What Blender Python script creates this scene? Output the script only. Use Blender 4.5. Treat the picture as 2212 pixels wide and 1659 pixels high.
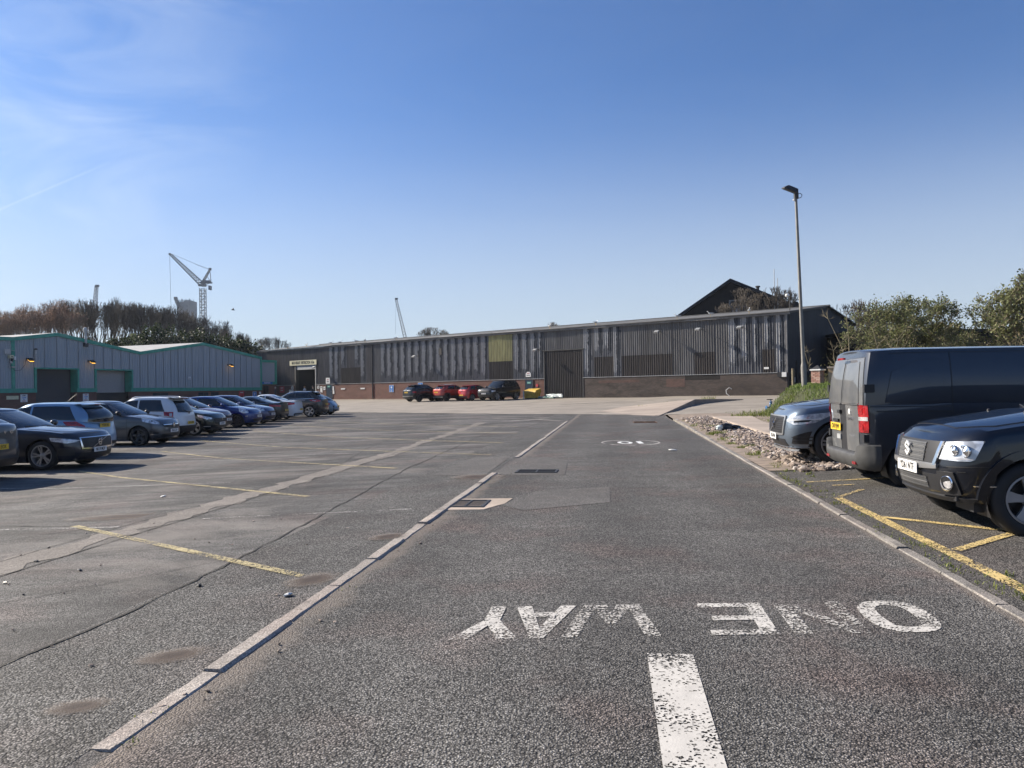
import bpy, math, random
import numpy as np
from mathutils import Vector, Matrix
for _o in list(bpy.data.objects): bpy.data.objects.remove(_o)
SC = bpy.context.scene
COL = SC.collection
R = math.radians
random.seed(7)

# ------------------------------------------------------------------ camera
cam_d = bpy.data.cameras.new("camera"); cam_d.sensor_width = 36; cam_d.lens = 27.03
cam_d.clip_start = 0.1; cam_d.clip_end = 6000
cam = bpy.data.objects.new("camera", cam_d); COL.objects.link(cam)
cam.matrix_world = Matrix.Translation((0, 0, 1.5)) @ Matrix.Rotation(R(90.4), 4, 'X') @ Matrix.Rotation(R(-0.9), 4, 'Z')
SC.camera = cam

# ------------------------------------------------------------------ light
SUN_DIR = Vector((-math.cos(R(25))*math.cos(R(30)), math.sin(R(25))*math.cos(R(30)), math.sin(R(30))))
sd = bpy.data.lights.new("sun", 'SUN'); sd.energy = 4.9; sd.angle = R(0.53); sd.color = (1.0, 0.90, 0.76)
so = bpy.data.objects.new("sun", sd); COL.objects.link(so)
so.rotation_euler = SUN_DIR.to_track_quat('Z', 'Y').to_euler()
world = bpy.data.worlds.new("World"); SC.world = world; world.use_nodes = True
SC.view_settings.view_transform = 'Standard'; SC.view_settings.look = 'None'
SC.view_settings.gamma = 1; SC.view_settings.use_curve_mapping = False
SC.view_settings.exposure = 1.0

def build_world():
    nt = world.node_tree; N = nt.nodes; Lk = nt.links
    for n in list(N): N.remove(n)
    out = N.new('ShaderNodeOutputWorld'); bg = N.new('ShaderNodeBackground')
    sky = N.new('ShaderNodeTexSky'); sky.sky_type = 'NISHITA'; sky.sun_disc = False
    sky.sun_elevation = R(30); sky.sun_rotation = R(-65)
    sky.altitude = 50; sky.air_density = 1.0; sky.dust_density = .7; sky.ozone_density = 3.5
    bg.inputs['Strength'].default_value = 0.054
    geo = N.new('ShaderNodeTexCoord')
    # spring haze: the lowest sky washes out to a pale blue
    sep = N.new('ShaderNodeSeparateXYZ'); Lk.new(geo.outputs['Generated'], sep.inputs[0])
    hz = N.new('ShaderNodeMapRange'); hz.interpolation_type = 'SMOOTHERSTEP'; hz.inputs[1].default_value = -.02; hz.inputs[2].default_value = .40; hz.inputs[3].default_value = .74; hz.inputs[4].default_value = 0
    Lk.new(sep.outputs['Z'], hz.inputs[0])
    tn = N.new('ShaderNodeMixRGB'); tn.blend_type = 'MULTIPLY'; tn.inputs['Fac'].default_value = 1; tn.inputs['Color2'].default_value = (.68, .93, 1.27, 1); Lk.new(sky.outputs['Color'], tn.inputs['Color1'])
    hmx = N.new('ShaderNodeMixRGB'); hmx.inputs['Color2'].default_value = (6.3, 6.9, 7.5, 1); Lk.new(hz.outputs[0], hmx.inputs['Fac']); Lk.new(tn.outputs['Color'], hmx.inputs['Color1'])
    # thin cirrus, in sky directions, mostly high on the sun's side
    mp = N.new('ShaderNodeMapping'); mp.inputs['Scale'].default_value = (2.2, 3.8, 8.0); mp.inputs['Rotation'].default_value = (0.2, 0.35, 0.5)
    mp.inputs['Location'].default_value = (0.3, 0.1, 0.4)
    Lk.new(geo.outputs['Generated'], mp.inputs['Vector'])
    n1 = N.new('ShaderNodeTexNoise'); n1.inputs['Scale'].default_value = 1.5; n1.inputs['Detail'].default_value = 7; n1.inputs['Roughness'].default_value = 0.55; n1.inputs['Distortion'].default_value = 0.9
    Lk.new(mp.outputs['Vector'], n1.inputs['Vector'])
    rp = N.new('ShaderNodeValToRGB'); rp.color_ramp.elements[0].position = 0.44; rp.color_ramp.elements[1].position = 0.72
    Lk.new(n1.outputs['Fac'], rp.inputs['Fac'])
    dot = N.new('ShaderNodeVectorMath'); dot.operation = 'DOT_PRODUCT'
    Lk.new(geo.outputs['Generated'], dot.inputs[0]); dot.inputs[1].default_value = Vector((-0.62, 0.66, 0.44)).normalized()
    mr = N.new('ShaderNodeMapRange'); mr.inputs[1].default_value = 0.90; mr.inputs[2].default_value = 1.0; mr.inputs[3].default_value = 0.03; mr.inputs[4].default_value = 1.0
    Lk.new(dot.outputs['Value'], mr.inputs[0])
    mu = N.new('ShaderNodeMath'); mu.operation = 'MULTIPLY'
    Lk.new(rp.outputs['Color'], mu.inputs[0]); Lk.new(mr.outputs[0], mu.inputs[1])
    # a contrail: narrow band round a great circle
    def sd_(px, py):
        v = cam.matrix_world.to_3x3() @ Vector(((px-1106)/1661, -(py-829.5)/1661, -1)); return v.normalized()
    d1, d2 = sd_(-30, 465), sd_(250, 345)
    nn = d1.cross(d2).normalized(); mid = (d1+d2).normalized()
    a = N.new('ShaderNodeVectorMath'); a.operation = 'DOT_PRODUCT'; Lk.new(geo.outputs['Generated'], a.inputs[0]); a.inputs[1].default_value = nn
    ab = N.new('ShaderNodeMath'); ab.operation = 'ABSOLUTE'; Lk.new(a.outputs['Value'], ab.inputs[0])
    m2 = N.new('ShaderNodeMapRange'); m2.inputs[1].default_value = 0.0003; m2.inputs[2].default_value = 0.0017; m2.inputs[3].default_value = 1; m2.inputs[4].default_value = 0
    Lk.new(ab.outputs[0], m2.inputs[0])
    b = N.new('ShaderNodeVectorMath'); b.operation = 'DOT_PRODUCT'; Lk.new(geo.outputs['Generated'], b.inputs[0]); b.inputs[1].default_value = d1
    m3 = N.new('ShaderNodeMapRange'); m3.inputs[1].default_value = d1.dot(d2); m3.inputs[2].default_value = 0.996; m3.inputs[3].default_value = 0; m3.inputs[4].default_value = 0.30
    Lk.new(b.outputs['Value'], m3.inputs[0])
    m4 = N.new('ShaderNodeMath'); m4.operation = 'MULTIPLY'; Lk.new(m2.outputs[0], m4.inputs[0]); Lk.new(m3.outputs[0], m4.inputs[1])
    ad = N.new('ShaderNodeMath'); ad.operation = 'ADD'; ad.use_clamp = True; Lk.new(mu.outputs[0], ad.inputs[0]); Lk.new(m4.outputs[0], ad.inputs[1])
    mx = N.new('ShaderNodeMixRGB'); mx.inputs['Color2'].default_value = (8.4, 9.3, 10.2, 1)
    sc_ = N.new('ShaderNodeMath'); sc_.operation = 'MULTIPLY'; sc_.inputs[1].default_value = 0.5; Lk.new(ad.outputs[0], sc_.inputs[0])
    Lk.new(sc_.outputs[0], mx.inputs['Fac']); Lk.new(hmx.outputs['Color'], mx.inputs['Color1'])
    Lk.new(mx.outputs['Color'], bg.inputs['Color']); Lk.new(bg.outputs['Background'], out.inputs['Surface'])
build_world()

# ------------------------------------------------------------------ frames: (u along road, v across), terrain
A = R(7.7)
def xy(u, v): return v*math.cos(A)+u*math.sin(A), u*math.cos(A)-v*math.sin(A)
def uv(x, y): return x*math.sin(A)+y*math.cos(A), x*math.cos(A)-y*math.sin(A)
WN = (-.619, -.786); WP = (21.5, 60.0)
def wd(x, y): return (x-WP[0])*WN[0]+(y-WP[1])*WN[1]
def H(x, y):
    u, v = uv(x, y); h = 0.0; d = wd(x, y)
    if v < -2.2:
        k = 1 if u < 18 else max(.1, 1-.9*(u-18)/32)
        h = .008-min(.23, .028*(-2.2-v))*k
    elif v > 2.8: h = min(.1, (v-2.8)*.06)
    return h + .6*min(1, max(0, (26-d)/26))

# ------------------------------------------------------------------ mesh helpers
def link(o, parent=None):
    COL.objects.link(o)
    if parent is not None: o.parent = parent
    return o
def tag(o, label=None, cat=None, group=None, kind=None):
    if label: o['label'] = label
    if cat: o['category'] = cat
    if group: o['group'] = group
    if kind: o['kind'] = kind
    return o
def thing(name, label, cat, loc=(0, 0, 0), rz=0.0, group=None):
    o = bpy.data.objects.new(name, None); o.empty_display_size = .2; COL.objects.link(o)
    o.location = loc; o.rotation_euler = (0, 0, rz)
    return tag(o, label, cat, group)
class MB:
    def __init__(s): s.v = []; s.f = []; s.m = []; s.cm = 0
    def add(s, vs, fs, m=None):
        b = len(s.v); s.v += [tuple(p) for p in vs]; s.f += [tuple(i+b for i in f) for f in fs]
        s.m += [s.cm if m is None else m]*len(fs); return s
    def box(s, x0, x1, y0, y1, z0, z1, M=None):
        vs = [(x, y, z) for z in (z0, z1) for y in (y0, y1) for x in (x0, x1)]
        if M is not None: vs = [tuple(M @ Vector(p)) for p in vs]
        return s.add(vs, [(0, 2, 3, 1), (4, 5, 7, 6), (0, 1, 5, 4), (2, 6, 7, 3), (0, 4, 6, 2), (1, 3, 7, 5)])
    def quad(s, a, b, c, d): return s.add([a, b, c, d], [(0, 1, 2, 3)])
    def grid(s, rows, closed=False):
        n = len(rows[0]); vs = [p for r in rows for p in r]; fs = []
        for i in range(len(rows)-1):
            for j in range(n if closed else n-1):
                k = (j+1) % n
                fs.append((i*n+j, i*n+k, (i+1)*n+k, (i+1)*n+j))
        return s.add(vs, fs)
    def tube(s, pts, rad, n=8, cap=True):
        pts = [Vector(p) for p in pts]
        if not isinstance(rad, (list, tuple)): rad = [rad]*len(pts)
        rows = []; up = None
        for i, p in enumerate(pts):
            t = (pts[min(i+1, len(pts)-1)]-pts[max(i-1, 0)]).normalized()
            if up is None: up = t.orthogonal().normalized()
            up = (up - t*up.dot(t)); up = up.normalized() if up.length > 1e-6 else t.orthogonal().normalized()
            w = t.cross(up)
            rows.append([tuple(p+(up*math.cos(2*math.pi*k/n)+w*math.sin(2*math.pi*k/n))*rad[i]) for k in range(n)])
        s.grid(rows, True)
        if cap: s.add(rows[0], [tuple(range(n))[::-1]]); s.add(rows[-1], [tuple(range(n))])
        return s
    def lathe(s, prof, n=24, axis='z', M=None):
        rows = []
        for r_, h in prof:
            row = []
            for k in range(n):
                a = 2*math.pi*k/n; c, d = r_*math.cos(a), r_*math.sin(a)
                p = (c, d, h) if axis == 'z' else (c, h, d) if axis == 'y' else (h, c, d)
                row.append(tuple(M @ Vector(p)) if M is not None else p)
            rows.append(row)
        return s.grid(rows, True)
    def prism(s, poly, off):
        n = len(poly); off = Vector(off); a = [tuple(p) for p in poly]; b = [tuple(Vector(p)+off) for p in poly]
        return s.add(a+b, [tuple(range(n))[::-1], tuple(range(n, 2*n))]+[(i, (i+1) % n, n+(i+1) % n, n+i) for i in range(n)])
    def mesh(s, name, mats, smooth=False, ang=35):
        me = bpy.data.meshes.new(name); me.from_pydata(s.v, [], s.f); 
        if not isinstance(mats, (list, tuple)): mats = [mats]
        for m in mats: me.materials.append(m)
        if len(mats) > 1: me.polygons.foreach_set('material_index', s.m)
        me.update()
        if smooth:
            me.polygons.foreach_set('use_smooth', [True]*len(me.polygons))
            try: me.set_sharp_from_angle(angle=R(ang))
            except Exception: pass
        return me
    def build(s, name, mats, parent=None, smooth=False, ang=35):
        return link(bpy.data.objects.new(name, s.mesh(name, mats, smooth, ang)), parent)
def obj(name, me, parent=None, loc=None, rot=None, scale=None):
    o = link(bpy.data.objects.new(name, me), parent)
    if loc is not None: o.location = loc
    if rot is not None: o.rotation_euler = rot
    if scale is not None: o.scale = scale
    return o
_tc = {}
def text_mesh(txt, size=1.0, ext=0.0, mat=None, sx=1.0, bold=0.0):
    key = (txt, size, ext, mat.name, sx, bold)
    if key in _tc: return _tc[key]
    c = bpy.data.curves.new("lettering", 'FONT'); c.body = txt; c.size = size; c.extrude = ext; c.offset = bold
    c.align_x = 'CENTER'; c.align_y = 'CENTER'; c.resolution_u = 3
    o = bpy.data.objects.new("lettering", c); COL.objects.link(o)
    dg = bpy.context.evaluated_depsgraph_get(); me = bpy.data.meshes.new_from_object(o.evaluated_get(dg))
    bpy.data.objects.remove(o)
    for v in me.vertices: v.co.x *= sx
    me.materials.clear(); me.materials.append(mat); _tc[key] = me
    return me

# ------------------------------------------------------------------ materials
def newmat(name):
    m = bpy.data.materials.new(name); m.use_nodes = True
    return m, m.node_tree, m.node_tree.nodes['Principled BSDF']
def node(nt, t, **kw):
    n = nt.nodes.new(t)
    for k, v in kw.items():
        if k in ('op',): n.operation = v
        elif k.startswith('i_'): n.inputs[k[2:]].default_value = v
        else: setattr(n, k, v)
    return n
def coords(nt, scale=(1, 1, 1), kind='Object', loc=(0, 0, 0), rot=(0, 0, 0)):
    t = nt.nodes.new('ShaderNodeTexCoord'); m = nt.nodes.new('ShaderNodeMapping')
    m.inputs['Scale'].default_value = scale; m.inputs['Location'].default_value = loc; m.inputs['Rotation'].default_value = rot
    nt.links.new(t.outputs[kind], m.inputs['Vector']); return m.outputs['Vector']
def noise(nt, vec, scale, detail=4, rough=.55, dist=0):
    n = nt.nodes.new('ShaderNodeTexNoise'); n.inputs['Scale'].default_value = scale; n.inputs['Detail'].default_value = detail
    n.inputs['Roughness'].default_value = rough; n.inputs['Distortion'].default_value = dist
    nt.links.new(vec, n.inputs['Vector']); return n.outputs['Fac']
def voro(nt, vec, scale, out='Distance', feat='F1', rnd=1.0):
    n = nt.nodes.new('ShaderNodeTexVoronoi'); n.feature = feat; n.inputs['Scale'].default_value = scale
    n.inputs['Randomness'].default_value = rnd
    nt.links.new(vec, n.inputs['Vector']); return n.outputs[out]
def ramp(nt, fac, stops, interp='LINEAR'):
    r_ = nt.nodes.new('ShaderNodeValToRGB'); cr = r_.color_ramp; cr.interpolation = interp
    while len(cr.elements) < len(stops): cr.elements.new(0.5)
    for e, (p, c) in zip(cr.elements, stops):
        e.position = p; e.color = (c, c, c, 1) if isinstance(c, (int, float)) else (*c, 1)
    nt.links.new(fac, r_.inputs['Fac']); return r_.outputs['Color']
def mix(nt, a, b, fac, mode='MIX'):
    m = nt.nodes.new('ShaderNodeMixRGB'); m.blend_type = mode
    for s_, x in (('Color1', a), ('Color2', b), ('Fac', fac)):
        if isinstance(x, (int, float)): m.inputs[s_].default_value = x if s_ == 'Fac' else (x, x, x, 1)
        elif isinstance(x, tuple): m.inputs[s_].default_value = (*x, 1)
        else: nt.links.new(x, m.inputs[s_])
    return m.outputs['Color']
def math_(nt, op, a, b=0.0, clamp=False):
    m = nt.nodes.new('ShaderNodeMath'); m.operation = op; m.use_clamp = clamp
    for i, x in enumerate((a, b)):
        if isinstance(x, (int, float)): m.inputs[i].default_value = x
        else: nt.links.new(x, m.inputs[i])
    return m.outputs[0]
def bump(nt, p, h, strength=.5, dist=.01):
    b = nt.nodes.new('ShaderNodeBump'); b.inputs['Strength'].default_value = strength; b.inputs['Distance'].default_value = dist
    nt.links.new(h, b.inputs['Height']); nt.links.new(b.outputs['Normal'], p.inputs['Normal']); return b
def simple(name, col, rough=.6, metal=0, var=.15, scale=6, bmp=0.0, spec=.5, bscale=40):
    m, nt, p = newmat(name); p.inputs['Roughness'].default_value = rough; p.inputs['Metallic'].default_value = metal
    p.inputs['Specular IOR Level'].default_value = spec
    v = coords(nt)
    if var:
        f = noise(nt, v, scale, 5)
        lo = tuple(c*(1-var) for c in col); hi = tuple(min(1, c*(1+var)) for c in col)
        nt.links.new(ramp(nt, f, [(.3, lo), (.7, hi)]), p.inputs['Base Color'])
    else: p.inputs['Base Color'].default_value = (*col, 1)
    if bmp: bump(nt, p, noise(nt, v, bscale, 4), bmp, .01)
    return m
def asphalt(name, base, stone=95, tint=(1, .97, .93), contrast=1.0, strength=1.0, bleach=.35, bscale=.5, streak=0.0, pink=0.0, seed=0.0, dust=()):
    m, nt, p = newmat(name); v = coords(nt, loc=(seed, seed*.7, 0)); L = nt.links
    nlow = noise(nt, v, 35, 2)                      # warps the stone cells a little
    c = voro(nt, v, stone, 'Color'); d = voro(nt, v, stone, 'Distance')
    sep = nt.nodes.new('ShaderNodeSeparateColor'); L.new(c, sep.inputs[0])
    tone = ramp(nt, sep.outputs[0], [(0, base*max(.12, 1-.6*contrast)), (.55, base), (.88, base*(1+.38*contrast)), (1, base*(1+.8*contrast))])
    gap = ramp(nt, d, [(.28, 1.0), (.62, max(.1, 1-.55*contrast))])
    col = mix(nt, tone, gap, 1.0, 'MULTIPLY')
    big = noise(nt, v, bscale, 6, .6, .4)
    patch = ramp(nt, big, [(.32, 1-bleach*.7), (.5, 1.0), (.68, 1+bleach)])
    col = mix(nt, col, patch, 1.0, 'MULTIPLY')
    mid = ramp(nt, noise(nt, v, 4.3, 5, .65), [(.3, .86), (.7, 1.13)])
    col = mix(nt, col, mid, 1.0, 'MULTIPLY')
    if streak:
        v2 = coords(nt, scale=(.35, 1.6, 1), rot=(0, 0, R(8)), loc=(seed*2, 3, 0))
        s_ = ramp(nt, noise(nt, v2, 1.2, 7, .65, .6), [(.38, 1-streak*.5), (.52, 1.0), (.72, 1+streak)])
        col = mix(nt, col, s_, 1.0, 'MULTIPLY')
    if pink:
        pk = ramp(nt, noise(nt, v, .8, 5), [(.5, 0.0), (.7, pink)])
        col = mix(nt, col, mix(nt, col, (1.25, .95, .9), 1.0, 'MULTIPLY'), pk)
    col = mix(nt, col, tint, 1.0, 'MULTIPLY')
    if name == 'road_asphalt':      # tyre-polished tracks and a darker oily crown
        dp = nt.nodes.new('ShaderNodeVectorMath'); dp.operation = 'DOT_PRODUCT'; L.new(coords(nt), dp.inputs[0]); dp.inputs[1].default_value = (math.cos(R(7.7)), -math.sin(R(7.7)), 0)
        vv_ = math_(nt, 'ADD', dp.outputs['Value'], math_(nt, 'MULTIPLY', math_(nt, 'SUBTRACT', noise(nt, v, .5, 4), .5), .7))
        w1 = math_(nt, 'COSINE', math_(nt, 'MULTIPLY', math_(nt, 'SUBTRACT', vv_, .9), 3.5))
        col = mix(nt, col, ramp(nt, math_(nt, 'MULTIPLY_ADD', w1, .5), [(0.0, .90), (1.0, 1.10)]), 1.0, 'MULTIPLY')
        oil = ramp(nt, noise(nt, coords(nt, loc=(3, 7, 0)), 1.7, 6, .7, .6), [(.62, 1.0), (.72, .72)])
        col = mix(nt, col, oil, 1.0, 'MULTIPLY')
    if name == 'worn_asphalt':
        pl = ramp(nt, noise(nt, coords(nt, scale=(.6, 1, 1), rot=(0, 0, R(12))), .42, 8, .68, .5), [(.50, 0.0), (.66, .55)])
        col = mix(nt, col, (.28, .255, .23), pl)
    for (ve, wd_, cc) in dust:      # grit drifted along a kerb: ve edge in v, wd_ signed width
        dp = nt.nodes.new('ShaderNodeVectorMath'); dp.operation = 'DOT_PRODUCT'; L.new(coords(nt), dp.inputs[0]); dp.inputs[1].default_value = (math.cos(R(7.7)), -math.sin(R(7.7)), 0)
        e = math_(nt, 'DIVIDE', math_(nt, 'SUBTRACT', dp.outputs['Value'], ve), wd_)
        e = math_(nt, 'ADD', e, math_(nt, 'MULTIPLY', math_(nt, 'SUBTRACT', noise(nt, v, 1.3, 6, .7), .5), 2.6))
        col = mix(nt, col, mix(nt, col, cc, .5), ramp(nt, e, [(.35, 1.0), (1.0, 0.0)]))
    L.new(col, p.inputs['Base Color']); p.inputs['Roughness'].default_value = .78; p.inputs['Specular IOR Level'].default_value = .24
    h = math_(nt, 'SUBTRACT', 1.0, d)
    h = math_(nt, 'MULTIPLY_ADD', h, 1.0); 
    hh = math_(nt, 'ADD', math_(nt, 'SUBTRACT', 1.0, d), math_(nt, 'MULTIPLY', sep.outputs[1], .8))
    bump(nt, p, hh, .55*strength, .006)
    return m
M = {}
M['road'] = asphalt('road_asphalt', .205, 100, (1, .96, .90), 1.3, 1.8, .24, .45, .16, .6, dust=((-2.12, .20, (.25, .21, .175)), (2.5, -.08, (.22, .185, .155))))
M['strip'] = asphalt('coarse_asphalt', .195, 92, (1, .965, .91), 1.35, 1.9, .30, .6, .12, .3, 5)
M['lot'] = asphalt('worn_asphalt', .155, 110, (1, .965, .92), 1.1, 1.3, .5, .32, .55, .55, 9)
M['bay'] = asphalt('bay_asphalt', .15, 94, (1, .955, .89), 1.2, 1.4, .25, .5, .1, .3, 14)
M['patchA'] = asphalt('patch_asphalt', .17, 110, (1, .95, .89), .9, 1.0, .15, .9, 0, .2, 3)
M['trench'] = asphalt('trench_aggregate', .24, 90, (1.0, .90, .80), .55, 1.0, .2, .9, .1, 0, 2)
def concrete(name, col, streak=.2, crack=True, bsc=30):
    m, nt, p = newmat(name); v = coords(nt); L = nt.links
    a = ramp(nt, noise(nt, v, .45, 7, .6, .3), [(.3, tuple(c*.78 for c in col)), (.55, col), (.75, tuple(min(1, c*1.15) for c in col))])
    v2 = coords(nt, scale=(.4, 1.4, 1), rot=(0, 0, R(20)))
    col2 = mix(nt, a, ramp(nt, noise(nt, v2, 1.1, 6, .65), [(.3, 1-streak), (.7, 1+streak*.6)]), 1.0, 'MULTIPLY')
    col2 = mix(nt, col2, ramp(nt, noise(nt, v, 28, 3), [(.3, .9), (.7, 1.08)]), 1.0, 'MULTIPLY')
    if crack:
        e = voro(nt, coords(nt, scale=(.16, .16, .16)), 1.0, 'Distance', 'DISTANCE_TO_EDGE')
        wob = noise(nt, v, 1.5, 4); e2 = math_(nt, 'ADD', e, math_(nt, 'MULTIPLY', wob, .02))
        col2 = mix(nt, col2, ramp(nt, e2, [(.0135, .35), (.0165, 1.0)]), 1.0, 'MULTIPLY')
    L.new(col2, p.inputs['Base Color']); p.inputs['Roughness'].default_value = .85
    bump(nt, p, noise(nt, v, bsc, 5), .3, .01); return m
M['apron'] = concrete('apron_concrete', (.275, .243, .205), .28, False)
M['path'] = concrete('path_concrete', (.36, .30, .25), .18, False)
M['kerb'] = asphalt('kerb_concrete', .43, 115, (1, .90, .80), .55, .8, .25, 1.2, .2, .3, 6)
M['edging'] = asphalt('edging_concrete', .29, 110, (1, .93, .85), .6, .8, .3, .9, .2, .2, 8)
M['kerbp'] = concrete('edge_concrete', (.45, .37, .30), .15, False, 60)
M['dirt'] = simple('dirt', (.22, .175, .14), .95, 0, .35, 3, .6)
M['earth'] = simple('earth', (.09, .085, .05), .95, 0, .45, .3, .5, .3, 8)
M['embank'] = simple('embankment_earth', (.05, .055, .03), .95, 0, .5, .4, .5, .2, 5)
M['crack'] = simple('crack_shadow', (.025, .024, .022), .95, 0, .3, 20)
M['moss'] = simple('moss', (.14, .15, .05), .95, 0, .4, 30, .6)
M['stain'] = None
def paint_worn(name, col, wear=.5, scale=60, big=2.0, base=(.1, .095, .09)):
    m, nt, p = newmat(name); v = coords(nt); L = nt.links
    st = voro(nt, v, 90, 'Color'); sep = nt.nodes.new('ShaderNodeSeparateColor'); L.new(st, sep.inputs[0])
    f = math_(nt, 'ADD', math_(nt, 'MULTIPLY', noise(nt, v, big, 5, .6), .95), math_(nt, 'MULTIPLY', sep.outputs[0], .42))
    f = math_(nt, 'ADD', f, math_(nt, 'MULTIPLY', noise(nt, v, 45, 3), .25))
    keep = ramp(nt, f, [(wear, 1.0), (wear+.06, 0.0)])
    tr = nt.nodes.new('ShaderNodeBsdfTransparent'); ms = nt.nodes.new('ShaderNodeMixShader')
    L.new(ramp(nt, noise(nt, v, 9, 5), [(.3, tuple(c*.78 for c in col)), (.7, col)]), p.inputs['Base Color'])
    p.inputs['Roughness'].default_value = .7
    bump(nt, p, voro(nt, v, 90, 'Distance'), .12, .003)
    L.new(keep, ms.inputs[0]); L.new(tr.outputs[0], ms.inputs[1]); L.new(p.outputs[0], ms.inputs[2])
    L.new(ms.outputs[0], nt.nodes['Material Output'].inputs['Surface']); return m
def hollow_mat():
    m, nt, p = newmat('damp_hollow'); L = nt.links; v = coords(nt)
    ln = nt.nodes.new('ShaderNodeVectorMath'); ln.operation = 'LENGTH'; L.new(v, ln.inputs[0])
    e = math_(nt, 'ADD', ln.outputs['Value'], math_(nt, 'MULTIPLY', math_(nt, 'SUBTRACT', noise(nt, v, 2.5, 6, .7), .5), .9))
    L.new(ramp(nt, e, [(.25, (.05, .032, .024)), (.5, (.12, .09, .07)), (.62, (.24, .2, .17))]), p.inputs['Base Color']); p.inputs['Roughness'].default_value = .8
    bump(nt, p, voro(nt, coords(nt, scale=(14, 9, 9)), 2.2, 'Distance'), .3, .006)
    tr = nt.nodes.new('ShaderNodeBsdfTransparent'); ms = nt.nodes.new('ShaderNodeMixShader'); L.new(ramp(nt, e, [(.35, .8), (.85, 0.0)]), ms.inputs[0]); L.new(tr.outputs[0], ms.inputs[1]); L.new(p.outputs[0], ms.inputs[2])
    L.new(ms.outputs[0], nt.nodes['Material Output'].inputs['Surface']); return m
M['hollow'] = hollow_mat()
M['white_worn'] = paint_worn('worn_white_paint', (.60, .575, .53), .84)
M['white_worn2'] = paint_worn('very_worn_white_paint', (.60, .575, .53), .70)
M['yellow_worn'] = paint_worn('worn_yellow_paint', (.62, .47, .20), .82)
M['yellow_lot'] = paint_worn('faded_yellow_paint', (.50, .42, .22), .80)
M['white_lot'] = paint_worn('faded_white_paint', (.5, .48, .45), .70)

# brick (far, too small to count) : in-plane coords x along wall, z up
def brickmat(name, c1, c2, mortar=(.2, .18, .16), grime=.5):
    m, nt, p = newmat(name); L = nt.links
    v = coords(nt, rot=(R(90), 0, 0))
    b = nt.nodes.new('ShaderNodeTexBrick'); b.inputs['Scale'].default_value = 1; b.inputs['Brick Width'].default_value = .225; b.inputs['Row Height'].default_value = .075
    b.inputs['Mortar Size'].default_value = .006; b.inputs['Color1'].default_value = (*c1, 1); b.inputs['Color2'].default_value = (*c2, 1); b.inputs['Mortar'].default_value = (*mortar, 1)
    t = nt.nodes.new('ShaderNodeTexCoord'); sx = nt.nodes.new('ShaderNodeSeparateXYZ'); cx = nt.nodes.new('ShaderNodeCombineXYZ')
    L.new(t.outputs['Object'], sx.inputs[0]); L.new(sx.outputs['X'], cx.inputs['X']); L.new(sx.outputs['Z'], cx.inputs['Y']); L.new(cx.outputs[0], b.inputs['Vector'])
    vv = coords(nt, scale=(.3, .3, .8))
    g = ramp(nt, noise(nt, vv, 1.6, 7, .65, .5), [(.32, 1-grime), (.55, 1.0), (.75, 1.15)])
    c = mix(nt, b.outputs['Color'], g, 1.0, 'MULTIPLY')
    L.new(c, p.inputs['Base Color']); p.inputs['Roughness'].default_value = .9
    bump(nt, p, b.outputs['Fac'], -.4, .008); return m
M['brick_red'] = brickmat('red_brick', (.17, .075, .055), (.13, .058, .045), (.12, .09, .08), .25)
M['brick_grey'] = brickmat('sooty_brick', (.085, .063, .053), (.055, .044, .039), (.075, .064, .056), .5)
M['brick_dark'] = brickmat('dark_brick', (.017, .014, .013), (.011, .010, .010), (.018, .016, .014), .4)

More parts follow.
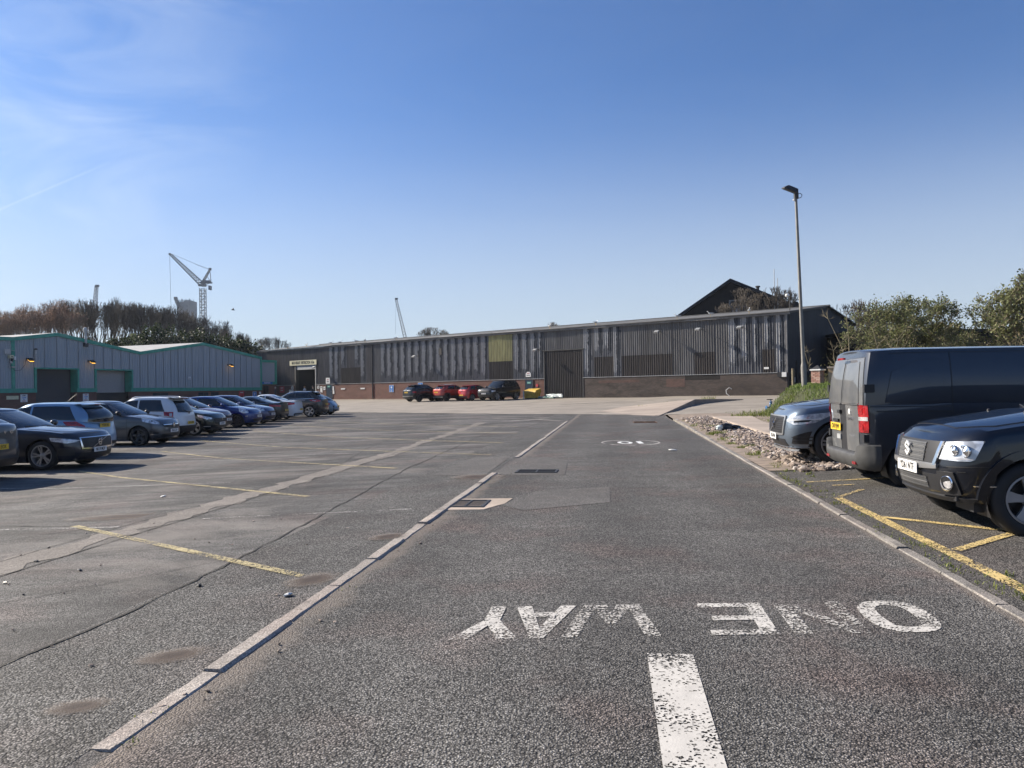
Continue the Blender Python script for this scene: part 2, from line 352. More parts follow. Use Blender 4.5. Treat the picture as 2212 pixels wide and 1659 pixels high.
def cladding(name, col, kind='plain', rough=.55):
    va_ = .05 if kind == 'clean' else .3
    m, nt, p = newmat(name); L = nt.links
    v = coords(nt, scale=(1, 1, .12)); info = nt.nodes.new('ShaderNodeObjectInfo')
    vs = coords(nt, scale=(1, 1, 1))
    # per sheet shift of the noise
    add = nt.nodes.new('ShaderNodeVectorMath'); add.operation = 'ADD'; L.new(v, add.inputs[0])
    cb = nt.nodes.new('ShaderNodeCombineXYZ'); mm = math_(nt, 'MULTIPLY', info.outputs['Random'], 37.0); L.new(mm, cb.inputs[0]); L.new(mm, cb.inputs[1]); L.new(cb.outputs[0], add.inputs[1])
    va = add.outputs[0]
    base = ramp(nt, noise(nt, va, 4, 6, .6), [(.3, tuple(c*(1-va_) for c in col)), (.7, tuple(min(1, c*(1+va_*.66)) for c in col))])
    rv = ramp(nt, info.outputs['Random'], [(0, 1-va_*.6), (1, 1+va_*.5)])
    base = mix(nt, base, rv, 1.0, 'MULTIPLY')
    if kind == 'peel':
        sx = nt.nodes.new('ShaderNodeSeparateXYZ'); t = nt.nodes.new('ShaderNodeTexCoord'); L.new(t.outputs['Object'], sx.inputs[0])
        add2 = nt.nodes.new('ShaderNodeVectorMath'); add2.operation = 'ADD'; L.new(coords(nt, scale=(2.2, 1, .8)), add2.inputs[0]); L.new(cb.outputs[0], add2.inputs[1])
        w = noise(nt, add2.outputs[0], 1.7, 6, .7); w2 = noise(nt, add2.outputs[0], 9, 4, .7)
        x = math_(nt, 'ADD', math_(nt, 'SUBTRACT', 1.08, sx.outputs['X']), math_(nt, 'MULTIPLY', math_(nt, 'SUBTRACT', w, .5), .75))
        x = math_(nt, 'ADD', x, math_(nt, 'MULTIPLY', math_(nt, 'SUBTRACT', w2, .5), .16))
        # white: x .10-.52 ; dark bare sheet .52-.8 ; rest plain paint
        inW = math_(nt, 'MULTIPLY', math_(nt, 'GREATER_THAN', x, .06), math_(nt, 'LESS_THAN', x, .60))
        inD = math_(nt, 'MULTIPLY', math_(nt, 'GREATER_THAN', x, .58), math_(nt, 'LESS_THAN', x, .95))
        zz = math_(nt, 'ADD', sx.outputs['Z'], math_(nt, 'MULTIPLY', math_(nt, 'SUBTRACT', w, .5), 2.6))
        zz = math_(nt, 'ADD', zz, math_(nt, 'MULTIPLY', math_(nt, 'SUBTRACT', info.outputs['Random'], .5), .8))
        up = math_(nt, 'GREATER_THAN', zz, .85)
        fl = ramp(nt, w2, [(.30, (.06, .065, .07)), (.40, (.27, .275, .28)), (.7, (.42, .42, .42))])
        bk = ramp(nt, noise(nt, add2.outputs[0], 14, 4, .7), [(.35, (.018, .022, .03)), (.62, (.05, .055, .065)), (.75, (.22, .22, .22))])
        base = mix(nt, base, bk, math_(nt, 'MULTIPLY', inD, math_(nt, 'GREATER_THAN', zz, .35)))
        st2 = ramp(nt, noise(nt, coords(nt, scale=(15, 1, .35)), 1.0, 5, .7), [(.42, .35), (.56, 1.0)])
        base = mix(nt, base, mix(nt, base, fl, st2), math_(nt, 'MULTIPLY', inW, up))
    else:
        st = ramp(nt, noise(nt, coords(nt, scale=(3, 3, .25)), 3, 5, .7), [(.35, 1-va_*.65), (.6, 1+va_*.25)])
        base = mix(nt, base, st, 1.0, 'MULTIPLY')
    L.new(base, p.inputs['Base Color']); p.inputs['Roughness'].default_value = rough; p.inputs['Specular IOR Level'].default_value = .4
    bump(nt, p, noise(nt, vs, 25, 4), .12, .01); return m
M['clad_grey'] = cladding('weathered_grey_sheet', (.13, .127, .125))
M['clad_dark'] = cladding('dark_grey_sheet', (.09, .085, .085))
M['clad_peel'] = cladding('peeling_painted_sheet', (.115, .118, .128), 'peel')
M['clad_brown'] = cladding('brown_sheet', (.05, .042, .037))
M['clad_yellow'] = cladding('yellow_green_sheet', (.36, .34, .16))
M['clad_green'] = cladding('pale_grey_sheet', (.33, .37, .40), 'clean', .5)
M['clad_navy'] = cladding('navy_sheet', (.018, .023, .033))
M['green_trim'] = simple('green_painted_metal', (.04, .30, .22), .45, 0, .15, 3)
M['roof_grey'] = simple('roof_sheet', (.115, .115, .112), .8, 0, .3, 1.2, .2)
M['roof_pale'] = simple('pale_roof_sheet', (.34, .34, .33), .7, 0, .15, 1.2, .2)
M['gutter'] = simple('gutter', (.17, .165, .16), .6, 0, .3, 2)
M['black'] = simple('black_plastic', (.018, .018, .02), .5, 0, .1, 8)
M['dark_void'] = simple('dark_interior', (.02, .022, .026), .9, 0, 0)
M['navy_door'] = simple('navy_door', (.012, .03, .06), .4, 0, .1)
M['shutter'] = simple('shutter_steel', (.30, .31, .32), .5, .3, .08)
M['shutter_dark'] = simple('dark_shutter', (.045, .05, .06), .7, .0, .3, 30)
M['slate'] = simple('slate_roof', (.018, .019, .022), .75, 0, .3, 3, .3)
M['galv'] = simple('galvanised_steel', (.42, .43, .43), .55, .55, .15, 6)
M['steel_dark'] = simple('dark_steel', (.05, .05, .05), .6, .3, .2)
M['post'] = simple('weathered_post', (.20, .195, .18), .6, .3, .2, 3)
M['white'] = simple('white_paint', (.72, .72, .70), .5, 0, .06)
M['cream'] = simple('cream_sign', (.62, .58, .38), .5, 0, .1)
M['signblack'] = simple('sign_black', (.02, .02, .02), .6, 0, 0)
M['signblue'] = simple('sign_blue', (.03, .17, .50), .45, 0, .05)
M['signred'] = simple('sign_red', (.50, .05, .06), .5, 0, .05)
M['signgreen'] = simple('sign_green', (.08, .38, .32), .5, 0, .05)
M['yellowbox'] = simple('grit_bin_yellow', (.55, .36, .06), .55, 0, .25, 4)
M['tarp'] = simple('tarpaulin_white', (.55, .60, .58), .45, 0, .2, 8)
M['tarpg'] = simple('tarpaulin_green', (.05, .13, .11), .5, 0, .2, 8)
M['bluepipe'] = simple('blue_cast_iron', (.04, .13, .30), .45, .1, .3, 12)
M['bag'] = simple('black_bag', (.015, .015, .017), .35, 0, .2, 10, .6)
M['barkA'] = simple('bark_grey', (.085, .070, .055), .9, 0, .3, 3)
M['barkB'] = simple('bark_brown', (.17, .125, .095), .9, 0, .3, 3)
M['barkC'] = simple('bark_pale', (.20, .17, .11), .9, 0, .3, 3)
def leafmat(name, lo, hi, tr=.25):
    m, nt, p = newmat(name); L = nt.links
    f = noise(nt, coords(nt), 1.6, 5, .7); g = nt.nodes.new('ShaderNodeNewGeometry')
    c = ramp(nt, math_(nt, 'ADD', math_(nt, 'MULTIPLY', f, .55), math_(nt, 'MULTIPLY', g.outputs['Random Per Island'], .45)), [(.25, lo), (.75, hi)])
    L.new(c, p.inputs['Base Color']); p.inputs['Roughness'].default_value = .6; p.inputs['Specular IOR Level'].default_value = .3
    t = nt.nodes.new('ShaderNodeBsdfTranslucent'); L.new(c, t.inputs['Color']); ms = nt.nodes.new('ShaderNodeMixShader'); ms.inputs[0].default_value = tr
    L.new(p.outputs[0], ms.inputs[1]); L.new(t.outputs[0], ms.inputs[2]); L.new(ms.outputs[0], nt.nodes['Material Output'].inputs['Surface']); return m
M['leaf_bush'] = leafmat('bush_leaves', (.05, .065, .025), (.17, .19, .08))
M['leaf_willow'] = leafmat('willow_leaves', (.09, .10, .04), (.25, .27, .12), .35)
M['leaf_olive'] = leafmat('olive_leaves', (.05, .055, .02), (.16, .15, .06))
M['leaf_orange'] = leafmat('russet_buds', (.24, .14, .09), (.46, .30, .21))
M['leaf_green'] = leafmat('ivy_leaves', (.015, .025, .01), (.05, .07, .02))
M['grass'] = leafmat('grass_blades', (.08, .13, .025), (.24, .30, .08), .3)
M['weed'] = leafmat('weed_leaves', (.10, .13, .03), (.26, .28, .08), .3)
M['rust'] = simple('rusty_iron', (.13, .07, .045), .9, 0, .3, 15)
def stonemat():
    m, nt, p = newmat('broken_concrete'); g = nt.nodes.new('ShaderNodeNewGeometry'); v = coords(nt)
    c = ramp(nt, g.outputs['Random Per Island'], [(0, (.10, .08, .065)), (.25, (.22, .17, .14)), (.6, (.36, .29, .24)), (.85, (.46, .38, .33)), (1, (.52, .48, .44))])
    c = mix(nt, c, ramp(nt, noise(nt, v, 25, 4), [(.3, .75), (.7, 1.1)]), 1.0, 'MULTIPLY')
    c = mix(nt, c, ramp(nt, noise(nt, v, 1.3, 5, .7), [(.35, .62), (.65, 1.08)]), 1.0, 'MULTIPLY')
    nt.links.new(c, p.inputs['Base Color']); p.inputs['Roughness'].default_value = .95; bump(nt, p, noise(nt, v, 60, 4), .5, .006); return m
M['stone'] = stonemat()
M['rubber'] = simple('tyre_rubber', (.017, .017, .018), .75, 0, .2, 10)
M['alloy'] = simple('alloy', (.42, .42, .43), .35, .8, .1)
M['alloy_dark'] = simple('dark_alloy', (.05, .05, .055), .35, .6, .1)
M['chrome'] = simple('chrome', (.75, .75, .76), .12, 1, 0)
M['satin'] = simple('satin_silver', (.5, .5, .5), .3, .8, .05)
def glassmat():
    m, nt, p = newmat('car_glass'); p.inputs['Base Color'].default_value = (.014, .018, .022, 1); p.inputs['Roughness'].default_value = .05
    p.inputs['IOR'].default_value = 1.5; p.inputs['Specular IOR Level'].default_value = .7
    bump(nt, p, noise(nt, coords(nt), 1.3, 2), .02, .05); return m
M['glass'] = glassmat()
def lampmat(name, col, rough=.08, inner=.5):
    m, nt, p = newmat(name); v = coords(nt)
    w = noise(nt, v, 14, 3, .5, .5)
    nt.links.new(ramp(nt, w, [(.35, tuple(c*inner for c in col)), (.62, col)]), p.inputs['Base Color'])
    p.inputs['Roughness'].default_value = rough+.15; p.inputs['Metallic'].default_value = .3; p.inputs['Coat Weight'].default_value = 1; p.inputs['Coat Roughness'].default_value = .03
    return m
M['headlamp'] = lampmat('headlamp_lens', (.80, .83, .87), .08, .45)
M['lamp_red'] = lampmat('tail_lamp_lens', (.50, .01, .015), .08, .45)
M['lamp_clear'] = lampmat('clear_lamp_lens', (.62, .60, .60), .08, .6)
M['plate_w'] = simple('plate_white', (.78, .78, .76), .35, 0, 0)
M['plate_y'] = simple('plate_yellow', (.75, .50, .04), .35, 0, 0)
M['plate_t'] = simple('plate_black', (.01, .01, .01), .5, 0, 0)
def carpaint(name, col, metal=.35, dust=.10, rough=.35):
    m, nt, p = newmat(name); v = coords(nt)
    d = ramp(nt, noise(nt, v, 2.2, 6, .65), [(.35, 0.0), (.75, dust*.35)])
    nt.links.new(mix(nt, col, (.30, .28, .25), d), p.inputs['Base Color'])
    p.inputs['Metallic'].default_value = metal; p.inputs['Roughness'].default_value = rough; p.inputs['Specular IOR Level'].default_value = .2
    p.inputs['Coat Weight'].default_value = 1; p.inputs['Coat Roughness'].default_value = .04
    return m
def emis(name, col, st):
    m, nt, p = newmat(name); p.inputs['Base Color'].default_value = (*col, 1); p.inputs['Emission Color'].default_value = (*col, 1); p.inputs['Emission Strength'].default_value = st
    return m
M['amber'] = emis('sodium_lamp', (1.0, .48, .06), 1.6)
# ================================================================== SETTING
def u_at_d(v, d):
    # u where the line at v meets distance d from the long wall
    x0, y0 = xy(0, v); dx, dy = math.sin(A), math.cos(A)
    return ((d - wd(x0, y0)) / (dx*WN[0]+dy*WN[1]))
def sheet(name, mat, v0, v1, nv, u0, u1, nu, dz, parent=None, kind='structure', jit=0.0):
    b = MB(); rows = []; rr = random.Random(len(name)+int(abs(v0)*10))
    for i in range(nu+1):
        row = []
        for j in range(nv+1):
            v = v0+(v1-v0)*j/nv
            a = u0(v) if callable(u0) else u0; c = u1(v) if callable(u1) else u1
            u = a+(c-a)*i/nu
            if jit: 
                if j in (0, nv): v += rr.uniform(-jit, jit)
            x, y = xy(u, v); hx_, hy_ = xy(u, min(max(v, min(v0, v1)+.002), max(v0, v1)-.002)); row.append((x, y, H(hx_, hy_)+dz))
        rows.append(row)
    b.grid(rows); b.f = [f[::-1] for f in b.f]
    o = b.build(name, mat, parent, True, 60)
    if kind: o['kind'] = kind
    return o
# base ground to the horizon
def ground():
    b = MB(); xs = [-3000, -800, -300, -160]+list(range(-120, 121, 8))+[160, 300, 800, 3000]; ys = [-600, -100, -30]+list(range(-12, 133, 8))+[180, 300, 800, 4000]
    b.grid([[(x, y, H(x, y)-.35) for x in xs] for y in ys]); b.f = [f for f in b.f]
    o = b.build('ground', M['earth'], None, True, 60); o['kind'] = 'structure'
ground()
uE = lambda v: u_at_d(v, 24.2)
road = sheet('road', M['road'], -2.125, 2.50, 10, -8, uE, 60, 0.0)
park = sheet('car_park', M['lot'], -75, -3.5, 40, -12, lambda v: max(-11, uE(v)), 60, 0.0)
strip = sheet('car_park_edge', M['strip'], -3.5, -2.226, 4, -8, uE, 60, 0.0)
bay = sheet('parking_bays', M['bay'], 2.61, 22, 110, -8, 13.9, 24, 0.0)
# concrete apron in front of the long building (frame of the wall)
def wallxy(s, d): return WP[0]-.786*s+WN[0]*d, WP[1]+.619*s+WN[1]*d
def apron():
    b = MB(); ss = [-15.5+2.5*i for i in range(49)]; dd = [24.2-i*1.1 for i in range(22)]+[0.0, -.2]
    b.grid([[(*wallxy(s, d), H(*wallxy(s, d))+.004) for s in ss] for d in dd])
    b.f = [f[::-1] for f in b.f]
    rr = random.Random(3)
    o = b.build('concrete_apron', M['apron'], None, True, 60); o['kind'] = 'structure'; return o
apron_o = apron()
def strip_poly(name, pts, mat, parent, dz=.004, w=None, jit=.0, kind=None, seed=1, step=.35):
    """ribbon along a polyline in (u,v); w may be a number or (w0,w1)"""
    rr = random.Random(seed); P = []
    for (a, b_) in zip(pts[:-1], pts[1:]):
        L_ = math.hypot(b_[0]-a[0], b_[1]-a[1]); n = max(1, int(L_/step))
        for i in range(n): P.append((a[0]+(b_[0]-a[0])*i/n, a[1]+(b_[1]-a[1])*i/n))
    P.append(pts[-1]); rows = []; off = 0
    for i, p in enumerate(P):
        q0 = P[max(0, i-1)]; q1 = P[min(len(P)-1, i+1)]; du, dv = q1[0]-q0[0], q1[1]-q0[1]; L_ = math.hypot(du, dv) or 1
        nu_, nv_ = -dv/L_, du/L_; off = off*.7+rr.uniform(-jit, jit); ww = w*(1+(rr.uniform(-.6, .5) if jit else 0)) if not isinstance(w, tuple) else w[0]+(w[1]-w[0])*i/len(P)
        row = []
        for sg in (-.5, .5):
            x, y = xy(p[0]+nu_*(off+sg*ww), p[1]+nv_*(off+sg*ww)); row.append((x, y, H(x, y)+dz))
        rows.append(row)
    b = MB(); b.grid(rows); b.f = [f[::-1] for f in b.f]
    # make sure faces look up
    o = b.build(name, mat, parent); 
    me = o.data
    if me.polygons[0].normal.z < 0: me.flip_normals()
    if kind: o['kind'] = kind
    return o
def flat_poly(name, pts, mat, parent, dz=.004):
    b = MB(); P = [(*xy(u, v), 0) for u, v in pts]; P = [(x, y, H(x, y)+dz) for x, y, _ in P]
    b.add(P, [tuple(range(len(P)))]); o = b.build(name, mat, parent)
    if o.data.polygons[0].normal.z < 0: o.data.flip_normals()
    return o
fill = sheet('kerb_bed', M['patchA'], -2.26, -2.10, 4, -8, uE, 60, -.002)
# trench repair band and cracks in the car park
strip_poly('repair_band', [(-4, -5.5), (6.4, -5.68), (20, -5.75), (35.9, -6.3)], M['trench'], park, .004, .42, .05, seed=5, step=.25)
for sd_, pts, w_ in [(11, [(2.0, -3.62), (4.6, -3.42), (8.0, -3.55), (11.4, -3.85), (15, -4.15), (22, -4.4), (33, -4.8)], .035),
                     (12, [(-2, -5.27), (6, -5.42), (14, -5.48), (28, -5.8)], .03), (13, [(0, -5.74), (6.4, -5.93), (12, -5.95), (20, -6.0)], .022),
                     (14, [(3.5, -6.0), (6.6, -3.6)], .018), (15, [(8.6, -6.1), (9.2, -10), (8.8, -15)], .03), (16, [(11.2, -6.1), (11.6, -11), (12.4, -16)], .02),
                     (17, [(14.5, -4.2), (14.9, -2.4)], .03), (18, [(16, -6), (22, -7.2), (33, -8.5)], .025), (19, [(6.5, -8), (11, -8.4), (17, -9.5)], .02),
                     (20, [(4.4, -7.4), (7.6, -7.0), (9.0, -6.1)], .02)]:
    strip_poly('crack', pts, M['crack'], park, .006, w_*.6, .022, seed=sd_, step=.16)
# soil and dust drifted against the left kerb
flat_poly('repair_patch', [(9.9, -1.55), (9.45, -1.15), (10.15, -.1), (11.75, -.12), (11.2, -1.2), (10.4, -1.25)], M['patchA'], road, .004)
flat_poly('repair_patch', [(13.5, -3.3), (13.3, -2.3), (16.9, -2.35), (17.0, -3.2)], M['patchA'], strip, .004)
flat_poly('repair_patch', [(13.4, -2.15), (13.3, -.9), (15.6, -1.0), (16.8, -1.5), (16.6, -2.15)], M['patchA'], road, .004)

for (x, y, sx_, sy_, rz_) in [(-1.97, 4.42, .26, .16, .5), (-2.12, 3.72, .20, .12, .3), (-1.62, 6.15, .34, .22, 1.0), (-.62, 13.2, .6, .5, 0), (-5.2, 10.2, .9, .35, .2), (-1.3, 7.9, .3, .2, .8)]:
    b = MB(); b.grid([[((i-3)/3, (j-3)/3, 0) for i in range(7)] for j in range(7)]); o = b.build('damp_hollow', M['hollow'], park if x > -2.3 or y > 4 else park); o.location = (x, y, H(x, y)+.008); o.scale = (sx_, sy_, 1); o.rotation_euler = (0, 0, rz_)
    if o.data.polygons[0].normal.z < 0: o.data.flip_normals()
# ---- yellow bay lines, left (diagonal herringbone)
for i, (a, b_) in enumerate([((8.75, -6.7), (6.0, -2.56)), ((16.2, -12.3), (11.0, -4.6)), ((21.5, -13.6), (15.0, -4.4)), ((26.0, -15), (17.6, -2.9)), ((31.5, -15.6), (21.6, -3.2)), ((36, -16), (26.2, -3.4)), ((41, -17), (31, -4.0)), ((10.6, -11.6), (9.1, -9.4))]):
    strip_poly('bay_line', [a, b_], M['yellow_lot'], park, .008, .10, 0, seed=50+i)
for i, (a, b_) in enumerate([((8.5, -13), (8.6, -6.0)), ((9.1, -5.2), (9.5, -2.6)), ((13.0, -12.5), (13.2, -7)), ((19, -15), (19.5, -7)), ((24.2, -14), (24.8, -6)), ((29, -16), (30, -7)), ((34, -15), (35.0, -5)), ((38, -17), (39.0, -7)), ((42.5, -17), (43.2, -9))]):
    strip_poly('bay_line', [a, b_], M['white_lot'], park, .008, .08, 0, seed=70+i)
# ---- right bays
for i, (a, b_, w_) in enumerate([((-2, 2.84), (5.84, 2.87), .11), ((5.84, 2.87), (10.6, 2.86), .11), ((12.26, 2.86), (12.2, 6.5), .09), ((9.07, 2.9), (7.93, 3.78), .09), ((7.27, 2.95), (7.88, 3.72), .10), ((10.65, 2.9), (11.2, 3.35), .08), ((11.75, 3.1), (11.72, 3.4), .06), ((1.6, 2.9), (2.6, 4.2), .1)]):
    strip_poly('bay_line', [a, b_], M['yellow_worn'], bay, .010, w_, 0, seed=90+i, step=.3)

# ---- lettering on the road, painted to be read from the far side
def glyph(ch):
    t = .24
    if ch == 'N': return [[(0, 0), (t, 0), (t, 1), (0, 1)], [(1-t, 0), (1, 0), (1, 1), (1-t, 1)], [(t, 1), (t, .72), (1-t, 0), (1-t, .28)]]
    if ch == 'E': return [[(0, 0), (t, 0), (t, 1), (0, 1)], [(t, 0), (1, 0), (1, .14), (t, .14)], [(t, .43), (.85, .43), (.85, .57), (t, .57)], [(t, .86), (.95, .86), (.95, 1), (t, 1)]]
    if ch == 'W': return [[(0, 1), (.16, 1), (.33, 0), (.19, 0)], [(.33, 0), (.45, .0), (.55, .62), (.45, .62), (.30, .12)], [(.45, .62), (.55, .62), (.70, .12), (.67, 0), (.55, 0)], [(.84, 1), (1, 1), (.81, 0), (.67, 0)]]
    if ch == 'A': return [[(0, 0), (.26, 0), (.60, 1), (.40, 1)], [(.74, 0), (1, 0), (.60, 1), (.47, .8)], [(.27, .22), (.73, .22), (.68, .37), (.32, .37)]]
    if ch == 'Y': return [[(0, 1), (.30, 1), (.62, .45), (.38, .45)], [(.72, 1), (1, 1), (.62, .45), (.44, .45)], [(.38, 0), (.62, 0), (.62, .45), (.38, .45)]]
    if ch == 'O':
        out = []; n = 28
        for i in range(n):
            a, b_ = 2*math.pi*i/n, 2*math.pi*(i+1)/n
            q = lambda a, k, l: (.5+.5*k*math.copysign(abs(math.cos(a))**.75, math.cos(a)), .5+.5*l*math.copysign(abs(math.sin(a))**.75, math.sin(a)))
            out.append([q(a, 1, 1), q(b_, 1, 1), q(b_, .48, .70), q(a, .48, .70)])
        return out
for ch, w0, w1, mt in [('O', 2.24, 2.68, 'white_worn'), ('N', 1.72, 2.18, 'white_worn2'), ('E', 1.20, 1.63, 'white_worn'), ('W', .31, .92, 'white_worn2'), ('A', -.04, .37, 'white_worn'), ('Y', -.37, .05, 'white_worn')]:
    b = MB()
    for poly in glyph(ch):
        P = []
        for gx, gy in poly:
            Y = 5.31-gy*.68; w = w1-gx*(w1-w0); X = w+.135*(Y-4.95); P.append((X, Y, H(X, Y)+.004+.0007*glyph(ch).index(poly)*(ch != 'O')))
        b.add(P, [tuple(range(len(P)))[::-1]])
    o = b.build('painted_letter', M[mt], road)
    for pl in o.data.polygons: pass
    me = o.data; 
    import bmesh as _bm
    bm = _bm.new(); bm.from_mesh(me)
    for f in bm.faces:
        f.normal_update()
        if f.normal.z < 0: f.normal_flip()
    bm.to_mesh(me); bm.free()
    tag(o, 'worn white letter %s of ONE WAY painted on the road' % ch)
tag(strip_poly('painted_dash', [(.5, .30), (4.40, .275)], M['white_worn'], road, .004, (.24, .255), 0), 'worn white centre dash')
def roundel():
    b = MB(); n = 40
    for i in range(n):
        if i in (7, 8, 22, 23, 30): continue
        a, c = 2*math.pi*i/n, 2*math.pi*(i+1)/n
        q = lambda a, k: (3.2+.79*(k)*math.cos(a), 20.95+1.05*(1-(1-k)*1.6)*math.sin(a), .004)
        b.quad(q(a, 1), q(c, 1), q(c, .93), q(a, .93))
    o = b.build('speed_roundel', M['white_worn'], road); 
    b = MB()
    for i in range(20):
        a, c = 2*math.pi*i/20, 2*math.pi*(i+1)/20
        q = lambda a, k, l: (3.05+.20*k*math.cos(a), 20.95+.46*l*math.sin(a), .004)
        b.quad(q(a, 1, 1), q(c, 1, 1), q(c, .5, .72), q(a, .5, .72))
    o2 = b.build('painted_figure', M['white'], road)
    b = MB(); b.quad((3.36, 20.5, .004), (3.50, 20.5, .004), (3.54, 21.35, .004), (3.40, 21.35, .004)); o3 = b.build('painted_figure', M['white'], road)
    for o_ in (o, o2, o3):
        if o_.data.polygons[0].normal.z < 0: o_.data.flip_normals()
roundel()

# ---- kerbs: stones one by one
def kerb(name, v0, v1, top, runs, seed, matn='kerb', depth=.12, label=None):
    e = bpy.data.objects.new(name, None); COL.objects.link(e); e['kind'] = 'structure'
    rr = random.Random(seed)
    for (a, c, ln, fv) in runs:
        u = a
        while u < c-.1:
            l_ = min(ln, c-u); b = MB(); g = .012
            dv = fv(u) if fv else 0; t = rr.uniform(-.008, .008); tw = rr.uniform(-.012, .012)
            ch = .012; pr = [(v0, -depth), (v0, top-ch), (v0+ch, top), (v1-ch*1.6, top), (v1, top-ch*1.6), (v1, -depth)]
            rows = []
            for k in range(7):
                uu = u+g+(l_-2*g)*k/6; row = []
                for (v, z) in pr:
                    x, y = xy(uu, v+dv+tw*(k/6-.5)+(rr.uniform(-.004, .004) if z > 0 else 0)); row.append((x, y, H(*xy(uu, v0 if v0 > 0 else v1))*0 + z + t + H(*xy(uu, (v0+v1)/2)) + (rr.uniform(-.003, .003) if z > 0 else 0)))
                rows.append(row)
            b.grid(rows); b.add(rows[0], [tuple(range(6))]); b.add(rows[-1], [tuple(range(6))[::-1]])
            b.f = [f[::-1] for f in b.f]
            b.build('kerb_stone', M[matn], e, True, 30); u += l_
    return e
kerb('kerb', -2.24, -2.118, .014, [(2.98, 13.6, .91, None), (16.75, 35.2, .91, lambda u: -(u-16.75)*.003)], 1)
kerb('kerb_edging', 2.50, 2.61, .016, [(1.0, 37.5, .91, lambda u: max(0, u-14)*.008)], 2, 'edging')
# end return of the left kerb running back towards the lot
b = MB()
strip_poly('kerb_return', [(35.2, -2.5), (38.5, -4.6), (40.2, -6.5)], M['kerb'], None, .02, .16, 0, kind='structure')
strip_poly('painted_hatching', [(38.0, -3.4), (36.6, -5.2)], M['white_lot'], park, .008, .9, 0)

# ---- gullies
def grate(name, label, cx, cy, w, l, rz, collar=None, nb=6, col='steel_dark'):
    t = thing(name, label, 'drain', (cx, cy, H(cx, cy)), rz)
    b = MB(); fr = .04
    for (x0, x1, y0, y1) in [(-w/2, w/2, -l/2, -l/2+fr), (-w/2, w/2, l/2-fr, l/2), (-w/2, -w/2+fr, -l/2+fr, l/2-fr), (w/2-fr, w/2, -l/2+fr, l/2-fr), (-.012, .012, -l/2+fr, l/2-fr)]:
        b.box(x0, x1, y0, y1, -.02, .016)
    b.build('frame', M[col], t)
    b = MB(); b.quad((-w/2, -l/2, .006), (w/2, -l/2, .006), (w/2, l/2, .006), (-w/2, l/2, .006)); b.build('sump', M['dirt'], t)
    for side in (-1, 1):
        for k in range(nb):
            y = -l/2+fr+(l-2*fr)*(k+.5)/nb; b = MB(); b.box(side*.014 if side > 0 else -w/2+fr, w/2-fr if side > 0 else -.014, y-.012, y+.012, .007, .013); b.build('bar', M[col], t)
    if collar:
        b = MB(); b.prism([(x, y, -.02) for x, y in collar], (0, 0, .026)); b.build('collar', M['kerbp'], t)
    return t
grate('gully_grate', 'iron gully grate set in a pale concrete collar beside the left kerb', *xy(9.95, -1.95), .50, .62, -R(7.7), [(-.27, -.52), (.28, -.46), (.48, .05), (.52, .52), (.0, .46), (-.24, .44)], 6)
grate('gully_grate', 'sunken iron gully grate in broken asphalt by the gap in the left kerb', *xy(13.9, -1.45), .75, .5, -R(7.7), None, 5)
grate('gully_grate', 'rusty gully grate far up the road before the concrete apron', *xy(33.4, 1.2), 1.0, 1.3, -R(7.7), None, 6, 'rust')

# ================================================================== FOOTPATH, RUBBLE, MOUND
def slab(name, pts, z0, z1, mat, label=None, cat=None):
    b = MB(); P = [xy(u, v) for u, v in pts]; n = len(P)
    b.add([(x, y, H(x, y)+z0) for x, y in P]+[(x, y, H(x, y)+z1) for x, y in P], [tuple(range(n, 2*n)), tuple(range(n))[::-1]]+[(i, (i+1) % n, n+(i+1) % n, n+i) for i in range(n)])
    o = b.build(name, mat); o['kind'] = 'structure'; return o
slab('footpath', [(13.9, 4.28), (13.9, 5.35), (24, 5.3), (30, 5.45), (35.6, 6.0), (35.6, 4.28)], -.2, .05, M['path'])
slab('footpath_edging', [(13.9, 4.16), (13.9, 4.27), (35.6, 4.27), (35.6, 4.16)], -.2, .075, M['kerbp'])
sheet('rubble_bed', M['dirt'], 2.62, 4.16, 6, 13.9, lambda v: uE(v)+.1, 30, .012)
sheet('verge', M['dirt'], 4.1, 40, 40, 13.9, lambda v: max(14.2, u_at_d(v, 24.1)), 30, .01)
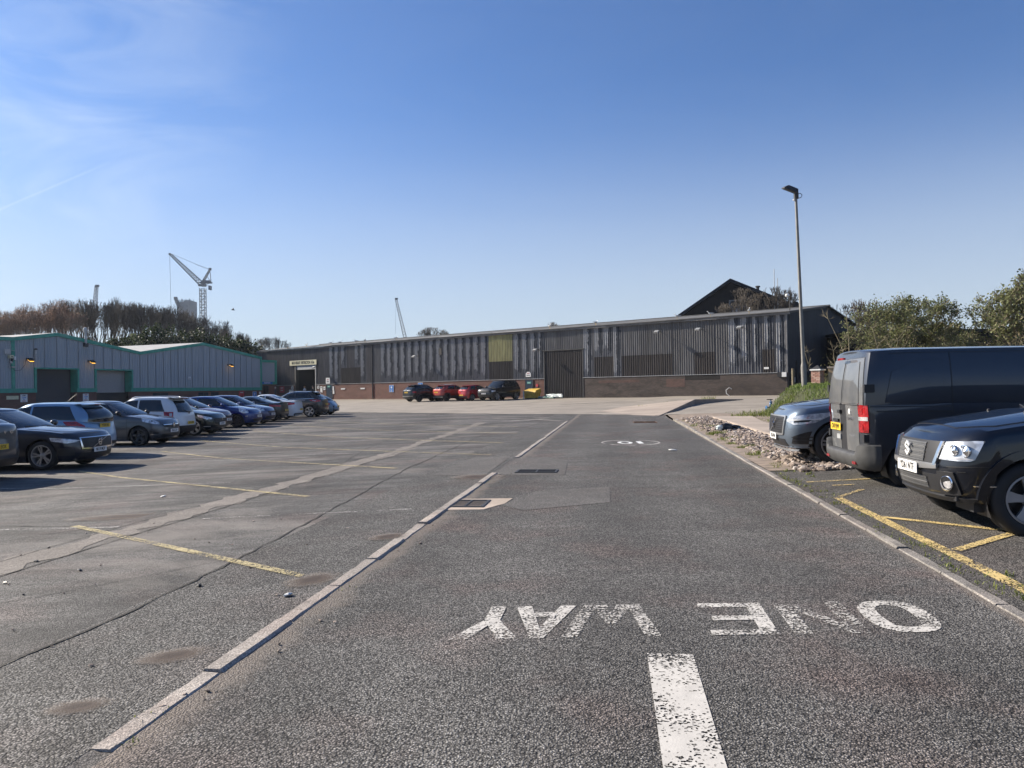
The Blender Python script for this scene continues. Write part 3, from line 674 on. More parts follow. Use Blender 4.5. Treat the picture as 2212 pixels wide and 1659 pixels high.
# mound with grass
MND = (16.6, 34.5)
def mound_h(x, y):
    # plateau rising from its left toe at x~10.6 to ~13
    t = min(1, max(0, (x-11.45-max(0, y-36)*.62)/1.7)); t = t*t*(3-2*t)
    f = min(1, max(0, (y-27.5)/4.5)); g = min(1, max(0, (46-y)/5)); f = f*f*(3-2*f); g = g*g*(3-2*g)
    return 1.26*t*f*g
def mound():
    b = MB(); rr = random.Random(4)
    b.grid([[(x, y, H(x, y)+mound_h(x, y)+(rr.uniform(-.03, .03)-.02 if mound_h(x, y) > .02 else -.12)) for x in [9.5+.35*i for i in range(60)]] for y in [26.5+.35*j for j in range(60)]])
    o = b.build('grass_mound', M['embank'], None, True, 70); o['kind'] = 'structure'
mound()
def blades(name, spots, mat, kind='stuff', seed=1, label=None):
    """spots: (x,y,z,n,radius,height,width)"""
    rr = random.Random(seed); b = MB()
    for (cx, cy, cz, n, rad, hh, ww) in spots:
        for _ in range(n):
            a, r_ = rr.uniform(0, 6.28), rad*math.sqrt(rr.random()); x, y = cx+r_*math.cos(a), cy+r_*math.sin(a)
            h_ = hh*rr.uniform(.5, 1.2); w_ = ww*rr.uniform(.6, 1.3); d = rr.uniform(0, 6.28); l_ = h_*rr.uniform(.2, .9); dx, dy = math.cos(d), math.sin(d)
            z = cz(x, y) if callable(cz) else cz
            px, py = -dy*w_/2, dx*w_/2
            b.add([(x-px, y-py, z), (x+px, y+py, z), (x+dx*l_*.45+px*.7, y+dy*l_*.45+py*.7, z+h_*.65), (x+dx*l_*.45-px*.7, y+dy*l_*.45-py*.7, z+h_*.65), (x+dx*l_, y+dy*l_, z+h_*.85)], [(0, 1, 2, 3), (3, 2, 4)])
    o = b.build(name, mat); o['kind'] = kind
    return o
zf = lambda x, y: H(x, y)+mound_h(x, y)-.03
sp = []
rr = random.Random(9)
for _ in range(900):
    x, y = rr.uniform(10.6, 24), rr.uniform(27.5, 40)
    if mound_h(x, y) < .06: continue
    sp.append((x, y, zf, 34, .38, .20, .022))
blades('grass', sp, M['grass'], seed=3)
sp = []
for _ in range(260):
    u, v = rr.uniform(20, 40), rr.uniform(5.4, 9.5); x, y = xy(u, v)
    if wd(x, y) < 22: continue
    sp.append((x, y, zf, rr.randint(4, 30), .25, .10, .02))
blades('verge_grass', sp, M['weed'], seed=5)
# weeds along the kerbs (soft clumps)
sp = []
for (u0, u1, v0, v1, n, h_) in [(3.5, 36, 2.72, 2.95, 140, .05), (12.5, 34, 2.66, 3.3, 110, .07), (13.5, 16, 2.8, 3.4, 26, .08), (5, 13.5, 2.62, 2.8, 70, .06), (5.0, 6.4, 2.75, 3.0, 14, .08), (3.0, 13.4, -2.12, -2.08, 40, .035), (1.2, 3.4, -2.6, -2.3, 6, .04), (10.8, 12.6, -2.18, -2.05, 10, .04)]:
    for _ in range(n):
        u, v = rr.uniform(u0, u1), rr.uniform(v0, v1); v += max(0, u-14)*.008 if v > 0 else 0; x, y = xy(u, v)
        sp.append((x, y, zf, rr.randint(6, 26), rr.uniform(.03, .14), h_*rr.uniform(.5, 1.3), .008+.0006*u))
for _ in range(16):
    u, v = rr.uniform(15, 31), rr.uniform(2.85, 3.25); v += (u-14)*.008; x, y = xy(u, v); sp.append((x, y, zf, 110, rr.uniform(.18, .36), rr.uniform(.09, .17), .02))
for (u, v, h_, n) in [(5.9, 2.62, .05, 40), (5.35, 2.85, .07, 90), (5.0, 2.95, .06, 70), (4.75, 3.1, .08, 60), (7.3, 2.8, .04, 40), (7.7, 2.75, .03, 40), (4.15, -2.9, .02, 30), (3.0, -3.0, .03, 30), (2.0, -2.9, .05, 40), (3.35, -2.18, .05, 18), (3.95, -2.2, .04, 22)]:
    x, y = xy(u, v); sp.append((x, y, zf, n, .09, h_, .008))
for (u, v, n) in [(4.4, -3.46, 30), (4.8, -3.46, 40), (5.2, -3.47, 30), (5.5, -3.48, 14), (6.8, -3.52, 24), (7.0, -3.54, 30), (7.3, -3.53, 16), (8.6, -3.62, 24), (9.0, -3.65, 20), (3.4, -3.5, 30), (3.7, -3.48, 24), (9.7, -3.7, 14), (10.8, -3.8, 14), (6.2, -3.5, 30), (12.5, -4.0, 20), (8.1, -3.57, 20), (7.9, -6.0, 30), (10.2, -6.0, 20), (4.5, -3.0, 10)]:
    for k in range(5):
        x, y = xy(u+rr.uniform(-.12, .12), v+rr.uniform(-.03, .03)); sp.append((x, y, zf, n*2, .07, .028, .010))
for (x, y, h_, n) in [(10.5, 51.5, .25, 120), (12.2, 52.5, .25, 90), (13.3, 52.3, .5, 90), (8.6, 49.2, .2, 90), (9.2, 49.6, .2, 60), (12, 34.4, .3, 160), (11.2, 35.3, .35, 120), (10.4, 34.6, .25, 80), (-30, 97, .3, 60)]:
    sp.append((x, y, zf, n, .6, h_, .03))
blades('weeds', sp, M['weed'], seed=6)
# rubble
def rock(b, x, y, z, s_, rr, flat=.6):
    ph = (1+5**.5)/2; V = [(-1, ph, 0), (1, ph, 0), (-1, -ph, 0), (1, -ph, 0), (0, -1, ph), (0, 1, ph), (0, -1, -ph), (0, 1, -ph), (ph, 0, -1), (ph, 0, 1), (-ph, 0, -1), (-ph, 0, 1)]
    F_ = [(0, 11, 5), (0, 5, 1), (0, 1, 7), (0, 7, 10), (0, 10, 11), (1, 5, 9), (5, 11, 4), (11, 10, 2), (10, 7, 6), (7, 1, 8), (3, 9, 4), (3, 4, 2), (3, 2, 6), (3, 6, 8), (3, 8, 9), (4, 9, 5), (2, 4, 11), (6, 2, 10), (8, 6, 7), (9, 8, 1)]
    m = Matrix.Rotation(rr.uniform(0, 6.28), 3, 'Z') @ Matrix.Rotation(rr.uniform(-.5, .5), 3, 'X')
    sx, sy, sz = s_*rr.uniform(.7, 1.4)/1.9, s_*rr.uniform(.6, 1.1)/1.9, s_*flat*rr.uniform(.5, 1.1)/1.9
    vs = []
    for p in V:
        k = rr.uniform(.72, 1.18); q = m @ Vector((p[0]*sx*k, p[1]*sy*k, p[2]*sz*k)); vs.append((q.x+x, q.y+y, q.z+z))
    b.add(vs, F_)
def rubble():
    rr = random.Random(21); b = MB()
    for i in range(13000):
        u = 13.6+(rr.random()**1.15)*23; v = rr.uniform(2.95+max(0, (24-u))*.012, 4.15)
        if u > 20 and v < 3.3 and rr.random() < .5: continue
        if u < 17 and rr.random() < .35: v = rr.uniform(3.1, 5.2)
        x, y = xy(u, v); s_ = rr.choice([.016, .02, .025, .03, .035, .04, .05, .07]); pile = .06*math.exp(-((v-3.7)/.45)**2)*(.6+.4*math.sin(u*1.3))
        rock(b, x, y, H(x, y)+.012+max(0, pile)*rr.random()+s_*.15, s_, rr, .85)
    o = b.build('rubble', M['stone']); o['kind'] = 'stuff'
    for i in range(22):
        b = MB(); s_ = rr.uniform(.09, .16); rock(b, 0, 0, 0, s_, rr, .55)
        u, v = 13.9+rr.random()*20, rr.uniform(3.2, 4.1)
        if i < 6: u = rr.uniform(13.6, 15.2); v = rr.uniform(3.1, 4.2)
        x, y = xy(u, v); o = b.build('concrete_chunk', M['stone']); o.location = (x, y, H(x, y)+.04)
        tag(o, 'lump of broken concrete among the rubble beside the right kerb', 'rubble', 'broken concrete lumps in the rubble strip')
rubble()
# ================================================================== LONG BUILDING
def corr_mesh(name, w, zb0, zt0, zt1, mat, pitch=.216, dep=.055, phase=0.0):
    """corrugated sheet in local coords: x 0..w, y outward, z from zb0 up to a top sloping zt0 -> zt1"""
    xs = []
    k = -1
    while True:
        x0 = k*pitch+phase
        if x0 > w: break
        for (fx, y) in ((.0, 0), (.18, 0), (.42, dep), (.62, dep), (.86, 0)):
            x = x0+fx*pitch
            if 0 < x < w: xs.append((x, y))
        k += 1
    def yat(x):
        f = ((x-phase)/pitch) % 1
        return float(np.interp(f, [0, .18, .42, .62, .86, 1], [0, 0, dep, dep, 0, 0]))
    xs = [(0, yat(0))]+xs+[(w, yat(w))]
    b = MB(); top = lambda x: zt0+(zt1-zt0)*x/w
    rows = [[(x, y, zb0) for x, y in xs], [(x, y, top(x)) for x, y in xs]]
    b.grid(rows); b.grid([[(x, -.02, zb0) for x, y in xs][::-1], [(x, -.02, top(x)) for x, y in xs][::-1]])
    b.grid([[(x, y-.0, top(x)) for x, y in xs], [(x, -.02, top(x)) for x, y in xs]])
    b.grid([[(x, -.02, zb0) for x, y in xs], [(x, y, zb0) for x, y in xs]])
    return b.mesh(name, mat)
_cc = {}
def corr(name, parent, x, y, zb, zt0, w, mat, zt1=None, label=None, pitch=.216, dep=.055):
    zt1 = zt0 if zt1 is None else zt1
    key = (round(w, 2), round(zt0-zb, 2), round(zt1-zb, 2), mat, pitch)
    if key not in _cc: _cc[key] = corr_mesh(name, w, 0, zt0-zb, zt1-zb, M[mat], pitch, dep)
    o = obj(name, _cc[key], parent, (x, y, zb))
    if label: o['label'] = label
    return o
def box(name, mat, parent, x0, x1, y0, y1, z0, z1, smooth=False, label=None):
    o = MB().box(x0, x1, y0, y1, z0, z1).build(name, M[mat] if isinstance(mat, str) else mat, parent)
    if label: o['label'] = label
    return o
TR = Matrix(((-1, 0, 0), (0, 0, 1), (0, 1, 0)))
def wall_text(name, parent, txt, x, y, z, size, mat, sx=1.0, bold=0.0, ext=.004):
    o = obj(name, text_mesh(txt, size, ext, M[mat], sx, bold), parent, (x, y, z)); o.rotation_euler = TR.to_euler(); return o

WB = thing('warehouse', 'long dark corrugated warehouse with white peeling stripes above a brick base', 'warehouse', (WP[0], WP[1], 0), math.atan2(.619, -.786))
ZB, ZP, ZT = .30, 2.47, 7.02
# breakpoints of the sheets
feat = [(.93, 1.96, 2.5, 4.34, 'clad_brown'), (5.88, 7.75, 2.5, 4.34, 'clad_brown'), (9.76, 14.76, 2.5, 4.34, 'clad_brown'), (15.68, 17.72, 2.5, 4.34, 'clad_brown'),
        (27.2, 30.36, 2.5, 4.34, 'clad_brown'), (50.2, 53.65, 2.5, 4.40, 'clad_brown'), (27.2, 30.36, 4.34, 7.02, 'clad_yellow'), (18.9, 23.28, .64, 5.15, 'clad_brown')]
peelL = [46.63, 45.54, 44.45, 43.36, 42.24, 41.13, 40.02, 38.92, 37.80, 36.70, 35.60, 34.53, 33.45, 32.40, 31.36, 27.08, 26.04, 25.05, 24.02, 18.82, 17.66, 16.64, 15.62, 4.74, 3.74, 2.78, 1.86, .95, 55.95, 54.85, 53.66, 51.2, 50.1]
peel = [(l-1.03, l) for l in peelL]
edges = {0.0, 18.9, 23.28, 58.5, 62.78, 71.0}
for f in feat: edges |= {f[0], f[1]}
for a, c in peel: edges |= {round(max(0, a), 2), c}
edges = sorted(edges); E2 = [edges[0]]
for e in edges[1:]:
    if e-E2[-1] < .12: continue
    while e-E2[-1] > 1.25: E2.append(round(E2[-1]+1.03, 2))
    if e-E2[-1] > .1: E2.append(e)
for a, c in zip(E2[:-1], E2[1:]):
    mid = (a+c)/2
    if 58.5 < mid < 62.78: zones = [(5.0, ZT)]
    elif 18.9 < mid < 23.28: zones = [(5.15, ZT)]
    else: zones = [(ZP+.03, ZT)]
    fs = [f for f in feat if f[0] < mid < f[1]]
    up = 'clad_grey' if mid < 48 else 'clad_dark'
    if any(p0 < mid < p1 for p0, p1 in peel) and (c-a) > .3: up = 'clad_peel'
    if mid > 57: up = 'clad_dark'
    lo = zones[0][0]
    for f in fs:
        if f[4] != 'clad_yellow':
            corr('cladding_panel', WB, a+.004, -.02 if f[3] > 5 else -.01, f[2], f[3], c-a-.008, f[4]); lo = max(lo, f[3]+.01)
    if any(f[4] == 'clad_yellow' for f in fs): up = 'clad_yellow'
    corr('cladding_panel', WB, a+.004, 0, lo, ZT, c-a-.008, up)
# inner lining so nothing shows through
box('wall_lining', 'dark_void', WB, 0.05, 58.48, -.30, -.05, ZP+.02, ZT)
box('wall_lining', 'dark_void', WB, 62.8, 71, -.30, -.05, ZP+.02, ZT)
box('wall_lining', 'dark_void', WB, 58.48, 62.8, -.30, -.05, 5.0, ZT)
box('brick_base', 'brick_grey', WB, 0, 18.88, -.33, .06, ZB, ZP, label='sooty grey brick base, scuffed')
box('brick_base', 'brick_red', WB, 23.3, 58.45, -.33, .05, ZB, ZP, label='red brick base')
box('brick_base', 'brick_red', WB, 62.82, 71, -.33, .05, ZB, ZP)
M['brick_mid'] = brickmat('mottled_brick', (.12, .066, .053), (.095, .055, .045), (.09, .07, .06), .45)
box('repair_brickwork', 'brick_mid', WB, 8.64, 10.36, .06, .068, 1.5, 2.17)
box('repair_brickwork', 'brick_mid', WB, 13.0, 17.2, .06, .066, 1.95, 2.2)
box('render_patch', 'brick_dark', WB, 5.5, 8.6, .06, .067, 2.05, 2.46)
box('flashing', 'galv', WB, 0, 18.88, .0, .10, ZP, ZP+.035)
box('flashing', 'galv', WB, 23.3, 58.45, .0, .10, ZP, ZP+.035)
box('flashing', 'galv', WB, 62.82, 71, .0, .10, ZP, ZP+.035)
box('corner_trim', 'gutter', WB, -.06, .06, -.05, .09, ZP, ZT+.15)
# eaves
b = MB(); b.box(-.3, 71, .05, .22, 7.02, 7.17); b.build('gutter', M['gutter'], WB)
rr = random.Random(5)
def roof_strip(name, mat, x0, x1, y0, y1, lift=0.0):
    zz = lambda y: 7.24+(-y+.3)/10.6*1.22
    b = MB(); b.prism([(x0, y0, zz(y0)+lift), (x1, y0, zz(y0)+lift), (x1, y1, zz(y1)+lift), (x0, y1, zz(y1)+lift)], (0, 0, -.06)); return b.build(name, M[mat], WB)
x = -.35
while x < 71:
    w = min(2.1, 71-x); roof_strip('roof_sheet', 'roof_grey', x, x+w-.02, .32+rr.uniform(-.05, .05), -10.3, rr.uniform(0, .02)); x += w
for (x0, x1) in [(24.5, 29.5), (33, 37), (44.5, 48.5), (55, 57), (59, 61.5), (64, 67)]:
    roof_strip('rooflight', 'roof_pale', x0, x1, .36, -.55, .04)
b = MB(); b.prism([(-.35, -10.3, 8.46), (71, -10.3, 8.46), (71, -19.8, 7.3), (-.35, -19.8, 7.3)], (0, 0, -.08)); b.build('rear_roof', M['roof_grey'], WB)
b = MB(); b.box(-.4, 71, -10.45, -10.15, 8.42, 8.54); b.build('ridge_cap', M['roof_grey'], WB)
# gable end
n = 18
for i in range(n):
    y0, y1 = -19.5*i/n, -19.5*(i+1)/n
    zt = lambda y: 7.18+(1.16*(-y)/10.3 if y > -10.3 else 1.16*(19.6+y)/9.3)
    o = corr('gable_cladding', WB, 0, 0, 2.5, zt(y0), 19.5/n-.01, 'clad_navy', zt(y1)); o.rotation_euler = (0, 0, R(-90)); o.location = (-.02, y0, 2.5)
    # local +x -> -y, local +y -> +x ; flip so that ribs face outwards
    o.scale = (1, -1, 1)
box('gable_brick_base', 'brick_dark', WB, -.06, .3, -19.5, -.35, ZB, 2.5)
box('gable_lining', 'dark_void', WB, .0, .3, -19.5, -.05, 2.5, 7.1)
b = MB(); b.prism([(-.1, .2, 7.06), (-.1, -10.3, 8.3), (-.1, -10.3, 8.5), (-.1, .2, 7.26)], (.05, 0, 0)); b.prism([(-.1, -10.3, 8.3), (-.1, -19.7, 7.1), (-.1, -19.7, 7.3), (-.1, -10.3, 8.5)], (.05, 0, 0)); b.build('barge_board', M['steel_dark'], WB)
b = MB(); b.tube([(-.12, -2.0, 1.2), (-.12, -2.0, 3.3), (-.12, -1.8, 3.45)], .05); b.build('cable_duct', M['black'], WB)
box('junction_box', 'galv', WB, -.16, -.06, -1.4, -1.05, 1.7, 2.1)
b = MB(); b.tube([(-.15, -.4, 6.6), (-.15, -.4, 8.4), (-.15, -.2, 8.6), (-.15, .1, 8.62)], .035); b.build('camera_pole', M['steel_dark'], WB)
o = MB().lathe([(0, -.16), (.15, -.1), (.17, .02), (.1, .1), (0, .12)], 12).build('dome_camera', M['white'], WB, True); o.location = (-.15, .15, 8.5)
# door one
DR = [box('door_jamb', 'steel_dark', WB, 62.5, 62.78, -.3, .12, ZB, 5.0), box('door_jamb', 'galv', WB, 58.48, 58.62, -.3, .10, ZB, 4.95)]
box('door_lintel', 'galv', WB, 58.62, 62.5, -.15, .06, 4.42, 5.0)
box('loading_opening', 'dark_void', WB, 58.62, 62.5, -3.0, -2.8, ZB, 4.42)
box('loading_opening_side', 'dark_void', WB, 62.5, 62.78, -3, -.3, ZB, 5); box('loading_opening_side', 'dark_void', WB, 58.4, 58.6, -3, -.3, ZB, 5)
box('loading_opening_ceiling', 'dark_void', WB, 58.4, 62.8, -3, -.3, 4.9, 5.05)
# big sliding door frame
box('door_track', 'steel_dark', WB, 18.7, 23.5, .03, .10, 5.13, 5.22)
box('door_edge', 'steel_dark', WB, 18.82, 18.92, -.05, .09, ZB, 5.15); box('door_edge', 'steel_dark', WB, 23.26, 23.34, -.05, .09, ZB, 5.15)
box('door_backing', 'dark_void', WB, 18.9, 23.28, -.3, -.06, ZB, 5.15)
# personnel doors
def pdoor(x0, x1, zt, mat):
    d = box('door', mat, WB, x0, x1, .051, .085, .55, zt); box('door_handle', 'satin', d, x0+.08, x0+.2, .085, .13, 1.55, 1.59)
    box('door_frame', 'steel_dark', d, x0-.06, x0, .05, .10, .55, zt+.05); box('door_frame', 'steel_dark', d, x1, x1+.06, .05, .10, .55, zt+.05)
pdoor(24.72, 25.6, 2.40, 'navy_door'); pdoor(55.35, 56.45, 2.40, 'navy_door')
b = MB(); b.tube([(30, .09, 6.9), (30, .09, 2.5)], .0) if False else None
for xx in (0.75, 48.0):
    b = MB(); b.tube([(xx, .1, 7.02), (xx, .1, .6)], .045, 8); b.build('downpipe', M['steel_dark'], WB) if xx > 10 else None

# ---- things on the warehouse wall (top-level, placed in the wall's frame)
WM = Matrix.Translation((WP[0], WP[1], 0)) @ Matrix.Rotation(math.atan2(.619, -.786), 4, 'Z')
def on_wall(name, label, cat, x, y, z, group=None, FM=None):
    p = (FM or WM) @ Vector((x, y, z)); t = thing(name, label, cat, p, (FM or WM).to_euler().z, group); return t
def sign(label, x, z, w, h_, face, lines=(), y=.07, FM=None, border=None, cat='sign', oct=False, name='wall_sign'):
    t = on_wall(name, label, cat, x, y, z, None, FM)
    b = MB()
    if oct:
        c = w*.28; b.prism([(-w/2, 0, -h_/2), (w/2, 0, -h_/2), (w/2, 0, h_/2-c), (w/2-c, 0, h_/2), (-w/2+c, 0, h_/2), (-w/2, 0, h_/2-c)], (0, .02, 0))
    else: b.box(-w/2, w/2, 0, .02, -h_/2, h_/2)
    b.build('sign_panel', M[border or face], t)
    if border: MB().box(-w/2+.03, w/2-.03, .02, .024, -h_/2+.03, h_/2-.03).build('sign_face', M[face], t)
    for (txt, tz, size, mt, sx) in lines: wall_text('lettering', t, txt, 0, .027, tz, size, mt, sx, .003)
    return t
sg = sign('cream board reading MAX HEIGHT RESTRICTION 4.5m above the loading door', 61.0, 5.30, 5.55, .66, 'cream', [], y=.14, border='gutter', name='height_restriction_sign')
wall_text('lettering', sg, 'MAX HEIGHT  RESTRICTION  4.5m', 0, .03, -.0, .50, 'signblack', .60, .012)
def disc_sign(label, x, z, r_, digit):
    t = on_wall('speed_sign', label, 'sign', x, .08, z)
    MB().lathe([(0, 0), (r_, 0), (r_, .02), (0, .02)], 24, 'y').build('sign_panel', M['white'], t)
    MB().lathe([(r_*.98, .021), (r_*.98, .026), (r_*.80, .026), (r_*.80, .021)], 24, 'y').build('rim', M['signblack'], t)
    wall_text('lettering', t, digit, 0, .026, 0, r_*1.5, 'signblack', 1, .01)
disc_sign('round white speed sign with black 5 left of the loading door', 63.35, 2.14, .30, '5')
disc_sign('round white speed sign with black 5 right of the loading door', 58.05, 2.15, .27, '5')
sign('blue and white mandatory notice low on the wall left of the loading door', 63.6, 1.50, .9, .8, 'white', [('KEEP CLEAR', -.24, .12, 'signblue', .9)])
MB().box(-.38, .38, .024, .028, -.10, .12).build('blue_band', M['signblue'], COL.objects[-1] if False else None) if False else None
sign('red notice board on the dark wall between reception and the loading door', 65.6, 1.95, .95, .8, 'signred', [('DANGER', .2, .16, 'white', .8), ('NO ENTRY', -.1, .13, 'white', .8)], y=.06)
sign('white A4 notices stacked beside the loading door', 57.45, 1.85, .42, .8, 'white', [('NOTICE', .25, .09, 'signblack', .8)])
sign('white notice with black print nearest the navy side door', 56.85, 2.0, .36, .42, 'white', [('INFO', 0, .1, 'signblack', .8)])
sign('small green fire exit plate above the left navy door', 55.95, 2.2, .5, .2, 'signgreen', [('FIRE EXIT', 0, .1, 'white', .7)], y=.095)
sign('upper white notice on red brick right of the left navy door', 55.15, 1.98, .28, .5, 'white')
sign('lower white notice on red brick right of the left navy door', 55.1, 1.5, .30, .42, 'white')
sign('square white torn sign on cladding above the left navy door', 56.15, 2.92, .78, .72, 'white', [('FIRE', .12, .18, 'signred', .8), ('POINT', -.12, .16, 'signblack', .8)])
sign('white number plate on the red brick, left one of two', 53.3, 1.88, .75, .16, 'white')
sign('white number plate on the red brick, right one of two', 49.75, 1.88, .75, .16, 'white')
for (x, z, lab) in [(44.8, 1.80, 'blue disabled parking sign on red brick left of the black SUV'), (40.17, 2.0, 'blue disabled parking sign partly behind the black SUV')]:
    t = sign(lab, x, z, .74, .80, 'signblue', [('BLUE', -.16, .13, 'white', .8), ('BADGE', -.29, .10, 'white', .8)], border='white')
    MB().lathe([(0, .025), (.12, .025), (.12, .028), (0, .028)], 12, 'y').build('pictogram', M['white'], t).location = (0, 0, .14)
sign('white eight sided notice above the navy door by the grit bin', 25.25, 2.95, .62, .50, 'white', [('FIRE EXIT', .08, .10, 'signred', .8), ('KEEP CLEAR', -.1, .09, 'signblack', .8)], oct=True)
sign('green fire exit plate on the navy door by the grit bin', 25.15, 2.12, .46, .20, 'signgreen', [('FIRE EXIT', 0, .09, 'white', .8)], y=.09)
t = sign('small red diamond warning sign on the brick right of the navy door', 24.2, 1.85, .24, .24, 'signred'); t.rotation_euler.rotate_axis('Y', R(45))
sign('small white plate low on the brown panel near the corner', 1.62, 2.87, .38, .16, 'white', y=.06)
t = on_wall('junction_cabinet', 'white and black junction boxes at the warehouse corner', 'box', .38, .06, 2.33)
box('white_cover', 'white', t, -.36, -.02, 0, .16, -.18, .18); box('black_cover', 'black', t, -.0, .34, 0, .14, -.18, .18)
t = on_wall('wall_grille', 'small brown vent panel high in the peeling stripes', 'vent', 37.1, .03, 5.7); box('panel', 'clad_brown', t, -.2, .2, 0, .05, -.35, .35)
# bulkhead floodlights on brackets
def flood(label, x, z, on=False, FM=None, arm=.62, mats=('steel_dark', 'galv')):
    t = on_wall('floodlight', label, 'floodlight', x, .05, z, 'floodlights along the warehouse wall' if FM is None else 'lit lamps on the green trimmed building', FM)
    b = MB(); b.tube([(0, 0, .0), (0, arm, .06)], .028, 6); b.box(-.08, .08, -.02, .0, -.12, .12); b.build('bracket', M[mats[0]], t)
    Mx = Matrix.Translation((0, arm, .02)) @ Matrix.Rotation(R(-28), 4, 'X')
    b = MB(); b.box(-.19, .19, -.03, .30, -.07, .07, Mx); b.build('lamp_housing', M[mats[1]], t)
    b = MB(); b.box(-.16, .16, .02, .28, -.085, -.07, Mx) if not on else b.box(-.17, .17, .0, .33, -.10, -.065, Mx); b.build('lamp_glass', M['amber'] if on else M['lamp_clear'], t)
    return t
for x, z, l in [(3.5, 6.22, 'floodlight on a bracket nearest the right corner of the warehouse'), (7.05, 6.28, 'second floodlight from the right corner of the warehouse'), (10.85, 6.30, 'third floodlight from the right corner of the warehouse'),
                (23.9, 5.30, 'floodlight above the left edge of the big brown door'), (40.45, 5.32, 'floodlight amid the peeling stripes above the black SUV'), (58.0, 4.66, 'floodlight right of the loading door')]:
    flood(l, x, z)
# hose bent out of the brickwork
t = on_wall('bent_hose', 'bent white plastic pipe sticking up at the base of the warehouse', 'pipe', 4.3, .5, .55)
MB().tube([(-.15, 0, -.02), (.1, .2, .1), (.38, .25, .35), (.42, .2, .62), (.2, .1, .82), (0, .05, .7)], .03, 8).build('pipe', M['white'], t, True)

# ================================================================== GREEN TRIMMED BUILDING
GA = math.atan2(-.9372, -.3487)
GM = Matrix.Translation((-33.8, 84.4, 0)) @ Matrix.Rotation(GA, 4, 'Z')
GB = thing('factory_unit', 'pale grey ribbed industrial unit with green trim and two roller doors', 'factory', (-33.8, 84.4, 0), GA)
prof = [(-34, 6.3), (-21.95, 6.49), (-17.88, 7.11), (-8.78, 5.82), (-.13, 7.16), (9.62, 5.92)]
gz = lambda s: float(np.interp(s, [p[0] for p in prof], [p[1] for p in prof]))
brk = [-34, -21.95, -20.05, -17.88, -15.72, -14.05, -9.70, -8.78, -.13, 9.50]
e3 = [brk[0]]
for e in brk[1:]:
    while e-e3[-1] > 1.25: e3.append(round(e3[-1]+1.0, 2))
    if e-e3[-1] > .05: e3.append(e)
for a, c in zip(e3[:-1], e3[1:]):
    mid = (a+c)/2; zb = 3.98 if (-20.05 < mid < -15.72 or -14.05 < mid < -9.70) else 2.20
    corr('cladding_panel', GB, -c+.003, 0, zb, gz(c)-.26, c-a-.006, 'clad_green', gz(a)-.26)
# fascia
b = MB()
for (s0, z0), (s1, z1) in zip(prof[:-1], prof[1:]):
    b.prism([(-s0, .0, z0-.30), (-s1, .0, z1-.30), (-s1, .0, z1), (-s0, .0, z0)], (0, .16, 0))
b.build('fascia', M['green_trim'], GB)
for (a, c) in [(-34, -19.86), (-15.95, -13.80), (-9.95, 9.62)]:
    box('trim_band', 'green_trim', GB, -c, -a, -.02, .10, 1.86, 2.22)
for s_ in (-21.95, 9.50): box('corner_trim', 'green_trim', GB, -s_-.15, -s_+.15, -.02, .11, 2.22, gz(s_)-.28)
def roller(a, c, zt, zsh, matn):
    d = box('roller_door', matn, GB, -c+.30, -a-.18, -.75, -.70, zsh, zt-.12)
    k = zsh
    while k < zt-.15:
        box('slat', matn, d, -c+.30, -a-.18, -.70, -.682, k, k+.10); k += .125
    box('door_trim', 'green_trim', GB, -a-.18, -a, -.75, .13, 1.86 if True else 0, zt); box('door_trim', 'green_trim', GB, -c, -c+.18, -.75, .13, 1.86, zt)
    box('door_head', 'green_trim', GB, -c+.18, -a-.18, -.75, .13, zt-.12, zt)
    box('door_void', 'dark_void', GB, -c, -a, -.82, -.77, -.2, zt)
roller(-20.05, -15.72, 4.02, -.1, 'shutter_dark'); roller(-14.05, -9.70, 4.02, 1.80, 'shutter')
for (a, c) in [(-34, -19.9), (-15.9, -13.85), (-9.9, 9.5)]: box('brick_base', 'brick_red', GB, -c, -a, -.3, .02, -.3, 1.86)
for (x0, x1, z0, z1) in [(-1.0, -2.2, 1.0, 1.72), (.9, -.6, 1.0, 1.72), (7.2, 5.2, 1.0, 1.72), (-5.6, -6.6, 1.0, 1.72)]:
    w_ = box('window', 'dark_void', GB, x1, x0, .02, .03, z0, z1); box('window_frame', 'steel_dark', w_, x1, x0, .03, .05, z1-.05, z1); box('window_frame', 'steel_dark', w_, (x0+x1)/2-.03, (x0+x1)/2+.03, .03, .05, z0, z1-.05)
b = MB(); b.box(-9.4, 34, -30, -.95, -.3, 5.4); b.build('core', M['clad_navy'], GB)
b = MB()
for (s0, z0), (s1, z1) in zip(prof[:-1], prof[1:]): b.prism([(-s0, .05, z0+.01), (-s1, .05, z1+.01), (-s1, -34, z1+.01), (-s0, -34, z0+.01)], (0, 0, -.08))
b.build('roof', M['roof_pale'], GB)
# reception annex
for k in range(3): corr('cladding_panel', GB, -12.84+.2+k*.94, -.35, 2.92, 5.4, .93, 'clad_green')
box('annex_wall', 'clad_navy', GB, -12.84, -9.6, -6, -.38, -.3, 5.5)
box('annex_brick', 'brick_red', GB, -12.84, -9.65, -.5, -.33, -.3, 2.6)
box('annex_trim', 'green_trim', GB, -12.9, -9.62, -.4, -.2, 5.30, 5.6); box('annex_trim', 'green_trim', GB, -12.9, -12.6, -.4, -.21, 2.6, 5.3)
box('annex_trim', 'green_trim', GB, -12.6, -9.62, -.4, -.21, 2.58, 2.92); box('annex_roof', 'roof_pale', GB, -12.9, -9.62, -6, -.4, 5.5, 5.58)
d = box('door', 'dark_void', GB, -11.35, -10.3, -.33, -.31, -.05, 2.4); box('door_frame', 'steel_dark', d, -11.35, -11.28, -.31, -.27, -.05, 2.4); box('door_frame', 'steel_dark', d, -10.37, -10.3, -.31, -.27, -.05, 2.4)
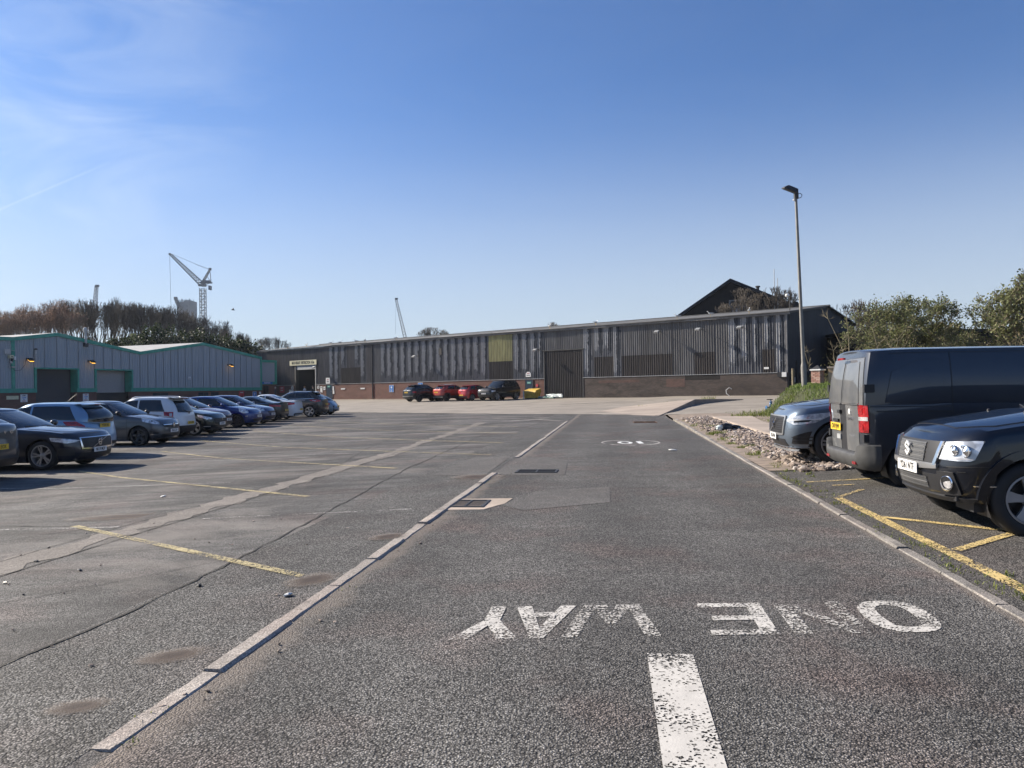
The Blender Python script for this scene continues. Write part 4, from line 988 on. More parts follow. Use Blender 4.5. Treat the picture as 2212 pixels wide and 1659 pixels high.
sign('blue RECEPTION sign over the small annex door', -10.95, 2.76, 2.0, .26, 'signblue', [('RECEPTION', 0, .24, 'white', .9)], y=-.19, FM=GM)
sign('white KEEP CLEAR notice left of the dark roller door', 21.0, 1.40, .62, .66, 'white', [('KEEP', .22, .16, 'signblack', .8), ('CLEAR', .05, .16, 'signblue', .8), ('NO', -.1, .12, 'signblue', .8), ('PARKING', -.24, .09, 'signred', .9)], y=.03, FM=GM)
sign('white KEEP CLEAR notice between the two roller doors', 15.0, 1.39, .60, .66, 'white', [('KEEP', .22, .15, 'signred', .8), ('CLEAR', .05, .15, 'signblue', .8), ('NO', -.1, .12, 'signblue', .8), ('PARKING', -.24, .09, 'signred', .9)], y=.03, FM=GM)
sign('long blank cream plate at the far left under the green band', 22.0, 1.46, 1.05, .30, 'cream', [], y=.03, FM=GM)
sign('blue notice below the band near the reception annex', -8.3, 1.35, .7, .75, 'signblue', [('P', .05, .4, 'white', 1)], y=.03, FM=GM, border='white')
sign('red notice on the brick near the reception annex', -6.0, 1.5, .9, .65, 'signred', [('DANGER', .12, .16, 'white', .8)], y=.03, FM=GM)
sign('small white notice beside the reception door', -9.3, 1.55, .35, .3, 'white', [], y=.03, FM=GM)
for x, z, l in [(20.75, 4.69, 'lit amber lamp left of the dark roller door'), (14.7, 4.70, 'lit amber lamp between the two roller doors'), (-3.72, 4.82, 'lit amber lamp on the right hand gable')]:
    flood(l, x, z, True, GM, .42, ('steel_dark', 'steel_dark'))
t = on_wall('flue', 'tall galvanised flue with a cowl rising past the green fascia', 'flue', 15.08, .15, 6.0, None, GM)
box('flue_box', 'steel_dark', t, -.22, .14, -.1, .12, .0, .35); MB().tube([(0, .05, .3), (0, .05, 1.35)], .10, 10).build('pipe', M['galv'], t, True)
MB().lathe([(0, 1.3), (.13, 1.3), (.2, 1.5), (.16, 1.72), (0, 1.8)], 10).build('cowl', M['galv'], t, True)
t = on_wall('flue', 'short grey vent pipe on the cladding left of the dark roller door', 'flue', 19.97, .05, 5.2, None, GM)
MB().tube([(0, .12, -.4), (0, .12, .35)], .09, 10).build('pipe', M['galv'], t, True); MB().lathe([(0, .3), (.12, .3), (.12, .42), (0, .46)], 10).build('cowl', M['black'], t).location = (0, .12, 0); box('pipe_bracket', 'galv', t, -.12, .12, -.05, .08, -.2, .0)
t = on_wall('alarm_cluster', 'cluster of grey alarm and camera boxes on the green corner strip', 'camera', 22.1, .1, 4.9, None, GM)
box('flat_panel', 'galv', t, .1, .62, 0, .06, .18, .58); MB().tube([(.1, .04, .5), (-.4, .1, .42)], .02, 6).build('arm', M['galv'], t)
box('camera_body', 'cream', t, .05, .35, .05, .32, -.18, .08); MB().lathe([(0, .33), (.05, .33), (.05, .34), (0, .34)], 10, 'y').build('lens', M['black'], t).location = (.2, 0, -.05)
box('white_housing', 'white', t, -.28, -.12, .02, .18, -.32, -.02); box('bracket', 'steel_dark', t, -.05, .05, 0, .12, -.5, -.1); box('lower_box', 'galv', t, .0, .25, .02, .12, -.58, -.42); box('shelf', 'galv', t, -.3, .3, 0, .1, -.95, -.85)
MB().tube([(.25, .1, -.2), (.2, .12, -.8), (-.2, .12, -1.2), (-.7, .12, -1.15), (-1.1, .1, -.7), (-1.25, .06, -.15)], .018, 6).build('cable', M['black'], t)
t = on_wall('alarm_box', 'small white alarm box on the right hand gable', 'box', 2.31, .08, 3.25, None, GM); box('case', 'white', t, -.13, .13, 0, .1, -.15, .15); box('strobe', 'galv', t, -.06, .06, .1, .13, -.12, -.02)

# ================================================================== BUILDINGS BEHIND
# dark gable house behind the warehouse
def gable_house(name, label, x0, z0, xp, zp, x1, z1, Y, depth, yaw, wall, roof, base=0):
    t = thing(name, label, 'building', (xp, Y, 0), yaw)
    a, c = x0-xp, x1-xp
    MB().prism([(a, 0, base), (c, 0, base), (c, 0, z1), (0, 0, zp), (a, 0, z0)], (0, depth, 0)).build('wall', M[wall], t)
    for (p, zq, q, zr) in [(a, z0, 0, zp), (0, zp, c, z1)]:
        ex = .5; L_ = math.hypot(q-p, zr-zq); ux, uz = (q-p)/L_, (zr-zq)/L_
        if p == a: P0, P1 = (p-ux*ex, zq-uz*ex), (q, zr)
        else: P0, P1 = (p, zq), (q+ux*ex, zr+uz*ex)
        MB().prism([(P0[0], -.45, P0[1]+.02), (P1[0], -.45, P1[1]+.02), (P1[0], -.45, P1[1]+.38), (P0[0], -.45, P0[1]+.38)], (0, depth+.9, 0)).build('roof', M[roof], t)
    return t
sG = 1661/86
dk = gable_house('brick_building', 'tall nearly black gabled brick building behind the warehouse roof', (1460-1106)/sG, 9.0, (1582-1106)/sG, 13.1, (1735-1106)/sG, 9.3, 86, 13, R(-20), 'brick_dark', 'slate')
w_ = MB().box(-.1, 1.7, -.08, 0, 9.5, 11.0).build('window', M['dark_void'], dk); 
for (x0, x1, z0, z1) in [(-.2, 1.8, 10.95, 11.1), (-.2, -.05, 9.0, 11.0), (1.65, 1.8, 9.4, 11), (.75, .85, 9.5, 10.95), (-.1, 1.7, 10.3, 10.38)]: MB().box(x0, x1, -.16, -.08, z0, z1).build('window_frame', M['gutter'], w_)
MB().box(.15, 1.1, -.12, -.08, 9.6, 10.2).build('pane', M['shutter'], w_)
for i, s_ in enumerate([.36, .62, .68, .86, .90]):
    x = s_*(153/sG); z = 13.1-(3.8)*s_; MB().lathe([(0, z), (.16, z), (.16, z+.75), (.26, z+.75), (.26, z+.9), (0, z+.95)], 8).build('roof_vent', M['steel_dark'], dk).location = (x, 1.0+i*.3, 0)
for x in (1676.5, 1683.5):
    X = (x-1106)/1661*84; t = thing('aerial', 'thin aerial mast above the dark roof, %s one' % ('left' if x < 1680 else 'right'), 'aerial', (X, 84, 8), 0); MB().tube([(0, 0, 0), (0, 0, 6.2 if x < 1680 else 5.2)], .035, 6).build('mast', M['galv'], t)
# long dark building behind the shrubs on the right
t = thing('brick_building', 'long low dark building behind the shrubs on the right', 'building', (42, 63, 0), 0)
MB().box(-14, 30, 0, 12, -.5, 5.6).build('wall', M['brick_dark'], t); MB().box(-14.3, 30, -.3, 12, 5.6, 5.85).build('roof', M['slate'], t)
# dark slate roofed shed below the bare trees
t = thing('old_shed', 'old dark slate roofed shed behind the green trimmed building', 'building', (-52, 108, 0), R(8))
MB().prism([(-4, 0, 0), (15, 0, 0), (15, 0, 8.0), (-1, 0, 9.7), (-4, 0, 8.1)], (0, 14, 0)).build('wall', M['slate'], t)
MB().prism([(-4.3, -.3, 8.0), (-1, -.3, 9.8), (-1, -.3, 10.0), (-4.3, -.3, 8.2)], (0, 14.5, 0)).build('roof', M['slate'], t); MB().prism([(-1, -.3, 9.8), (15.4, -.3, 8.0), (15.4, -.3, 8.2), (-1, -.3, 10.0)], (0, 14.5, 0)).build('roof', M['slate'], t)

# ================================================================== BRICK PIER, WALL, GATE
def pier():
    t = thing('brick_pier', 'square red brick gate pier with a dark pyramid cap and white band', 'pier', (15.2, 38.2, H(15.2, 38.2)), R(-48))
    rr = random.Random(8); w_ = .46; MB().box(-w_/2+.03, w_/2-.03, -w_/2+.03, w_/2-.03, 0, 1.98).build('mortar_core', M['kerbp'], t)
    ms = []
    for k in range(3):
        m = simple('pier_brick_%d' % k, [(.40, .24, .19), (.33, .18, .14), (.46, .31, .25)][k], .9, 0, .2, 12, .4); 
        ms.append([MB().box(0, .215, 0, .1, 0, .063).mesh('brick', m), MB().box(0, .1, 0, .1, 0, .063).mesh('brick', m)])
    for c in range(26):
        z = .01+c*.075
        if z < .85: continue
        for side in range(4):
            lay = [(0, 0), (.235, 0)] if (c+side) % 2 == 0 else [(0, 1), (.12, 0), (.345, 1)]
            for (off, kind) in lay:
                me = ms[rr.randrange(3)][kind]; a = side*math.pi/2; px, py = -w_/2+off, -w_/2-.004
                o = obj('brick', me, t, (math.cos(a)*px-math.sin(a)*py, math.sin(a)*px+math.cos(a)*py, z), (0, 0, a))
    MB().box(-w_/2-.05, w_/2+.05, -w_/2-.05, w_/2+.05, 1.985, 2.05).build('cap_band', M['white'], t)
    h_ = w_/2+.04; MB().add([(-h_, -h_, 2.052), (h_, -h_, 2.052), (h_, h_, 2.052), (-h_, h_, 2.052), (0, 0, 2.26)], [(0, 1, 4), (1, 2, 4), (2, 3, 4), (3, 0, 4), (3, 2, 1, 0)]).build('cap', M['slate'], t)
pier()
t = thing('boundary_wall', 'crumbling peach coloured rendered wall behind the van', 'wall', (15.6, 37.9, .1), R(-33)); MB().box(0, 16, 0, .35, 0, 2.2).build('render', simple('peach_render', (.42, .30, .19), .95, 0, .3, 2.5, .6, .5, 6), t); MB().box(-.05, 16, -.05, .4, 2.2, 2.28).build('coping', M['kerbp'], t)
t = thing('gate', 'black steel gate standing open beside the van', 'gate', (15.0, 33.6, .3), R(80)); MB().box(0, .08, 0, .08, 0, 2.0).build('gate_post', M['black'], t); MB().box(.08, 1.6, .02, .06, .9, 1.95).build('gate_panel', M['black'], t)
for k in range(2): MB().box(.08, 1.6, .0, .08, .84+k*1.1, .9+k*1.1).build('rail', M['black'], t)
t = thing('fence_post', 'grey timber post in shadow beside the lamp post', 'post', (17.0, 46.5, .4), 0); MB().box(-.06, .06, -.06, .06, 0, 2.1).build('post', M['barkC'], t)
# ================================================================== VEHICLES
def sm(pts, s, d=.10):
    xs = [p[0] for p in pts]; ys = [p[1] for p in pts]
    return sum(float(np.interp(s+k*d, xs, ys))*w for k, w in ((-1, .2), (-.5, .2), (0, .2), (.5, .2), (1, .2)))
PRE = {
 'hatch': dict(L=4.0, W=1.74, H=1.49, r=.315, fo=.80, wb=2.51, sill=.20, bz=.23, zs=[(0, .74), (.12, .80), (.9, .95), (1.3, 1.0), (3.0, 1.03), (3.75, 1.05), (4.0, .98)], sw=.95, srf=1.95, srr=3.45, sb=3.88, wing=.0,
               roof=[(1.7, 1.41), (2.3, 1.475), (3.0, 1.47), (3.6, 1.38)], nf=2.6, nr=2.8, wt=.70),
 'mpv': dict(L=4.05, W=1.72, H=1.53, r=.31, fo=.78, wb=2.54, sill=.20, bz=.22, zs=[(0, .74), (.15, .82), (.8, .97), (1.2, 1.0), (3.0, 1.02), (3.8, 1.0), (4.05, .92)], sw=.80, srf=1.85, srr=3.60, sb=3.98, wing=.0,
               roof=[(1.6, 1.42), (2.2, 1.51), (3.2, 1.51), (3.8, 1.44)], nf=2.5, nr=2.8, wt=.72),
 'estate': dict(L=4.76, W=1.85, H=1.43, r=.345, fo=.87, wb=2.87, sill=.19, bz=.22, zs=[(0, .76), (.10, .82), (.8, .91), (1.5, .965), (3.2, .99), (4.4, 1.01), (4.76, .98)], sw=1.30, srf=2.25, srr=4.2, sb=4.66, wing=.0,
               roof=[(2.1, 1.37), (2.7, 1.43), (3.6, 1.42), (4.4, 1.35)], nf=2.8, nr=3.0, wt=.72),
 'suv': dict(L=4.4, W=1.82, H=1.61, r=.36, fo=.86, wb=2.65, sill=.28, bz=.29, zs=[(0, .90), (.12, .96), (.8, 1.06), (1.3, 1.10), (3.2, 1.14), (4.1, 1.16), (4.4, 1.08)], sw=1.15, srf=2.0, srr=3.75, sb=4.28, wing=.0,
               roof=[(1.9, 1.54), (2.5, 1.60), (3.4, 1.59), (4.0, 1.52)], nf=2.9, nr=3.0, wt=.74),
 'bigsuv': dict(L=4.75, W=1.95, H=1.82, r=.385, fo=.85, wb=2.9, sill=.32, bz=.33, zs=[(0, .98), (.12, 1.04), (.8, 1.14), (1.3, 1.17), (3.2, 1.22), (4.5, 1.24), (4.75, 1.18)], sw=1.20, srf=1.95, srr=4.25, sb=4.66, wing=.0,
               roof=[(1.9, 1.75), (2.6, 1.82), (3.6, 1.82), (4.5, 1.78)], nf=3.2, nr=3.4, wt=.78),
 'coupe': dict(L=4.7, W=1.85, H=1.39, r=.335, fo=.88, wb=2.82, sill=.18, bz=.21, zs=[(0, .72), (.10, .79), (.8, .88), (1.4, .94), (3.2, .98), (4.3, 1.03), (4.7, 1.02)], sw=1.3, srf=2.25, srr=3.15, sb=4.40, wing=.0,
               roof=[(2.1, 1.33), (2.7, 1.385), (3.2, 1.36), (3.8, 1.25)], nf=2.8, nr=2.8, wt=.68),
 'beetle': dict(L=4.1, W=1.72, H=1.50, r=.32, fo=.80, wb=2.51, sill=.20, bz=.22, zs=[(0, .68), (.15, .78), (.8, .92), (1.2, .97), (2.8, .97), (3.5, .93), (3.9, .80), (4.1, .66)], sw=.95, srf=1.75, srr=2.75, sb=3.72, wing=.0,
               roof=[(1.6, 1.40), (2.1, 1.49), (2.7, 1.47), (3.3, 1.32)], nf=2.2, nr=2.0, wt=.66),
 'van': dict(L=4.96, W=1.92, H=1.94, r=.335, fo=.90, wb=3.275, sill=.25, bz=.28, zs=[(0, .92), (.15, 1.0), (.8, 1.12), (1.2, 1.18), (3.2, 1.2), (4.96, 1.2)], sw=.75, srf=1.75, srr=4.78, sb=4.93, wing=.0,
               roof=[(1.6, 1.82), (2.2, 1.93), (4.4, 1.94), (4.9, 1.90)], nf=2.8, nr=5.0, wt=.865),
}
_whl = {}
def wheel_meshes(r, rr_, n, style, mats):
    key = (r, rr_, n, style, mats[0].name)
    if key in _whl: return _whl[key]
    w = .215 if r < .35 else .24
    prof = [(rr_-.01, -w/2+.02), (rr_+.02, -w/2), (r-.05, -w/2-.006), (r-.018, -w/2+.012), (r, -w/2+.035), (r, -.03), (r-.008, -.028), (r-.008, -.02), (r, -.018), (r, .018), (r-.008, .02), (r-.008, .028), (r, .03), (r, w/2-.035), (r-.018, w/2-.012), (r-.05, w/2+.006), (rr_+.02, w/2), (rr_-.01, w/2-.02)]
    ty = MB().lathe(prof, 40, 'y').mesh('tyre', M['rubber'], True, 50)
    b = MB(); b.cm = 0
    b.lathe([(rr_+.004, w/2-.018), (rr_+.004, w/2-.004), (rr_-.012, w/2-.002), (rr_-.02, w/2-.02), (rr_-.035, w/2-.06), (rr_-.05, -w/2+.03)], 40, 'y')
    yo = w/2-.035; hub = .062
    for k in range(n):
        a0 = 2*math.pi*k/n; 
        def sp(a_off, wi, wo, y0, y1):
            a = a0+a_off; ca, sa = math.cos(a), math.sin(a); t = (-sa, ca); P = []
            for (rad, ww, yy) in ((hub*.6, wi, y0), (rr_*.55, (wi+wo)/2*.85, (y0+y1)/2+.006), (rr_-.008, wo, y1)):
                for sg in (-1, 1): P.append((ca*rad+t[0]*sg*ww, yy, sa*rad+t[1]*sg*ww))
            Q = [(p[0], p[1]-.03, p[2]) for p in P]; b.add(P+Q, [(0, 1, 3, 2), (2, 3, 5, 4), (0, 2, 8, 6), (2, 4, 10, 8), (1, 7, 9, 3), (3, 9, 11, 5)])
        if style == 'twin': sp(-.16, .014, .022, yo, yo+.012); sp(.16, .014, .022, yo, yo+.012)
        elif style == 'wide': sp(0, .030, .060, yo-.012, yo+.012)
        elif style == 'blade': sp(0, .05, .03, yo-.01, yo+.012); sp(.2, .012, .014, yo-.015, yo+.008)
        else: sp(0, .026, .036, yo-.006, yo+.012)
    b.lathe([(0, yo+.012), (.03, yo+.012), (.05, yo+.004), (.07, yo-.015), (.075, yo-.04)], 20, 'y')
    if style == 'wide':
        for k in range(5):
            a = 2*math.pi*k/5+.6; b.cm = 1; b.lathe([(0, .0), (.011, 0), (.011, -.02)], 8, 'y', Matrix.Translation((math.cos(a)*.052, yo+.008, math.sin(a)*.052))); b.cm = 0
    b.cm = 1; b.lathe([(0, -.02), (rr_*.62, -.02), (rr_*.62, -.03), (rr_-.02, -.04)], 28, 'y')
    ri = b.mesh('rim', [mats[0], mats[1]], True, 35)
    _whl[key] = (ty, ri); return ty, ri

class Car:
    def __init__(s, kind, name, label, cat, pos, yaw, paint, **kw):
        P = dict(PRE[kind]); P.update({k: v for k, v in kw.items() if k in P}); s.P = P; s.kw = kw
        # scale s-profiles if the length differs from the preset
        k = P['L']/PRE[kind]['L']
        s.zs_ = [(a*k, z+kw.get('dzs', 0)) for a, z in P['zs']]; dh = P['H']-PRE[kind]['H']
        s.roof_ = [(a*k, z+dh) for a, z in P['roof']]
        for q in ('sw', 'srf', 'srr', 'sb'): 
            if q not in kw: P[q] = P[q]*k
        s.t = thing(name, label, cat, (pos[0], pos[1], pos[2]), yaw, kw.get('group')); s.paint = paint
        s.trim = M['black']; s.cutf = P['fo']; s.cutr = P['fo']+P['wb']
        s.sf = .46; s.sr = P['L']-.46
        s.body()
    # ---- surfaces. s from nose, returns local xyz (x forward)
    def zs(s, a): return sm(s.zs_, a, .12)
    def zr(s, a): return sm(s.roof_, a, .25)
    def vs(s, t): return float(np.interp(t, [0, .12, .35, .55, .8, .93, 1], s.kw.get('vs', [.925, .955, .985, 1.0, .985, .965, .93])))
    def xf(s, t): return float(np.interp(t, [0, .12, .3, .5, .75, .9, 1], s.kw.get('nose', [.10, .03, .0, .01, .03, .07, .15])))
    def xr(s, t): return float(np.interp(t, [0, .12, .3, .5, .75, .9, 1], s.kw.get('tail', [.10, .03, .0, .015, .05, .06, .09])))
    def hw(s, a, t):
        P = s.P; tp = 1-.035*((a-P['L']/2)/(P['L']/2))**2 - .0
        return P['W']/2*s.vs(t)*tp
    def Bs(s, a, z, side=1, off=0):      # body side
        z0 = s.P['bz']; t = (z-z0)/(s.zs(a)-z0); t = min(1, max(0, t)); return Vector((s.P['L']/2-a, side*(s.hw(a, t)+off), z))
    def Bq(s, q, z, end=1, side=1):      # q 0 centre of nose .. 1 corner, >1 along the side (m)
        P = s.P; z0 = P['bz']; q = max(0.0, q)
        if q > 1: a = s.sf+(q-1) if end > 0 else s.sr-(q-1); return s.Bs(a, z, side)
        n = P['nf'] if end > 0 else P['nr']; ph = math.pi/2*(1-q)
        a0 = s.sf if end > 0 else s.sr
        ae = .25 if end > 0 else P['L']-.25
        t = min(1, max(0, (z-z0)/(s.zs(ae if q < .9 else a0)-z0))); x_ = s.xf(t) if end > 0 else P['L']-s.xr(t)
        sn, cs = max(0, math.sin(ph))**(2/n), max(0, math.cos(ph))**(2/n); a = a0+(x_-a0)*sn
        return Vector((P['L']/2-a, side*s.hw(a0, t)*cs, z))
    def ghx(s, t):
        P = s.P; f = P['sw']+(P['srf']-P['sw'])*t-.05*math.sin(math.pi*t); b_ = P['sb']+(P['srr']-P['sb'])*t+s.kw.get('bulge_r', .05)*math.sin(math.pi*t); return f, b_
    def ghw(s, t): P = s.P; wt = P['wt']; return P['W']/2*(s.kw.get('g0', .918)*(1-t)+wt*t)+.035*math.sin(math.pi*t)*P['W']/2
    def Gs(s, a, t, side=1):
        f, b_ = s.ghx(t); w = s.ghw(t); pf, pr = .50, s.kw.get('pr', .40); n1, n2 = 2.3, s.kw.get('gnr', 2.6); y = w
        if a < f+pf: y = w*max(0, 1-min(1, max(0, (f+pf-a)/pf))**n1)**(1/n1)
        if a > b_-pr: y = w*max(0, 1-min(1, max(0, (a-b_+pr)/pr))**n2)**(1/n2)
        zb = s.zs(a)-.012; return Vector((s.P['L']/2-a, side*y, zb+(s.zr(a)-zb)*t))
    def Gf(s, yf, t, end=1):
        f, b_ = s.ghx(t); w = s.ghw(t); pf, pr = .50, s.kw.get('pr', .40); n1, n2 = 2.3, s.kw.get('gnr', 2.6); q = min(1, abs(yf))
        a = f+pf-pf*(1-q**n1)**(1/n1) if end > 0 else b_-pr+pr*(1-q**n2)**(1/n2)
        zb = s.zs(a)-.012; return Vector((s.P['L']/2-a, w*yf, zb+(s.zr(a)-zb)*t))
    # ---- patch on a surface
    def patch(s, name, S, lo, hi, mat, off=.004, thick=.012, nu=14, nv=6, parent=None, label=None, smooth=True):
        def pl(pts, u):
            L_ = [0]
            for a, b_ in zip(pts[:-1], pts[1:]): L_.append(L_[-1]+math.hypot(a[0]-b_[0], a[1]-b_[1]))
            if L_[-1] == 0: return pts[0]
            d = u*L_[-1]; return (float(np.interp(d, L_, [p[0] for p in pts])), float(np.interp(d, L_, [p[1] for p in pts])))
        C = Vector((0, 0, .75)); e = .004; rows, inn = [], []
        for j in range(nv+1):
            r_, r2 = [], []
            for i in range(nu+1):
                a = pl(lo, i/nu); c = pl(hi, i/nu); p = (a[0]+(c[0]-a[0])*j/nv, a[1]+(c[1]-a[1])*j/nv)
                X = S(*p); dx = S(p[0]+e, p[1])-S(p[0]-e, p[1]); dz = S(p[0], p[1]+e)-S(p[0], p[1]-e); n_ = dx.cross(dz)
                if n_.length < 1e-9: n_ = X-C
                n_.normalize()
                if n_.dot(Vector((X.x*.35, X.y, X.z-.6))) < 0 and n_.dot(X-C) < 0: n_ = -n_
                elif n_.dot(X-C) < 0: n_ = -n_
                r_.append(tuple(X+n_*off)); r2.append(tuple(X+n_*(off-thick)))
            rows.append(r_); inn.append(r2)
        b = MB(); b.grid(rows)
        ring = [(0, i) for i in range(nu)]+[(j, nu) for j in range(nv)]+[(nv, i) for i in range(nu, 0, -1)]+[(j, 0) for j in range(nv, 0, -1)]
        O = [rows[j][i] for j, i in ring]; I = [inn[j][i] for j, i in ring]; b.grid([O, I], True)
        # consistent outward winding
        p0, p1, p2 = (Vector(rows[nv//2][nu//2]), Vector(rows[nv//2][nu//2+1 if nu > 1 else nu]), Vector(rows[min(nv, nv//2+1)][nu//2]))
        nn = (p1-p0).cross(p2-p0)
        if nn.dot(p0-C) < 0: b.f = [f[::-1] for f in b.f]
        o = b.build(name, mat, parent or s.t, smooth, 50)
        if label: o['label'] = label
        return o
    def both(s, fn):
        return [fn(1), fn(-1)]
    # ---- main shell
    def body(s):
        P = s.P; L_ = P['L']; r = P['r']; ra = r+.045; cf, cr = P['fo'], P['fo']+P['wb']; cz = r
        st = set()
        for c in (cf, cr):
            for k in range(15): st.add(round(c-ra*math.cos(math.pi*k/14), 4))
        x = s.sf
        while x < s.sr: st.add(round(x, 4)); x += .13
        st.add(s.sr); st = sorted(a for a in st if s.sf <= a <= s.sr)
        S2 = [st[0]]
        for a in st[1:]:
            if a-S2[-1] > .012: S2.append(a)
        st = S2
        def zlow(a):
            z = P['sill'] if cf+ra < a < cr-ra else P['bz']-.0
            for c in (cf, cr):
                if abs(a-c) < ra: z = max(P['sill'], cz+math.sqrt(max(0, ra*ra-(a-c)**2)))
            return z
        K = 14; nn = 9; z0 = P['bz']
        cols = []   # each: (list of K+1 points) for side +1
        def col_side(a):
            zl, zt = zlow(a), s.zs(a); pts = []
            for k in range(K+1):
                z = zl+(zt-zl)*(k/K); t = max(0, (z-z0)/(zt-z0)); pts.append((L_/2-a, s.hw(a, min(1, t)), z))
            return pts
        def col_end(q, end):
            a0 = s.sf if end > 0 else s.sr; n = P['nf'] if end > 0 else P['nr']; ph = math.pi/2*(1-q); pts = []
            for k in range(K+1):
                t = k/K; x_ = s.xf(t) if end > 0 else L_-s.xr(t); a = a0+(x_-a0)*math.sin(ph)**(2/n)
                zl = P['bz']; z = zl+(s.zs(a)-zl)*t; pts.append((L_/2-a, s.hw(a0, t)*math.cos(ph)**(2/n), z))
            return pts
        qs = [0, .08, .18, .3, .42, .54, .66, .78, .88, .95]
        cols = [col_end(q, 1) for q in qs]+[col_side(a) for a in st]+[col_end(q, -1) for q in qs[::-1]]
        left = cols; right = [[(p[0], -p[1], p[2]) for p in c] for c in cols]
        b = MB(); b.grid(left); b.f = [f[::-1] for f in b.f]; nb = len(b.f)
        b.grid(right)
        # top cap
        Mx = 12; rows = []
        cr_h = s.kw.get('crown', .055)
        for c in cols:
            p = c[-1]; a = L_/2-p[0]; w = p[1]
            crn = cr_h*min(1, max(0.0, (w/(P['W']*.45))))
            row = []
            for j in range(Mx+1):
                f = -1+2*j/Mx; f = math.copysign(abs(f)**.8, f)
                y = w*f; row.append((p[0], y, p[2]+crn*(1-abs(f)**3.0)))
            rows.append(row)
        b.grid(rows); 
        s.shell = b.build('body', s.paint, s.t, True, 38)
        # weld
        import bmesh
        bm = bmesh.new(); bm.from_mesh(s.shell.data); bmesh.ops.remove_doubles(bm, verts=bm.verts, dist=.0008); bmesh.ops.recalc_face_normals(bm, faces=bm.faces)
        bm.to_mesh(s.shell.data); bm.free(); 
        me = s.shell.data
        s.shell.data.polygons.foreach_set('use_smooth', [True]*len(me.polygons)); s.shell.data.set_sharp_from_angle(angle=R(38))
        # roof / cabin
        b = MB(); rows = []; NT = 9
        ts = [0, .12, .25, .4, .55, .7, .82, .9, .96, 1.0]
        qf = [0, .15, .3, .45, .6, .72, .82, .9, .96]
        for t in ts:
            f, b_ = s.ghx(t); w = s.ghw(t)*(1 if t < .9 else 1-.0*(t-.9)); pf, pr = .50, s.kw.get('pr', .40); ring = []
            for q in qf: ring.append(s.Gf(q, t, 1))
            k = 14
            for i in range(k+1): a = f+pf+(b_-pr-f-pf)*i/k; ring.append(s.Gs(a, t, 1))
            for q in qf[::-1]: ring.append(s.Gf(q, t, -1))
            rows.append([tuple(p) for p in ring])
        rl = [[(p[0], -p[1], p[2]) for p in r_] for r_ in rows]
        b.grid(rows); b.grid(rl)
        cap = []
        for p in rows[-1]:
            w = p[1]; cap.append([(p[0], w*f, p[2]+.045*min(1, w/(P['W']*.3))*(1-abs(f)**3.2)) for f in [math.copysign(abs(-1+2*j/12)**.75, -1+2*j/12) for j in range(13)]])
        b.grid(cap)
        s.cab = b.build('roof', s.kw.get('roofmat', s.paint), s.t, True, 60)
        bm = bmesh.new(); bm.from_mesh(s.cab.data); bmesh.ops.remove_doubles(bm, verts=bm.verts, dist=.001); bmesh.ops.recalc_face_normals(bm, faces=bm.faces); bm.to_mesh(s.cab.data); bm.free()
        s.cab.data.polygons.foreach_set('use_smooth', [True]*len(s.cab.data.polygons)); s.cab.data.set_sharp_from_angle(angle=R(50))
        # underbody and arch liners
        b = MB(); W2 = P['W']/2; b.box(-L_/2+.35, L_/2-.35, -W2+.30, W2-.30, P['sill']-.02, .75); b.box(L_/2-cf-.0-P['wb']+ra, L_/2-cf-ra, -W2+.08, W2-.08, P['sill']-.01, .6)
        b.box(-L_/2+.16, -L_/2+.6, -W2+.2, W2-.2, P['bz']+.01, .6); b.box(L_/2-.6, L_/2-.16, -W2+.2, W2-.2, P['bz']+.01, .6)
        for c in (cf, cr):
            for sg in (-1, 1):
                row = [[(L_/2-c-(ra-.004)*math.cos(math.pi*k/14), sg*y, cz+(ra-.004)*math.sin(math.pi*k/14)) for k in range(-2, 17)] for y in (W2*.95, W2-.34)]
                b.grid(row)
        b.build('underbody', M['black'], s.t)
        # wheels
        mats = s.kw.get('rim', (M['alloy'], M['alloy_dark'])); rr_ = s.kw.get('rr', r-.085); n = s.kw.get('spokes', 5); sty = s.kw.get('style', 'plain')
        ty, ri = wheel_meshes(r, rr_, n, sty, mats); yo = W2-.035-.1075
        for c in (cf, cr):
            for sg in (1, -1):
                w = bpy.data.objects.new('wheel', None); link(w, s.t); w.location = (L_/2-c, sg*yo, r); w.rotation_euler = (0, s.kw.get('wrot', .3)+c, 0 if sg > 0 else math.pi)
                obj('tyre', ty, w); obj('rim', ri, w)
    # ---- dressing
    def glass(s, side_windows, ws=(.06, .93, .86), rw=(.12, .88, .80), rearw=True):
        t0, t1, f = ws
        s.patch('windscreen', lambda a, t: s.Gf(a, t, 1), [(-f, t0), (f, t0)], [(-f*.97, t1), (f*.97, t1)], M['glass'], .004, .02, 20, 8)
        if rearw:
            t0, t1, f = rw
            s.patch('rear_window', lambda a, t: s.Gf(a, t, -1), [(-f, t0), (f, t0)], [(-f*.93, t1), (f*.93, t1)], s.kw.get('rglass', M['glass']), .004, .02, 20, 8)
        for (b0, u0, b1, u1) in side_windows:
            for sg in (1, -1):
                s.patch('side_window', lambda a, t, sg=sg: s.Gs(a, t, sg), [(b0, .07), (b1, .07)], [(u0, .86), (u1, .86)], M['glass'], .004, .02, 12, 5)
    def outline_trim(s, b0, u0, b1, u1, mat, side=(1, -1), w=.03):
        for sg in side:
            S = lambda a, t, sg=sg: s.Gs(a, t, sg)
            s.patch('window_trim', S, [(b0, .02), (b1, .02)], [(b0, .065), (b1, .065)], mat, .008, .02, 14, 1)
            s.patch('window_trim', S, [(u0, .865), (u1, .865)], [(u0, .90), (u1, .90)], mat, .008, .02, 14, 1)
